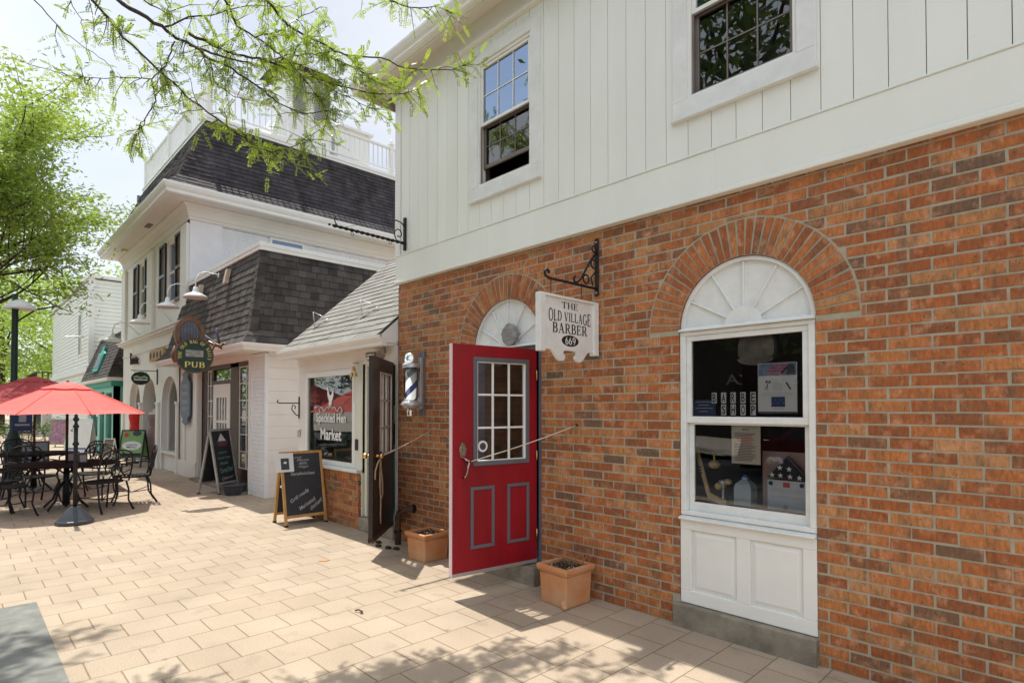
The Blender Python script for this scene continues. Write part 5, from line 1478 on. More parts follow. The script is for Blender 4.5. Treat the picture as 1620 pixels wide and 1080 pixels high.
for (x_, w_) in ((-15.05, .12), (-12.78, .1), (-10.9, .12), (-9.12, .06)): mb = MB(); mb.box(x_ - w_, x_ + w_, -.05, -.001, 0, 1.6); mb.box(x_ - w_ - .02, x_ + w_ + .02, -.065, -.0005, 1.6, 1.66); mb.build('column', M['cream'], G, bevel=.006)
mb = MB()
for (cx, zs, r, b_) in ((-13.6, 1.62, .66, .4), (-9.9, 1.55, .72, .42)):
    mb = MB(); mb.box(cx - r + .005, cx + r - .005, .06, .279, 0, b_)
    mb.box(cx - r + .005, cx + r - .005, -.04, .30, b_, b_ + .04); mb.build('window_base', M['cream'], G, bevel=.006)
mb = MB()
aws = []
for (cx, zs, r, b_) in ((-13.6, 1.62, .66, .4), (-9.9, 1.55, .72, .42)):
    mb = MB(); mb.box(cx - r, cx - r + .06, .14, .2, b_, zs); mb.box(cx + r - .06, cx + r, .14, .2, b_, zs)
    O_ = arc(cx, zs, r, r, 0, 180, 18); I_ = arc(cx, zs, r - .06, r - .06, 0, 180, 18)
    for i in range(18): mb.hexa([FY(*O_[i], .14), FY(*O_[i + 1], .14), FY(*I_[i + 1], .14), FY(*I_[i], .14)], [FY(*O_[i], .2), FY(*O_[i + 1], .2), FY(*I_[i + 1], .2), FY(*I_[i], .2)])
    aws.append(mb.build('arched_window_frame', M['cream'], G))
for (cx, zs, r, b_) in ((-13.6, 1.62, .66, .4), (-9.9, 1.55, .72, .42)):
    mb = MB(); mb.poly([(cx + r, .17, b_)] + [(x_, .17, z_) for x_, z_ in arc(cx, zs, r, r, 0, 180, 18)] + [(cx - r, .17, b_)]); mb.build('pane', glassmat('glass_arch%d' % int(cx), tint=(.6, .65, .62), refl=.12), aws[0] if cx < -12 else aws[1])
mb = MB(); mb.box(-12.62, -12.2, .9, .95, 0, 2.3); mb.box(-11.6, -11.18, .9, .95, 0, 2.3); mb.box(-12.2, -11.6, .9, .95, 2.0, 2.3); mb.box(-15.2, -9.1, 2.5, 2.6, 0, 3.3); mb.box(-15.2, -15.1, .28, 2.5, 0, 3.3); mb.box(-9.15, -9.05, .28, 2.5, 0, 3.3); mb.box(-12.72, -12.66, .28, 2.5, 0, 3.3); mb.box(-11.14, -11.08, .28, 2.5, 0, 3.3); mb.box(-15.1, -9.15, .28, 2.5, 2.6, 2.7)
mb.build('inner_walls', M['cap'], G)
mb = MB(); mb.box(-12.18, -11.62, .92, .96, .02, 2.0); mb.build('shop_door', M['dark_wood'], G)
# entablature ledge and sign band
mb = MB()
for (z0, z1, o_) in ((3.32, 3.36, .05), (3.36, 3.42, .12), (3.42, 3.45, .16), (3.02, 3.05, .03)): mb.box(BXL - (o_ if z0 > 3.3 else 0), -8.36, -o_, .1, z0, z1)
mb.build('ledge', M['cream'], G, bevel=.004)
# upper front wall with windows
wins = [(-13.0, -12.45), (-10.15, -9.45)]
mb = MB(); mb.wall(FY, BXL, BXR - .003, 3.45, 5.72, [(-13.12, -12.42, 4.02, 5.52), (-10.2, -9.42, 4.02, 5.52)], .0, .2)
mb.build('upper_front_wall', M['cream'], G)
mb = MB()
for (a_, b_) in ((BXL, BXL + .5), (-11.98, -11.42), (-8.82, BXR)): mb = MB(); mb.box(a_, min(b_, BXR - .004), -.07, -.0005, 3.45, 5.60); mb.build('pilaster', M['cream'], G, bevel=.005)
for (a_, b_) in ((-13.12, -12.42), (-10.2, -9.42)):
    mb = MB(); mb.frame(FY, a_, b_, 4.02, 5.52, .07, .02, .10); mb.box(a_ - .05, b_ + .05, -.06, .1, 3.97, 4.015); mb.box(a_ + .07, b_ - .07, .03, .09, 4.74, 4.80)
    wf_ = mb.build('window', M['cream'], G, bevel=.004)
    mb = MB(); mb.poly([(a_ + .06, .07, 4.08), (b_ - .06, .07, 4.08), (b_ - .06, .07, 5.46), (a_ + .06, .07, 5.46)]); mb.build('pane', M['glass_sky'], wf_)
    for (s0, s1) in ((a_ - .62, a_ - .05), (b_ + .05, b_ + .56)):
        mb = MB(); mb.frame(FY, s0, s1, 4.0, 5.54, .06, -.05, -.005); mb.box(s0 + .06, s1 - .06, -.05, -.006, 4.72, 4.80)
        nz_ = 24
        for k in range(nz_):
            z = 4.08 + k * (1.40 / nz_)
            if 4.70 < z < 4.80: continue
            mb.hexa([(s0 + .06, -.045, z), (s1 - .06, -.045, z), (s1 - .06, -.012, z + .028), (s0 + .06, -.012, z + .028)], [(s0 + .06, -.042, z + .008), (s1 - .06, -.042, z + .008), (s1 - .06, -.009, z + .036), (s0 + .06, -.009, z + .036)])
        mb.build('shutter', M['brown_door'], G)
mb = MB(); mb.box(BXL, BXR - .3, .6, .7, 3.4, 5.7); mb.build('inner_wall', M['room_dark'], G)
# side wall with recessed brick panel
mb = MB()
FXg = FXw(BXR)
mb.wall(FXg, .0, 8, 2.2, 5.72, [(.68, 7.5, 2.6, 5.66)], 0, -.15)
mb.build('side_wall', M['white_brick'], G, bevel=.003)
mb = MB()
z = 4.15
while z < 5.60:
    y_ = .68 + random.uniform(-.1, 0)
    while y_ < 6.5:
        a_, b_ = max(y_, .683), y_ + .2
        if not (b_ > 1.78 and a_ < 2.72 and z > 4.9): mb.box(BXR - .055 + random.uniform(-.0015, .0015), BXR - .07, a_ + .002, b_ - .002, z + .003, z + .065)
        y_ += .2
    z += .068
mb.box(BXR - .148, BXR - .062, .684, 7.496, 2.604, 5.656)
mb.build('brick_panel', M['white_brick'], G)
mb = MB(); mb.frame(FXg, 1.76, 2.62, 4.6, 5.655, .055, -.061, -.02); sw = mb.build('side_window', M['trim'], G)
mb = MB(); mb.poly([(BXR - .045, 1.80, 4.64), (BXR - .045, 2.58, 4.64), (BXR - .045, 2.58, 5.61), (BXR - .045, 1.80, 5.61)]); mb.build('pane', M['glass_sky'], sw)
mb = MB(); [mb.box(BXR - .062, BXR - .02, a_, b_, 2.6, 5.55) for a_, b_ in ((3.9, 4.0),)]; mb.build('panel_stile', M['white_brick'], G)
# frieze crown, soffit, cornice gutter
cp_ = [(-.1, 5.68), (.03, 5.68), (.03, 5.74), (.05, 5.75), (.06, 5.84), (.10, 5.92), (.17, 5.98), (.17, 6.01), (-.1, 6.01)]
fascia('crown_moulding', G, [(BXL, 0, 0, -1), (BXR, 0, 1, -1), (BXR, 8, 1, 0)], cp_, M['cream'], .002)
mb = MB()
mb.hexa([(BXL - .2, -.58, 6.012), (BXR + .58, -.58, 6.012), (BXR - .1, .1, 6.012), (BXL - .2, .1, 6.012)], [(BXL - .2, -.58, 6.03), (BXR + .58, -.58, 6.03), (BXR - .1, .1, 6.03), (BXL - .2, .1, 6.03)])
mb.hexa([(BXR - .1, .1, 6.0125), (BXR + .58, -.58, 6.0125), (BXR + .58, 8, 6.0125), (BXR - .1, 8, 6.0125)], [(BXR - .1, .1, 6.0305), (BXR + .58, -.58, 6.0305), (BXR + .58, 8, 6.0305), (BXR - .1, 8, 6.0305)])
mb.build('soffit', M['cream'], G)
mb = MB(); mb.box(-10.9, -10.5, -.36, -.24, 5.996, 6.011); mb.build('soffit_vent', M['sash_dark'], G)
cg = [(.50, 6.0), (.58, 6.0), (.60, 6.02), (.60, 6.07), (.64, 6.11), (.67, 6.17), (.67, 6.21), (.50, 6.22)]
fascia('cornice', G, [(BXL - .2, 0, 0, -1), (BXR, 0, 1, -1), (BXR, 8, 1, 0)], cg, M['trim'], .003)
# mansard
o0, o1, o2 = .58, .30, -.46
F0 = [(BXL - .2, -o0, 6.22), (BXR + o0, -o0, 6.22)]; F1 = [(BXL - .1, -o1, 6.52), (BXR + o1, -o1, 6.52)]; F2 = [(BXL + .1, -o2, 8.22), (BXR + o2, -o2, 8.22)]
mb = MB()
shingles(mb, F0[0], F0[1], F1[1], F1[0], .13, .22, .014, .25); shingles(mb, F1[0], F1[1], F2[1], F2[0], .13, .22, .014, .25)
S0 = [(BXR + o0, -o0, 6.22), (BXR + o0, 7, 6.22)]; S1 = [(BXR + o1, -o1, 6.52), (BXR + o1, 7, 6.52)]; S2 = [(BXR + o2, -o2, 8.22), (BXR + o2, 7, 8.22)]
shingles(mb, S0[0], S0[1], S1[1], S1[0], .13, .22, .014, .25); shingles(mb, S1[0], S1[1], S2[1], S2[0], .13, .22, .014, .25)
mb.build('roof', M['shingle_big'], G)
tr2 = [(-.10, 8.20), (.03, 8.20), (.03, 8.26), (.05, 8.27), (.05, 8.30), (.02, 8.31), (.02, 8.36), (-.10, 8.36)]
fascia('roof_edge_trim', G, [(BXL + .1, -o2, 0, -1), (BXR + o2, -o2, 1, -1), (BXR + o2, 7.2, 1, 0)], tr2, M['trim'], .003)
mb = MB(); mb.box(BXL + .1, BXR + o2 - .1, -o2 + .1, 7, 8.1, 8.30); mb.box(BXL, BXR - .2, 7, 7.1, 0, 8.2); mb.box(BXL, BXL + .1, .3, 7, 3.4, 8.1); mb.build('flat_roof', M['stone_far'], G)
# balustrade
mb = MB()
ry0, ry1, rx0, rx1 = .52, 6.6, BXL + .15, BXR + o2 - .05
mb.box(rx1 - .03, rx1 + .03, ry0, ry1, 9.10, 9.16); mb.box(rx1 - .025, rx1 + .025, ry0, ry1, 8.46, 8.50)
mb.box(rx0, rx1, ry0 - .03, ry0 + .03, 9.1005, 9.1605); mb.box(rx0, rx1, ry0 - .025, ry0 + .025, 8.4605, 8.5005)
rl = mb.build('railing', M['trim'], G)
mb = MB(); y_ = ry0 + .14
while y_ < ry1: mb.box(rx1 - .014, rx1 + .014, y_ - .014, y_ + .014, 8.50, 9.10); y_ += .145
x_ = rx0 + .14
while x_ < rx1 - .1: mb.box(x_ - .014, x_ + .014, ry0 - .014, ry0 + .014, 8.50, 9.10); x_ += .16
mb.build('balusters', M['trim'], rl)
for (x_, y_) in ((rx1, ry0), (rx1, 2.45), (rx1, 5.45), (rx0, ry0), (-12.3, ry0), (-10.6, ry0)):
    mb = MB(); mb.box(x_ - .055, x_ + .055, y_ - .055, y_ + .055, 8.36, 9.22); mb.box(x_ - .075, x_ + .075, y_ - .075, y_ + .075, 9.22, 9.26); mb.lathe([(.02, 9.26), (.03, 9.29), (.05, 9.33), (.03, 9.37), (0, 9.40)], (x_, y_, 0), 10)
    mb.build('post', M['trim'], rl)
# cupola and roof box
mb = MB(); mb.box(-11.3, -10.3, 2.9, 4.25, 8.3, 11.2)
cu_ = mb.build('cupola', M['trim'], G, bevel=.01)
mb = MB()
for k in range(19): z = 9.9 + k * .065; mb.hexa([(-10.295, 3.75, z), (-10.295, 4.25, z), (-10.25, 4.25, z - .03), (-10.25, 3.75, z - .03)], [(-10.295, 3.75, z + .012), (-10.295, 4.25, z + .012), (-10.25, 4.25, z - .018), (-10.25, 3.75, z - .018)]); mb.hexa([(-10.295, 3.12, z), (-10.295, 3.5, z), (-10.25, 3.5, z - .03), (-10.25, 3.12, z - .03)], [(-10.295, 3.12, z + .012), (-10.295, 3.5, z + .012), (-10.25, 3.5, z - .018), (-10.25, 3.12, z - .018)])
mb.build('louver', M['plaque'], cu_)
mb = MB(); mb.hexa([(-11.6, 2.65, 11.2), (-10.0, 2.65, 11.2), (-10.0, 4.5, 11.2), (-11.6, 4.5, 11.2)], [(-10.9, 3.5, 11.7), (-10.7, 3.5, 11.7), (-10.7, 3.7, 11.7), (-10.9, 3.7, 11.7)]); mb.build('cupola_roof', M['shingle'], cu_)
mb = MB(); mb.box(-11.5, -10.2, 4.45, 5.5, 8.3, 9.95); mb.box(-11.6, -10.1, 4.42, 5.6, 9.95, 10.02)
mb.build('stair_penthouse', M['trim'], G); mb = MB()
mb.hexa([(-11.4, 2.2, 8.3), (-10.2, 2.2, 8.3), (-10.2, 2.98, 8.3), (-11.4, 2.98, 8.3)], [(-11.4, 2.7, 9.7), (-10.2, 2.7, 9.7), (-10.2, 2.98, 10.1), (-11.4, 2.98, 10.1)])
mb.build('cupola_skirt', M['trim'], G)

# facade lettering and small signs
mb = MB()
for i, (h_) in enumerate((.34, .18, .20, .16, .20, .15)):
    mb.tube([(-13.9 + i * .17, -.045, 2.76), (-13.95 + i * .17, -.045, 2.76 + h_), (-13.84 + i * .17, -.045, 2.74 + h_ * .9)], .022, 6)
mb.tube([(-14.0, -.045, 2.78), (-12.9, -.045, 2.74)], .014, 6)
mb.build('script_lettering', M['dark_wood'], None, label='brown cursive wall lettering above the leftmost arches', cat='lettering')
mb = MB(); mb.box(-11.55, -10.15, -.09, -.01, 2.70, 2.98)
gs = mb.build('gold_sign', pm('gold_board', (.55, .38, .14), .6, col2=(.35, .22, .08), vs=10), None, bevel=.02, label='small gilded carved sign on the white wall left of the pub roof', cat='sign')
mb = MB(); [mb.lathe([(.0, 0), (.07, 0), (.09, .01)], (-11.35 + k * .32, -.10, 2.84), 12, 'y') for k in range(4)]; mb.build('carved_letters', M['dark_wood'], gs)
og = thing('oval_blade_sign', 'small black oval sign with green and white print hanging from the white wall', 'sign', (-11, -.38, 2.05))
mb = MB(); mb.prism([(-.375 + .20 * math.cos(2 * math.pi * i / 28), 2.25 + .165 * math.sin(2 * math.pi * i / 28)) for i in range(28)], lambda u, v, w_: (-11 + w_, u, v), -.015, .015); mb.build('board', M['black'], og)
mb = MB(); mb.text('greens', (-10.984, -.375, 2.275), Y_, Z_, w=.28, h=.07, d=.002) if False else [mb.ball((-10.983, -.50 + k * .05, 2.275 + .015 * math.sin(k * 2)), .032, 8, sx=.1) for k in range(6)]
mb.build('green_mark', M['lime'], og)
mb = MB(); mb.box(-10.984, -10.981, -.52, -.23, 2.20, 2.225); mb.build('white_line', M['white'], og)
mb = MB(); mb.tube([(-11, -.01, 2.44), (-11, -.58, 2.44)], .01, 6); mb.tube([(-11, -.5, 2.44), (-11, -.5, 2.38)], .004, 4); mb.tube([(-11, -.25, 2.44), (-11, -.25, 2.38)], .004, 4); mb.box(-11.01, -10.99, -.03, -.005, 2.1, 2.5); mb.build('arm', M['iron'], og)

# barn lights
def barn_light(x, y, z, wy, wz, label):
    """shade centre x,y,z (rim); arm goes up and back to wall at (x, wy, wz)"""
    t = thing('barn_light', label, 'light', (x, y, z), group='white gooseneck barn lights along the shopfronts', local=True)
    mb = MB(); mb.lathe([(.215, 0), (.222, .008), (.19, .045), (.12, .085), (.055, .11), (.045, .16), (.035, .21), (.0, .22)], (0, 0, 0), 28)
    mb.lathe([(.21, .002), (.17, .04), (.10, .07), (0, .08)], (0, 0, 0), 24)
    mb.build('shade', M['trim'], t)
    mb = MB(); dy, dz = wy - y, wz - z
    P = [(0, 0, .20), (0, .0, .34), (0, .06, .47), (0, .18, .53), (0, .32, .50)]
    P += [(0, dy * .75, (.50 + dz) / 2 + .02), (0, dy, dz)]
    mb.tube(P, .013, 7); mb.lathe([(.05, 0), (.05, .02)], (0, dy - .02, dz), 12, 'y'); mb.build('gooseneck', M['trim'], t)
    return t
barn_light(-6.33, -.42, 3.60, .0, 4.10, 'barn light in front of the pub roof, the nearest one')
barn_light(-8.0, -.50, 3.62, .0, 3.95, 'barn light over the left end of the pub roof')
barn_light(-9.9, -.62, 3.47, .0, 3.62, 'barn light above the big arched shop window')
barn_light(-13.1, -.62, 3.33, .0, 3.55, 'barn light above the leftmost arch, the farthest one')
mb = MB(); mb.box(-5.0, -4.93, -.16, -.10, 3.65, 3.95); mb.box(-6.62, -6.55, -.22, -.16, 3.25, 3.5)
mb.build('wooden_peg', M['cap'], None, label='pale wooden blocks fixed to the pub shingles', cat='block') if False else None

# ------------------------------------------------------------------ mint shop and the far clapboard building
H = thing('mint_shop_building', 'small mint green shopfront bay under a dark shingled mansard', 'building', (-18, 0, 0))
mb = MB(); mb.wall(FY, -20.6, -15.9, 0, 2.2, [(-20.1, -18.7, .5, 2.0), (-18.3, -17.5, .05, 2.05), (-17.2, -16.2, .5, 2.0)], -.12, .05); mb.wall(FXw(-15.9), -.12, 1.2, 0, 2.2, [], 0, -.1); mb.box(-20.6, -20.5, .05, 1.2, 0, 2.2)
mb.build('front_wall', M['mint'], H, bevel=.004)
mb = MB(); mb.box(-20.75, -15.75, -.22, .05, 2.2, 2.36); mb.box(-15.899, -15.78, .05, 1.2, 2.2, 2.36); mb.build('cornice_band', M['teal'], H, bevel=.006)
fascia('fascia', H, [(-20.9, -.30, 0, -1), (-15.65, -.30, 1, -1), (-15.65, 1.2, 1, 0)], [(-.1, 2.365), (.03, 2.365), (.05, 2.40), (.05, 2.46), (-.1, 2.47)], M['cream'])
mb = MB()
shingles(mb, (-20.9, -.33, 2.47), (-15.62, -.33, 2.47), (-15.9, .22, 4.0), (-20.6, .22, 4.0), .13, .2, .014, .2)
shingles(mb, (-15.62, -.33, 2.47), (-15.62, 1.2, 2.47), (-15.9, 1.2, 4.0), (-15.9, .22, 4.0), .13, .2, .014, .2)
mb.build('roof', M['shingle'], H)
mb = MB(); mb.box(-20.7, -15.85, .15, .26, 4.0, 4.12); mb.box(-20.6, -15.9, .26, 3, 3.9, 4.0); mb.build('roof_edge_trim', M['trim'], H)
mb = MB(); [mb.poly([(a_, -.04, b_), (c_2, -.04, b_), (c_2, -.04, 2.0), (a_, -.04, 2.0)]) for a_, b_, c_2 in ((-20.1, .5, -18.7), (-18.3, .05, -17.5), (-17.2, .5, -16.2))]; mb.build('pane', M['glass'], H)
mb = MB(); mb.box(-20.5, -16.0, 1.2, 1.3, 0, 3.9); mb.box(-20.5, -16, .06, 1.2, 2.15, 2.2); mb.build('inner_walls', M['room_dark'], H)
mb = MB(); mb.prism([(-.5, 2.75), (.5, 2.75), (.55, 3.35), (.25, 3.45), (.2, 3.68), (-.05, 3.6), (-.2, 3.42), (-.5, 3.4)], lambda u, v, w_: (-18.3 + u, -.27 + (v - 2.6) * .30 + w_, v), -.06, .0)
ms_ = mb.build('teal_sign', M['teal'], None, label='teal framed picture sign standing on the mint shop roof', cat='sign')
mb = MB(); mb.prism([(-.38, 2.88), (.38, 2.88), (.40, 3.30), (-.38, 3.30)], lambda u, v, w_: (-18.3 + u, -.27 + (v - 2.6) * .30 + w_, v), -.07, -.061); mb.build('picture', M['plaque'], ms_)
mb = MB(); mb.box(-17.1, -16.3, .3, .5, 1.75, 1.95); mb.box(-20, -19, .3, .5, 1.75, 1.95); mb.build('red_valance', M['red_fab'], H)

C3 = thing('clapboard_building', 'far white clapboard building rising behind the mint shop', 'building', (-27, 0, 0))
mb = MB(); z = 0
while z < 6.35:
    for (a_, b_) in (((-33, -23.95), (-23.15, -21.42)) if 3.6 < z + .1 < 5.4 else ((-33, -21.42),)):
        mb.hexa([(a_, -.035, z), (b_, -.035, z), (b_, .1, z), (a_, .1, z)], [(a_, -.015, z + .145), (b_, -.015, z + .145), (b_, .1, z + .145), (a_, .1, z + .145)])
    mb.hexa([(-21.42, -.035, z), (-21.265, -.035, z), (-21.265, 7, z), (-21.42, 7, z)], [(-21.42, -.035, z + .145), (-21.285, -.035, z + .145), (-21.285, 7, z + .145), (-21.42, 7, z + .145)])
    z += .15
mb.build('clapboards', M['siding'], C3)
mb = MB(); mb.box(-21.5, -21.25, -.06, .12, 0, 6.5); mb.box(-33, -21.2, -.12, .05, 2.9, 3.1); mb.build('corner_board', M['trim'], C3)
mb = MB(); mb.frame(FY, -23.97, -23.13, 3.6, 5.4, .09, -.06, .06); cw_ = mb.build('window', M['trim'], C3)
mb = MB(); mb.poly([(-23.9, .02, 3.68), (-23.2, .02, 3.68), (-23.2, .02, 5.32), (-23.9, .02, 5.32)]); mb.build('pane', M['glass_dim'], cw_)
mb = MB(); mb.hexa([(-33.4, -.12, 6.5), (-21.15, -.12, 6.5), (-21.15, 7.1, 6.5), (-33.4, 7.1, 6.5)], [(-33.4, -.12, 6.6), (-21.15, -.12, 6.6), (-21.15, 7.1, 6.6), (-33.4, 7.1, 6.6)]); mb.build('roof', M['trim'], C3)
mb = MB(); mb.box(-33, -21.5, .4, 7, 0, 5.95); mb.build('inner_walls', M['room_dark'], C3)
mb = MB(); mb.tube([(-22.6, -.06, 4.32), (-22.6, -.6, 4.30), (-18.4, -.6, 3.93)], .035, 7); mb.build('tube_light', M['white'], None, label='long white tube lamp on a bracket at the far clapboard building', cat='light')

# ------------------------------------------------------------------ furniture
def aframe(name, label, w_, h, spread, loc, rz, frame_mat, board_mat, thick=.03, mem=.035, foot=.10, group=None):
    """front face normal = local +X, width along local Y"""
    t = thing(name, label, 'sign', loc, local=True)
    t.rotation_euler = (0, 0, rz)
    hs = spread / 2
    def face(s_):
        def f(u, v, w2):  # u along Y, v height fraction m, w2 outwards
            tx = s_ * (hs * (1 - v / h) + .012)
            return (tx + s_ * w2, u * s_, v)
        return f
    for s_ in (1, -1):
        f = face(s_)
        mb = MB()
        for u0, u1 in ((-w_ / 2, -w_ / 2 + mem), (w_ / 2 - mem, w_ / 2)): mb.bx(f, u0, u1, 0.012, h, -thick, 0)
        mb.bx(f, -w_ / 2 + mem, w_ / 2 - mem, h - mem, h, -thick, -.001); mb.bx(f, -w_ / 2 + mem, w_ / 2 - mem, foot, foot + mem, -thick, -.001)
        fr = mb.build('frame', frame_mat, t, bevel=.003)
        mb = MB(); mb.bx(f, -w_ / 2 + mem, w_ / 2 - mem, foot + mem, h - mem, -thick + .004, -.008); b_ = mb.build('board', board_mat, t)
        mb = MB(); [mb.bx(f, u0 - .003, u1 + .003, 0, .022, -thick - .003, .003) for u0, u1 in ((-w_ / 2, -w_ / 2 + mem), (w_ / 2 - mem, w_ / 2))]; mb.build('foot', M['rubber'], fr)
        if s_ == 1: F1_, B1_ = f, b_
    return t, F1_, B1_

# chalkboard 1: feet corners front (-1.56,-.63),(-1.59,-.08)
t, f, b_ = aframe('chalkboard_sign', 'wooden A-frame chalkboard listing sandwiches, beside the market window', .56, .945, .42, (-1.78, -.362, 0), R(-2), M['pine'], M['chalkboard'])
def on_board(mb, f, s_, u, v, w_, h_, ang=0, mat=None, sh=.2, off=-.0075):
    c = Vector(f(u, v, off)); r = (Vector(f(u + .1, v, off)) - c).normalized(); up_ = (Vector(f(u, v + .1, off)) - c).normalized()
    r2 = r * math.cos(R(ang)) + up_ * math.sin(R(ang)); u2 = -r * math.sin(R(ang)) + up_ * math.cos(R(ang))
    mb.text(s_, c, r2, u2, w=w_, h=h_, d=.0008, shear=sh, bold=.012)
mb = MB()
on_board(mb, f, 'Grill ready', -.06, .37, .29, .06, 30); on_board(mb, f, 'Marinated', .03, .265, .25, .05, 30); on_board(mb, f, 'chicken!', .145, .25, .20, .052, 36)
on_board(mb, f, 'Sandwiches', .0, .655, .32, .045, 0)
mb.build('chalk_writing', M['chalk'], b_)
mb = MB(); on_board(mb, f, 'Local', -.06, .865, .12, .028); on_board(mb, f, '-Meats', .01, .828, .18, .034); on_board(mb, f, '-Milk', .01, .785, .13, .034); on_board(mb, f, '-Eggs', .01, .740, .15, .040)
mb.build('chalk_writing', M['ink_light'], b_)
mb = MB(); mb.bx(f, -.35, -.115, .685, .925, .004, .007); pp_ = mb.build('taped_paper', M['paper'], t)
mb = MB(); mb.bx(f, -.28, -.175, .715, .86, .0075, .0085); mb.build('picture', M['ink'], pp_)
mb = MB(); mb.ball(f(-.225, .80, .009), .022, 8, sx=.1); mb.build('picture_mark', M['paper'], pp_)
mb = MB(); mb.ball((.05, -.27, .50), .018, 10); mb.tube([(-.14, -.25, .64), (.05, -.25, .63)], .003, 4); mb.tube([(.04, -.262, .62), (.05, -.27, .5)], .002, 4); mb.build('stay_cord', M['white'], t)

# chalkboard 2 at the pub
t, f, b_ = aframe('chalkboard_sign', 'grey framed A-frame chalkboard with pink and green chalk in front of the pub door', .56, 1.14, .42, (-5.45, -.245, 0), R(36), pm('silver_wood', (.42, .40, .38), .5, var=.2), M['chalkboard'], mem=.04, foot=.16)
mb = MB(); c = Vector(f(0, .95, -.004)); mb.add([f(-.10, .92, -.006), f(.12, .92, -.006), f(0, 1.06, -.006)], [(0, 1, 2)]); mb.build('chalk_drawing', M['paper'], b_)
mb = MB(); [mb.bx(f, -.14 + .02 * k, .17 - .02 * k, .895 - .03 * k, .91 - .03 * k, -.0075, -.0065) for k in range(3)]; mb.build('pink_chalk', pm('chalk_pink', (.35, .08, .11), .9), b_)
mb = MB(); on_board(mb, f, 'Lunch', -.02, .72, .22, .045, 3); on_board(mb, f, 'Fish & Chips', 0, .62, .34, .05, 3); on_board(mb, f, 'Steak', -.02, .53, .22, .05, 3); on_board(mb, f, 'Corned Beef', .02, .41, .36, .09, 5)
mb.build('chalk_writing', M['chalk_green'], b_)
mb = MB(); on_board(mb, f, 'Dinner', .03, .27, .34, .055, 6); mb.build('chalk_heading', M['chalk'], b_)
# tub
mb = MB(); mb.lathe([(.14, 0), (.15, .02), (.175, .12), (.185, .16), (.205, .165), (.205, .19), (.17, .19), (.15, .10), (0, .09)], (-4.93, -.16, 0), 28)
tb_ = mb.build('black_tub', M['plastic_dark'], None, label='round black plastic tub by the white corner of the pub', cat='tub')
mb = MB(); [mb.tube([(-5.06, -.28, 0), (-5.06, -.28, .1)], .012, 5)]; mb.build('door_stop', M['plastic_dark'], tb_) if False else None

# green poster sign and other far signs
t, f, b_ = aframe('poster_sign', 'black A-frame with green poster beside the red dress form', .60, .95, .4, (-11.75, -.36, 0), R(-42), M['black'], M['lime'], mem=.03, foot=.24)
mb = MB(); c = [(.24 * math.cos(2 * math.pi * i / 26), .55 + .11 * math.sin(2 * math.pi * i / 26)) for i in range(26)]
mb.prism(c, f, -.006, -.004); mb.build('oval_label', M['paper'], b_)
mb = MB(); on_board(mb, f, 'LUNCH', 0, .57, .26, .045, 0, sh=0, off=-.003); on_board(mb, f, 'MENU', 0, .51, .24, .05, 0, sh=0, off=-.003); mb.prism([(.10 + .11 * math.cos(a), .86 + .07 * math.sin(a)) for a in [2 * math.pi * i / 16 for i in range(16)]], f, -.006, -.004); mb.build('print', M['ink'], b_)
mb = MB(); mb.prism([(-.16 + .06 * math.cos(a), .82 + .06 * math.sin(a)) for a in [2 * math.pi * i / 16 for i in range(16)]], f, -.006, -.004); mb.build('round_badge', M['red_ink'], b_)
mb = MB(); mb.bx(f, -.26, .26, .28, .36, -.0065, -.005); mb.build('black_strip', M['black'], b_)
aframe('poster_sign', 'green framed A-frame with purple poster far down the pavement', .62, 1.08, .4, (-22.6, -.75, 0), R(-40), M['lime'], M['purple'], mem=.03)
t, f, b_ = aframe('poster_sign', 'blank white A-frame in front of the mint shop', .80, 1.15, .5, (-18.4, -.62, 0), R(-40), M['white'], M['white'], mem=.03, foot=.05)
mb = MB(); mb.bx(f, -.3, .3, .13, .18, -.004, -.002); mb.build('blue_line', M['blue'], b_)
aframe('poster_sign', 'small white and tan floor sign beside the mint doorway', .30, .62, .3, (-14.6, -.42, 0), R(-42), M['white'], M['cap'], mem=.02)
mb = MB(); mb.box(-12.68, -12.60, -2.62, -1.98, .12, .70); mbn = mb.build('menu_board', M['rust'], None, bevel=.01, label='low grey board in a reddish frame between lamp post and far tables', cat='board')
mb = MB(); mb.box(-12.599, -12.59, -2.58, -2.02, .16, .66); mb.build('panel', M['plaque'], mbn)

# dress forms
def form(x, y, label, mat, long):
    t = thing('dress_form', label, 'dress form', (x, y, 0), local=True)
    prof = [(.0, 1.50), (.035, 1.49), (.045, 1.44), (.05, 1.41), (.12, 1.385), (.165, 1.35), (.165, 1.28), (.155, 1.20), (.125, 1.08), (.115, 1.02), (.14, .94), (.175, .84), (.17, .80), (0, .79)]
    def ov(prof, name, m_, k=1.0):
        mb = MB(); n = 22; V = []
        for (r_, h_) in prof:
            for j in range(n): a = 2 * math.pi * j / n; V.append((r_ * k * .66 * math.cos(a), r_ * k * math.sin(a), h_))
        mb.add(V, [(i * n + j, i * n + (j + 1) % n, (i + 1) * n + (j + 1) % n, (i + 1) * n + j) for i in range(len(prof) - 1) for j in range(n)], True)
        return mb.build(name, m_, t)
    ov(prof, 'torso', M['skin_form'])
    dp = [(.10, 1.375), (.168, 1.34), (.172, 1.28), (.162, 1.20), (.133, 1.08), (.122, 1.02), (.15, .94), (.188, .84), (.20, .76)]
    if long: dp += [(.20, .5), (.23, .2), (.20, .19)]
    ov(dp, 'dress', mat, 1.02)
    mb = MB(); mb.tube([(0, 0, .0), (0, 0, .82)], .018, 8); mb.lathe([(.16, 0), (.16, .02), (.03, .05), (0, .06)], (0, 0, 0), 14); mb.build('stand', M['iron_soft'], t)
    t.rotation_euler = (0, 0, R(-45))
    return t
form(-12.85, -.12, 'dress form in a red sleeveless top by the middle arch', M['red_fab'], False)
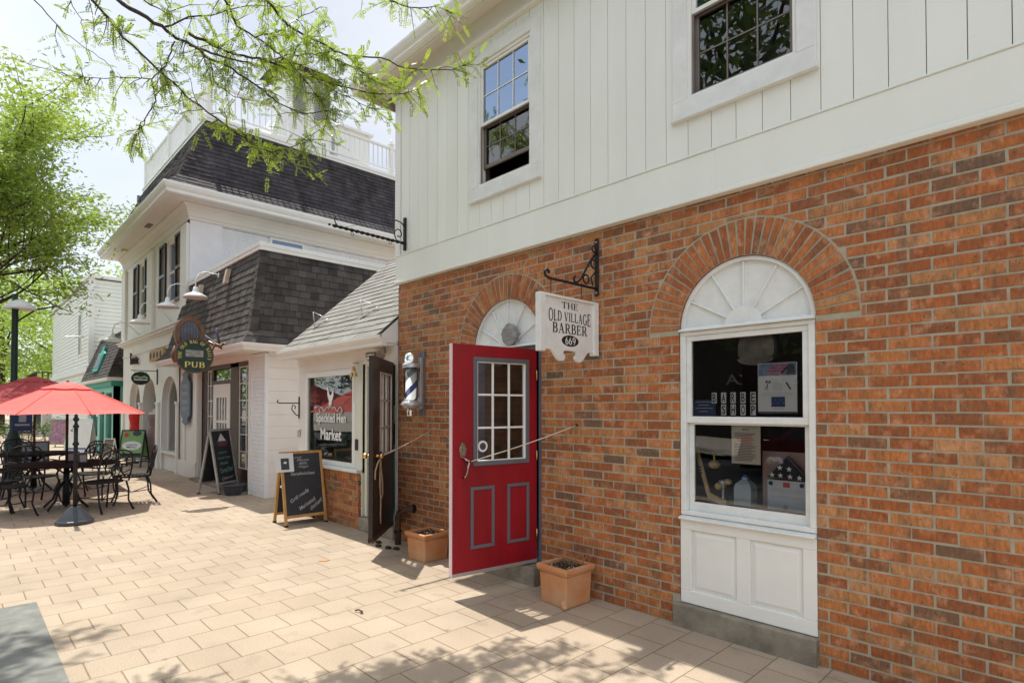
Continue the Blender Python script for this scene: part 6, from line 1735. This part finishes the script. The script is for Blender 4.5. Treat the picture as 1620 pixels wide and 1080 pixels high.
form(-11.75, .10, 'dress form in a long greyish dress inside the middle arch', M['grey_fab'], True)

# umbrellas
def umbrella(label, loc, Rr, ze, zt, cloth, pole, rz):
    t = thing('patio_umbrella', label, 'umbrella', loc, group='red patio umbrellas', local=True)
    n = 8
    def cone(name, r0, r1, z0, z1, sag, sub=6, ang=6):
        mb = MB(); V = []; N_ = n * ang
        for i in range(sub + 1):
            t_ = i / sub; rr_ = r0 + (r1 - r0) * t_
            zz_ = z1 + (z0 - z1) * (t_ ** 1.12)
            for j in range(N_):
                a = 2 * math.pi * j / N_; k_ = (j % ang) / ang
                e_ = 1 - (1 - math.cos(math.pi / n)) * math.sin(math.pi * k_)    # polygon edge
                s_ = sag * math.sin(math.pi * k_) * t_
                V.append((rr_ * e_ * math.cos(a), rr_ * e_ * math.sin(a), zz_ - s_ * .6 + (s_ * .9 if i == sub else 0)))
        mb.add(V, [(i * N_ + j, i * N_ + (j + 1) % N_, (i + 1) * N_ + (j + 1) % N_, (i + 1) * N_ + j) for i in range(sub) for j in range(N_)], False)
        return mb.build(name, cloth, t)
    cone('canopy', .16, Rr, ze, zt - .085, .045)
    cone('vent_cap', .01, .33, zt - .125, zt - .02, -.03, 3)
    mb = MB()
    for k in range(n):
        a = 2 * math.pi * k / n
        mb.tube([((.16 + (Rr - .16) * t_) * math.cos(a), (.16 + (Rr - .16) * t_) * math.sin(a), zt - .083 + (ze - zt + .085) * t_ ** 1.12) for t_ in [i / 6 for i in range(7)]], .006, 5)
    mb.build('seams', cloth, t)
    mb = MB(); mb.tube([(0, 0, 0.02), (0, 0, zt)], .019, 10); mb.lathe([(.03, zt - .42), (.032, zt - .36)], (0, 0, 0), 10); mb.build('pole', pole, t)
    for k in range(n):
        a = 2 * math.pi * k / n
        mb = MB(); mb.tube([(.02 * math.cos(a), .02 * math.sin(a), zt - .07), (Rr * .97 * math.cos(a), Rr * .97 * math.sin(a), ze - .012)], .008, 5)
        rb_ = mb.build('rib', pole, t)
        mb = MB(); mb.tube([(.03 * math.cos(a), .03 * math.sin(a), zt - .40), (Rr * .5 * math.cos(a), Rr * .5 * math.sin(a), (ze + zt) / 2 - .04)], .006, 5); mb.build('strut', pole, rb_)
    t.rotation_euler = (0, 0, rz)
    return t
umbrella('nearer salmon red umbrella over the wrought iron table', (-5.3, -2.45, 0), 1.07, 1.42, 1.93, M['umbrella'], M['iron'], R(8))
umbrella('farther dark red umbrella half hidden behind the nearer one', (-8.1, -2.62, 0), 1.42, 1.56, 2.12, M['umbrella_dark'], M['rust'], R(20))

def table(label, loc, caddy):
    t = thing('patio_table', label, 'table', loc, group='black wrought iron patio tables', local=True)
    mb = MB(); mb.lathe([(0, .655), (.66, .655), (.68, .661), (.68, .677), (.66, .683), (0, .683)], (0, 0, 0), 36); mb.build('tabletop', pm('table_black', (.012, .012, .013), .85, spec=.1), t)
    mb = MB(); mb.tube([(0, 0, .05), (0, 0, .655)], [.05, .035], 10)
    mb.build('pedestal', M['iron'], t)
    for k in range(4):
        a = R(45 + 90 * k); c, s = math.cos(a), math.sin(a)
        mb = MB(); mb.tube([(.02 * c, .02 * s, .42), (.14 * c, .14 * s, .30), (.20 * c, .20 * s, .14), (.34 * c, .34 * s, .015)], .016, 6); mb.tube([(.02 * c, .02 * s, .52), (.2 * c, .2 * s, .62), (.42 * c, .42 * s, .655)], .012, 6); mb.build('leg', M['iron'], t)
    return t
table('round black iron table under the nearer umbrella', (-5.3, -2.45, 0), True)
table('black iron table under the farther umbrella', (-8.1, -2.62, 0), False)
table('black iron table far down the pavement by the hedge', (-27.5, -1.75, 0), False)
for (x_, y_, lb) in ((-5.52, -2.38, 'black napkin holder left of the umbrella pole on the iron table'), (-5.12, -2.28, 'black napkin holder right of the umbrella pole on the iron table')):
    t = thing('napkin_holder', lb, 'napkin holder', (x_, y_, .683), group='napkin holders on the iron table')
    mb = MB(); mb.box(x_ - .07, x_ + .07, y_ - .055, y_ + .055, .683, .825); mb.box(x_ - .075, x_ + .075, y_ - .06, y_ + .06, .825, .84); mb.build('case', M['plastic_dark'], t, bevel=.012, seg=2)
    mb = MB(); mb.box(x_ + .0702, x_ + .074, y_ - .04, y_ + .04, .705, .805); mb.build('label', M['ink_light'], t)

def chair(label):
    t = thing('patio_chair', label, 'chair', (0, 0, 0), group='wrought iron patio chairs', local=True)
    I = M['iron']
    mb = MB(); mb.tube([(.25 * math.cos(a) , .23 * math.sin(a), .43) for a in [2 * math.pi * i / 24 for i in range(24)]], .014, 6, closed=True)
    for k in range(-4, 5):
        y_ = k * .05; h_ = .25 * math.sqrt(max(0, 1 - (y_ / .23) ** 2)); mb.box(-h_, h_, y_ - .016, y_ + .016, .428, .436)
    mb.build('seat', I, t)
    # back: outer bow, inner loops (back at y=-.22 leaning)
    def bk(u, z): return (u, -.22 - (z - .43) * .22, z)
    mb = MB()
    mb.tube([bk(-.23, .43), bk(-.245, .62), bk(-.235, .78), bk(-.19, .86), bk(-.10, .895), bk(0, .90), bk(.10, .895), bk(.19, .86), bk(.235, .78), bk(.245, .62), bk(.23, .43)], .012, 6)
    br_ = mb.build('backrest', I, t)
    for s_ in (-1, 1):
        mb = MB(); mb.tube([bk(s_ * .235, .76), bk(s_ * .12, .83), bk(s_ * .02, .76), bk(s_ * .02, .62), bk(s_ * .12, .55), bk(s_ * .22, .60)], .008, 5)
        mb.tube([bk(s_ * .05, .88), bk(s_ * .16, .80), bk(s_ * .14, .66), bk(s_ * .03, .62)], .008, 5)
        mb.tube([bk(s_ * .10, .46), bk(s_ * .05, .54), bk(s_ * .10, .63)], .008, 5); mb.build('loop', I, br_)
    mb = MB(); mb.tube([bk(-.235, .50), bk(0, .485), bk(.235, .50)], .008, 5); mb.tube([bk(0, .485), bk(0, .90)], .008, 5); mb.build('rail', I, br_)
    for s_ in (-1, 1):
        mb = MB(); mb.tube([bk(s_ * .245, .66), (s_ * .275, -.12, .675), (s_ * .285, .06, .665), (s_ * .275, .15, .64), (s_ * .25, .17, .58), (s_ * .24, .14, .50), (s_ * .235, .10, .435)], .011, 6); mb.build('armrest', I, t)
        mb = MB(); mb.tube([(s_ * .215, .15, .43), (s_ * .235, .21, .34), (s_ * .215, .20, .18), (s_ * .24, .25, .02), (s_ * .245, .265, .012)], [.014, .013, .012, .013, .016], 6); mb.build('leg', I, t)
        mb = MB(); mb.tube([(s_ * .215, -.19, .43), (s_ * .225, -.23, .30), (s_ * .215, -.24, .15), (s_ * .235, -.32, .012)], [.014, .013, .012, .016], 6); mb.build('leg', I, t)
    mb = MB(); mb.tube([(-.22, .19, .22), (0, 0, .17), (.22, -.23, .22)], .007, 5); mb.tube([(.22, .19, .22), (0, 0, .17), (-.22, -.23, .22)], .007, 5); mb.build('stretcher', I, t)
    return t
def face(pos, tgt): return math.atan2(tgt[1] - pos[1], tgt[0] - pos[0]) - math.pi / 2
ch0 = chair('iron chair at the near right side of the nearer table, back to the shops')
T1 = (-5.3, -2.45); pos = (-4.60, -2.10); ch0.location = (*pos, 0); ch0.rotation_euler = (0, 0, face(pos, T1))
for (pos, tg, lb) in (((-4.85, -3.17), T1, 'iron chair at the front left of the nearer table, nearest the left frame edge'),
                      ((-5.55, -3.22), T1, 'iron chair on the street side of the nearer table, behind the front left one'),
                      ((-6.12, -2.75), T1, 'iron chair at the far left of the nearer table, beside the lamp post'),
                      ((-6.05, -2.02), T1, 'iron chair at the far side of the nearer table, right of the umbrella pole'),
                      ((-5.2, -1.62), T1, 'iron chair at the right of the nearer table on the shop side'),
                      ((-8.9, -2.75), (-8.1, -2.62), 'iron chair beyond the farther umbrella table'),
                      ((-7.6, -2.02), (-8.1, -2.62), 'iron chair on the shop side of the farther umbrella table'),
                      ((-7.45, -3.1), (-8.1, -2.62), 'iron chair on the near left of the farther umbrella table'),
                      ((-26.8, -1.5), (-27.5, -1.75), 'iron chair right of the far table by the hedge'),
                      ((-27.2, -2.4), (-27.5, -1.75), 'iron chair left of the far table by the hedge'),
                      ((-28.1, -1.4), (-27.5, -1.75), 'iron chair behind the far table by the hedge'),
                      ((-25.5, -1.15), (-25.5, -.5), 'lone iron chair in front of the far hedge')):
    dup(ch0, lb, loc=(*pos, 0), rz=face(pos, tg))

# conical base with its post
t = thing('umbrella_stand', 'dark conical stand with a black finial post, no umbrella on it', 'umbrella stand', (-3.74, -2.53, 0), local=True)
mb = MB(); mb.lathe([(.205, 0), (.21, .012), (.21, .045), (.195, .055), (.075, .205), (.06, .225), (.0, .227)], (0, 0, 0), 12, smooth=False); mb.build('base', M['plastic_dark'], t, bevel=.004, seg=2)
mb = MB(); mb.tube([(0, 0, .23), (0, 0, 1.30)], .024, 12); mb.lathe([(.024, 1.02), (.036, 1.03), (.036, 1.05), (.024, 1.07)], (0, 0, 0), 14); mb.lathe([(.024, 1.25), (.038, 1.27), (.02, 1.30), (.016, 1.33), (.034, 1.355), (.034, 1.375), (.018, 1.40), (.022, 1.42), (0, 1.44)], (0, 0, 0), 14)
mb.tube([(-.01, -.03, 1.21), (0, -.055, 1.22), (.0, -.03, 1.24)], .006, 6); mb.build('post', M['iron'], t)

# street lamp
t = thing('street_lamp', 'dark green lamp post with wide pale reflector among the leaves', 'street lamp', (-10.2, -2.8, 0), local=True)
mb = MB(); mb.lathe([(.20, 0), (.20, .08), (.16, .12), (.15, .8), (.11, .9), (.10, .95), (.062, 1.05), (.055, 3.55), (.07, 3.58), (.05, 3.62), (.045, 3.9)], (0, 0, 0), 16); mb.build('post', M['sign_green'], t)
mb = MB(); mb.tube([(0, 0, 3.3), (.0, .35, 3.62), (.1, .7, 3.72)], .02, 6); mb.build('bracket_arm', M['sign_green'], t)
mb = MB(); mb.lathe([(.27, 3.58), (.28, 3.60), (.17, 3.72), (.06, 3.78)], (.05, .08, 0), 24); mb.build('reflector', M['trim'], t)
mb = MB(); mb.box(.05, .075, -.02, .30, 1.03, 1.40); mb.tube([(0, 0, 1.41), (.06, .30, 1.41)], .01, 5); bn_ = mb.build('banner', M['navy'], t, bevel=.003)
mb = MB(); mb.box(.0755, .078, .02, .26, 1.14, 1.18); mb.box(.0755, .078, .08, .20, 1.22, 1.36); mb.build('banner_print', M['ink_light'], bn_)
mb = MB(); mb.box(-12.0, -11.4, -3.6, -3.1, .0, .08); mb.box(-11.95, -11.45, -3.55, -3.15, .08, .42)
ob_ = mb.build('orange_planter', M['orange'], None, bevel=.02, label='orange planter box at the left edge by the lamp post', cat='planter')

# ------------------------------------------------------------------ trees
def leaflets(V, F, RV, c, d, up_, n_pair, L, ll, lw, rv):
    """pinnate leaf: rachis from c along d, n_pair leaflet pairs, drooping"""
    side = d.cross(up_)
    if side.length < 1e-4: side = d.orthogonal()
    side.normalize(); nrm = side.cross(d).normalized()
    for i in range(n_pair):
        t = (i + .6) / n_pair
        p = c + d * (L * t) - Vector((0, 0, 1)) * (L * .18 * t * t)
        s_ = ll * (1 - .45 * abs(t - .45)) * random.uniform(.7, 1.2)
        if random.random() < .08: continue
        for sg_ in (1, -1):
            a = (side * sg_ * .92 + d * .35 + nrm * random.uniform(-.25, .25)).normalized()
            w_ = a.cross(nrm).normalized() * lw * .5
            b = len(V)
            V += [p, p + a * s_ * .5 + w_, p + a * s_, p + a * s_ * .5 - w_]
            F.append((b, b + 1, b + 2, b + 3)); RV.append(rv)
def mesh_obj(name, V, F, RV, mat, parent):
    mb = MB(); mb.v = [tuple(v) for v in V]; mb.f = [list(f) for f in F]; mb.r = RV; mb.sm = [False] * len(F)
    return mb.build(name, mat, parent)
def rvec(): 
    return Vector((random.gauss(0, 1), random.gauss(0, 1), random.gauss(0, 1))).normalized()
def pxw(u, v, d):
    r_ = FW + RT * ((u - 810) / 909.) + UP * ((629 - v) / 909.)
    return CAM + r_ * d

# overhanging honey locust: trunk stands left of the camera, limbs reach over the paving
OT = thing('overhanging_tree', 'near tree whose fine leafy branches hang into the top left of the view', 'tree', (.2, -4.9, 0))
mb = MB(); tp_ = Vector((.2, -4.75, 3.6))
mb.tube([(.2, -4.9, -.05), (.22, -4.88, .6), (.18, -4.85, 1.8), (.2, -4.75, 3.6), (.0, -4.7, 5.2), (-.1, -4.8, 7.0)], [.17, .13, .115, .10, .07, .03], 12); mb.build('trunk', M['bark'], OT)
BR = [([(478, 122), (500, 150), (520, 175), (512, 205)], 4.6, 4.7, .005), ([(378, 213), (400, 225), (440, 250), (470, 262)], 4.3, 4.4, .004), ([(457, 98), (470, 75), (500, 50), (520, 40)], 4.6, 4.8, .005), ([(402, 59), (440, 50), (470, 30), (500, 15)], 4.4, 4.7, .005),
      ([(300, 55), (333, 69), (355, 80), (384, 89), (424, 96), (460, 111), (478, 122), (504, 125), (533, 136), (567, 143), (600, 149), (640, 150), (660, 141)], 4.3, 4.9, .011),
      ([(150, -40), (180, -5), (219, 21), (256, 43), (279, 60), (320, 78), (361, 92), (393, 98)], 4.1, 4.4, .018),
      ([(340, -30), (356, 0), (375, 41), (402, 59), (433, 78), (457, 98), (478, 120)], 4.2, 4.5, .010),
      ([(395, -30), (420, 0), (455, 40), (491, 60), (522, 77), (549, 89), (603, 91), (640, 108), (680, 111), (713, 110), (736, 104)], 4.3, 5.0, .011),
      ([(300, 70), (327, 89), (367, 109), (400, 131), (424, 149), (444, 164), (482, 180), (505, 177), (531, 171)], 4.2, 4.6, .009),
      ([(120, -30), (146, 0), (174, 32), (196, 59), (238, 100), (274, 132), (300, 156), (344, 189), (378, 213), (407, 233), (432, 240), (465, 232), (490, 222)], 4.0, 4.4, .010),
      ([(20, -35), (55, 0), (87, 37), (96, 50), (119, 64), (146, 82), (174, 105)], 4.1, 4.3, .005),
      ([(276, 66), (268, 92), (256, 110), (242, 126), (205, 123), (151, 123), (105, 119), (64, 107)], 4.2, 4.4, .006),
      ([(242, 126), (247, 160), (235, 178), (222, 196), (215, 212)], 4.2, 4.3, .006),
      ([(560, -40), (612, 0), (650, 12), (690, 10), (716, 22)], 4.6, 5.0, .007),
      ([(260, 45), (300, 28), (345, 22), (390, 10), (440, 12)], 4.3, 4.6, .007),
      ([(204, -20), (236, 8), (262, 20), (300, 8)], 4.2, 4.4, .006),
      ([(420, 96), (455, 88), (500, 86), (545, 100), (580, 118), (615, 130)], 4.6, 5.0, .006),
      ([(330, 95), (340, 130), (365, 150), (385, 158)], 4.3, 4.5, .005),
      ([(500, 125), (520, 140), (560, 158), (590, 172), (602, 180)], 4.7, 5.0, .005),
      ([(549, 89), (570, 110), (595, 132), (630, 135)], 4.7, 4.9, .005),
      ([(95, -30), (110, 0), (128, 30), (133, 50)], 4.2, 4.3, .004)]
# links from the trunk to the limb roots (outside the frame)
mb = MB(); V, F, RV = [], [], []
tw = MB()
def sprout(p, dirv, L, scale=1.0, dens=1.0):
    """twig with leaves"""
    rvs = random.uniform(.1, .9); q = p; pts = [p]; dcur = dirv.normalized(); k = max(2, int(L / .05))
    for i in range(k):
        dcur = (dcur + rvec() * .28 - Vector((0, 0, .06))).normalized(); q = q + dcur * L / k; pts.append(q)
    tw.tube(pts, [max(.0012, .0035 * scale * (1 - .6 * i / k)) for i in range(k + 1)], 4, cap=False)
    for i, c in enumerate(pts):
        for j in range(max(1, int(round(random.uniform(1.0, 2.6) * dens)))):
            dd = (rvec() * 1.0 + dcur * .7 + Vector((0, 0, -.12))).normalized()
            leaflets(V, F, RV, c, dd, Vector((0, 0, 1)), random.randint(10, 14), random.uniform(.065, .14) * scale, .021 * scale, .0100 * scale, rvs + random.uniform(-.2, .2))
for bi, (pts, d0, d1, r0) in enumerate(BR, -4):
    n = len(pts); W = []
    for i, (u, v) in enumerate(pts):
        t = i / (n - 1); W.append(pxw(u, v, d0 + (d1 - d0) * t + .08 * math.sin(i * 1.7 + bi)))
    # jittered resample
    P2 = []
    for i in range(n - 1):
        for k in range(3):
            t = k / 3; P2.append(W[i].lerp(W[i + 1], t) + rvec() * .008)
    P2.append(W[-1])
    mb.tube(P2, [max(.0025, r0 * (1 - .75 * i / len(P2))) for i in range(len(P2))], 6)
    if pts[0][1] < 0: # join to trunk
        a = W[0]; mid_ = a.lerp(tp_ + Vector((0, 0, .6)), .5) + Vector((0, 0, .35))
        mb.tube([tp_ + Vector((0, 0, random.uniform(-.3, .8))), mid_, a], [.03, .02, r0], 6)
    total = sum((P2[i + 1] - P2[i]).length for i in range(len(P2) - 1))
    dens = {0: 24, 1: 10, 2: 17, 3: 19, 4: 24, 5: 20, 6: 1.2, 7: 15, 8: 22, 9: 18, 10: 17, 11: 10, 12: 25, 13: 20, 14: 24, 15: 24, 16: 3, -4: 26, -3: 18, -2: 22, -1: 18}[bi]
    cnt = int(total * dens)
    for k in range(cnt):
        x_ = random.random() ** .85 * (len(P2) - 1); i = min(int(x_), len(P2) - 2); p = P2[i].lerp(P2[i + 1], x_ - i)
        tdir = (P2[i + 1] - P2[i]).normalized()
        dd = (tdir * random.uniform(.1, .9) + rvec() * .8 + Vector((0, 0, -.1)))
        sprout(p, dd, random.uniform(.05, .24), 1.0, .62)
    sprout(P2[-1], tdir, .15)
# higher limbs above the frame, whose shade falls on the paving
for (a, b, L) in (((-.2, -4.6, 5.4), (-1.6, -3.1, 6.3), 1), ((.1, -4.7, 4.9), (.6, -3.4, 5.5), 1), ((0, -4.7, 5.1), (1.9, -3.0, 5.6), 1), ((-.1, -4.8, 5.6), (-2.3, -3.9, 6.6), 1), ((0, -4.7, 5.2), (-1.0, -3.35, 6.0), 1), ((0, -4.7, 5.4), (-1.9, -3.4, 6.5), 1)):
    a, b = Vector(a), Vector(b); P2 = [a.lerp(b, i / 12) + rvec() * .04 for i in range(13)]
    mb.tube(P2, [.03 * (1 - .8 * i / 13) for i in range(13)], 6)
    for k in range(30):
        i = random.randint(3, 12); sprout(P2[i], (b - a).normalized() + rvec() * 1.1, random.uniform(.2, .5), 1.25, .9)
mb.build('limb', M['bark'], OT); tw.build('twig', M['bark'], OT)
mesh_obj('crown', V, F, RV, M['leaf'], OT)

def branchy(mb, p, d, L, r, depth, tips, spread=.55):
    k = 5; pts = [p]; dc = d.normalized()
    for i in range(k):
        dc = (dc + rvec() * .13 + Vector((0, 0, .03))).normalized(); pts.append(pts[-1] + dc * L / k)
    mb.tube(pts, [r * (1 - .45 * i / k) for i in range(k + 1)], 6, cap=False)
    for i in range(2, k + 1): tips.append((pts[i], dc, depth))
    if depth <= 0: return
    for c in range(random.randint(2, 4)):
        i = random.randint(2, k); nd = (dc + rvec() * spread * 1.3).normalized()
        branchy(mb, pts[i], nd, L * random.uniform(.6, .78), r * .45, depth - 1, tips, spread)

def clump_leaves(V, F, RV, c, n, sx, size, flat=.45):
    rv0 = random.random()
    for i in range(n):
        p = c + Vector((random.gauss(0, sx), random.gauss(0, sx), random.gauss(0, sx * flat)))
        a = rvec(); a.z *= .6; a.normalize(); b = a.cross(rvec()).normalized(); s_ = size * random.uniform(.6, 1.25)
        k = len(V); V += [p - a * s_, p + b * s_ * .34, p + a * s_, p - b * s_ * .34]
        F.append((k, k + 1, k + 2, k + 3)); RV.append(min(1, max(0, rv0 * .6 + random.random() * .4)))

# left street tree (crown leans into the left of the picture)
random.seed(21)
LT = thing('street_tree', 'bright green street tree filling the left edge behind the lamp post', 'tree', (-12.6, -4.75, 0))
mb = MB(); tips = []
mb.tube([(-12.6, -4.75, -.05), (-12.62, -4.72, .5), (-12.6, -4.7, 3.2)], [.2, .15, .125], 12)
trunkp = Vector((-12.6, -4.7, 3.1))
for (d, L, r) in (((.05, .1, 1), 3.2, .12), ((.3, .75, .72), 2.7, .08), ((-.5, .5, .85), 2.8, .08), ((.45, .62, .42), 2.4, .07), ((.3, -.6, .8), 2.6, .08), ((-.5, -.5, .9), 2.6, .08), ((.1, .75, .40), 2.4, .065), ((.1, .45, 1.1), 3.2, .09), ((.35, .35, 1.2), 3.2, .09), ((.0, .6, .9), 3.0, .08)):
    branchy(mb, trunkp + Vector((0, 0, random.uniform(-.3, .3))), Vector(d), L, r, 3, tips)
mb.build('trunk', M['bark'], LT)
V, F, RV = [], [], []
for (p, d, dep) in tips:
    if dep <= 1 or (dep == 2 and random.random() < .4):
        for q in range(1):
            clump_leaves(V, F, RV, p + rvec() * .2, 34, .22, .066)
mesh_obj('crown', V, F, RV, M['leaf2'], LT)
print('left tree leaves', len(F))

# generic broad tree for the background and the opposite side of the street
def make_tree(label, loc, h, cr, nleaf, size, mat, group=None, seed=1, name='broadleaf_tree', low=.28):
    random.seed(seed)
    t = thing(name, label, 'tree', loc, group=group, local=True)
    mb = MB(); mb.tube([(0, 0, -.2), (.05, .03, h * .25), (-.05, .05, h * .55), (0, 0, h * .85)], [h * .022, h * .017, h * .012, h * .004], 8)
    for k in range(9):
        a = random.uniform(0, 6.28); z = h * random.uniform(.25, .7); mb.tube([(0, 0, z), (cr * .4 * math.cos(a), cr * .4 * math.sin(a), z + cr * .3), (cr * .75 * math.cos(a), cr * .75 * math.sin(a), z + cr * .45)], [h * .009, h * .005, h * .002], 5)
    mb.build('trunk', M['bark'], t)
    V, F, RV = [], [], []
    nc = 70
    for k in range(nc):
        d = rvec(); rr_ = random.uniform(.45, 1.0) ** .6
        c = Vector((d.x * cr * rr_, d.y * cr * rr_, h * (low + 1) / 2 + d.z * h * (1 - low) / 2 * rr_))
        clump_leaves(V, F, RV, c, nleaf // nc, cr * random.uniform(.10, .2), size, .6)
    mesh_obj('crown', V, F, RV, mat, t)
    return t
# background beyond the shops (left)
b1 = make_tree('tall pale green tree at the end of the street behind the umbrellas', (-46, -1.5, 0), 11, 5.2, 9000, .17, M['leaf2'], 'background trees', 5, low=.12)
dup(b1, 'round green tree left of the lamp post, far away', (-38, -6.5, 0), 2.1, 'background trees', .85)
dup(b1, 'darker looking tree beside the far clapboard building', (-41, 3.4, 0), 4.0, 'background trees', .95)
b2 = make_tree('dark green tree far back at the vanishing point', (-62, 3, 0), 14, 7, 8000, .24, M['leaf_far'], 'background trees', 9, low=.08)
dup(b2, 'broad distant tree behind the street lamp', (-66, -9, 0), 1.0, 'background trees', 1.0)
dup(b2, 'distant tree on the far left beyond the street', (-58, -20, 0), 2.6, 'background trees', 1.1)
dup(b2, 'most distant tree closing the street', (-90, -4, 0), 3.6, 'background trees', 1.3)
# hedge by the far tables
random.seed(4)
V, F, RV = [], [], []
for k in range(26): clump_leaves(V, F, RV, Vector((-29.6 + random.uniform(-.3, .3), -2.6 + 3.0 * k / 26, random.uniform(.35, .75))), 60, .2, .07, .8)
mesh_obj('hedge', V, F, RV, M['leaf_dark'], None); hd = bpy.data.objects['hedge']; hd['label'] = 'dark clipped hedge behind the far iron table'; hd['category'] = 'hedge'

# far building with dark railing
FB_ = thing('far_shop_building', 'small pale building with dark balcony railing far behind the umbrellas', 'building', (-36, 0, 0))
mb = MB(); mb.box(-40, -34.5, -.3, 5, 0, 2.9); mb.build('wall', M['cream'], FB_)
mb = MB(); mb.box(-40.2, -34.3, -.6, -.3, 2.5, 2.75); [mb.box(-34.6 - k * .25, -34.55 - k * .25, -.58, -.53, 2.75, 3.4) for k in range(20)]; mb.box(-40, -34.3, -.6, -.52, 3.4, 3.46); [mb.box(-34.36, -34.31, -.6 + k * .25, -.55 + k * .25, 2.75, 3.4) for k in range(8)]; mb.box(-34.38, -34.30, -.6, 1.5, 3.4, 3.4601); mb.build('balcony_railing', M['iron_soft'], FB_)
mb = MB(); mb.box(-39, -35, -.32, -.29, .4, 2.1); mb.build('window', M['room_dark'], FB_)

# ------------------------------------------------------------------ the other side of the street (seen in the window reflections)
r1 = make_tree('tall dark street tree across the road, opposite the arched window', (-1.2, -12.2, 0), 15, 4.6, 9000, .20, M['leaf_dark'], 'trees across the road', 31, low=.2)
dup(r1, 'dark street tree across the road to the right of the camera', (10.5, -12.4, 0), 2.2, 'trees across the road', .6)
dup(r1, 'lower street tree across the road, opposite the market', (-8.0, -13.0, 0), 3.3, 'trees across the road', .62)
dup(r1, 'lower street tree across the road, opposite the pub', (-15.0, -12.6, 0), 4.4, 'trees across the road', .6)
dup(r1, 'lower street tree across the road, opposite the white building', (-24.0, -13.2, 0), 5.1, 'trees across the road', .65)
RB = thing('brick_row_building', 'dark row of shops across the road, seen only in reflections', 'building', (-8, -24, 0))
mb = MB(); mb.box(-30, 22, -32, -24, -.1, 5.5); mb.build('wall', M['dark_build'], RB)
mb = MB(); [mb.box(-29 + k * 3.2, -27 + k * 3.2, -24, -23.95, .6, 2.3) for k in range(15)]; mb.build('window', M['room_dark'], RB)
mb = MB(); mb.text("T'S PIZZA", (-5.4, -23.9, 2.9), -X_, Z_, w=4.2, h=.55, d=.05); mb.build('sign_lettering', M['ink_light'], RB)
# parked red car
CR = thing('parked_car', 'dark red saloon car parked at the kerb across the pavement', 'car', (1.6, -10.9, -.14))
bod = [(-2.2, .28), (-2.22, .55), (-2.15, .78), (-1.5, .88), (-.85, 1.30), (-.2, 1.40), (.6, 1.38), (1.25, 1.0), (1.9, .92), (2.2, .80), (2.24, .5), (2.15, .28)]
mb = MB(); mb.prism([(1.6 + a_, -.14 + b_) for a_, b_ in bod], lambda u, v, w_: (u, -10.9 + w_ * (1 - .16 * max(0, (v + .14 - .85)) / .55), v), -.86, .86); mb.build('body', M['car_red'], CR, bevel=.05, seg=3)
gl = [(-1.25, .92), (-.78, 1.25), (-.2, 1.33), (.55, 1.31), (1.05, .98)]
mb = MB()
for s_ in (-1, 1): mb.prism([(1.6 + a_, -.14 + b_) for a_, b_ in gl], lambda u, v, w_: (u, -10.9 + s_ * (.872 * (1 - .16 * max(0, (v + .14 - .85)) / .55) + w_), v), -.01, .004)
mb.build('side_window', M['black_gloss'], CR)
for (x_, s_) in ((-1.35, -1), (-1.35, 1), (1.4, -1), (1.4, 1)):
    mb = MB(); mb.lathe([(.0, -.1), (.32, -.1), (.33, .1), (.0, .1)], (1.6 + x_, -10.9 + s_ * .80, .19), 20, 'y'); wh = mb.build('wheel', M['rubber'], CR)
    mb = MB(); mb.lathe([(.0, -.115), (.2, -.115), (.2, .115), (0, .115)], (1.6 + x_, -10.9 + s_ * .80, .19), 16, 'y'); mb.build('rim', M['chrome'], wh)
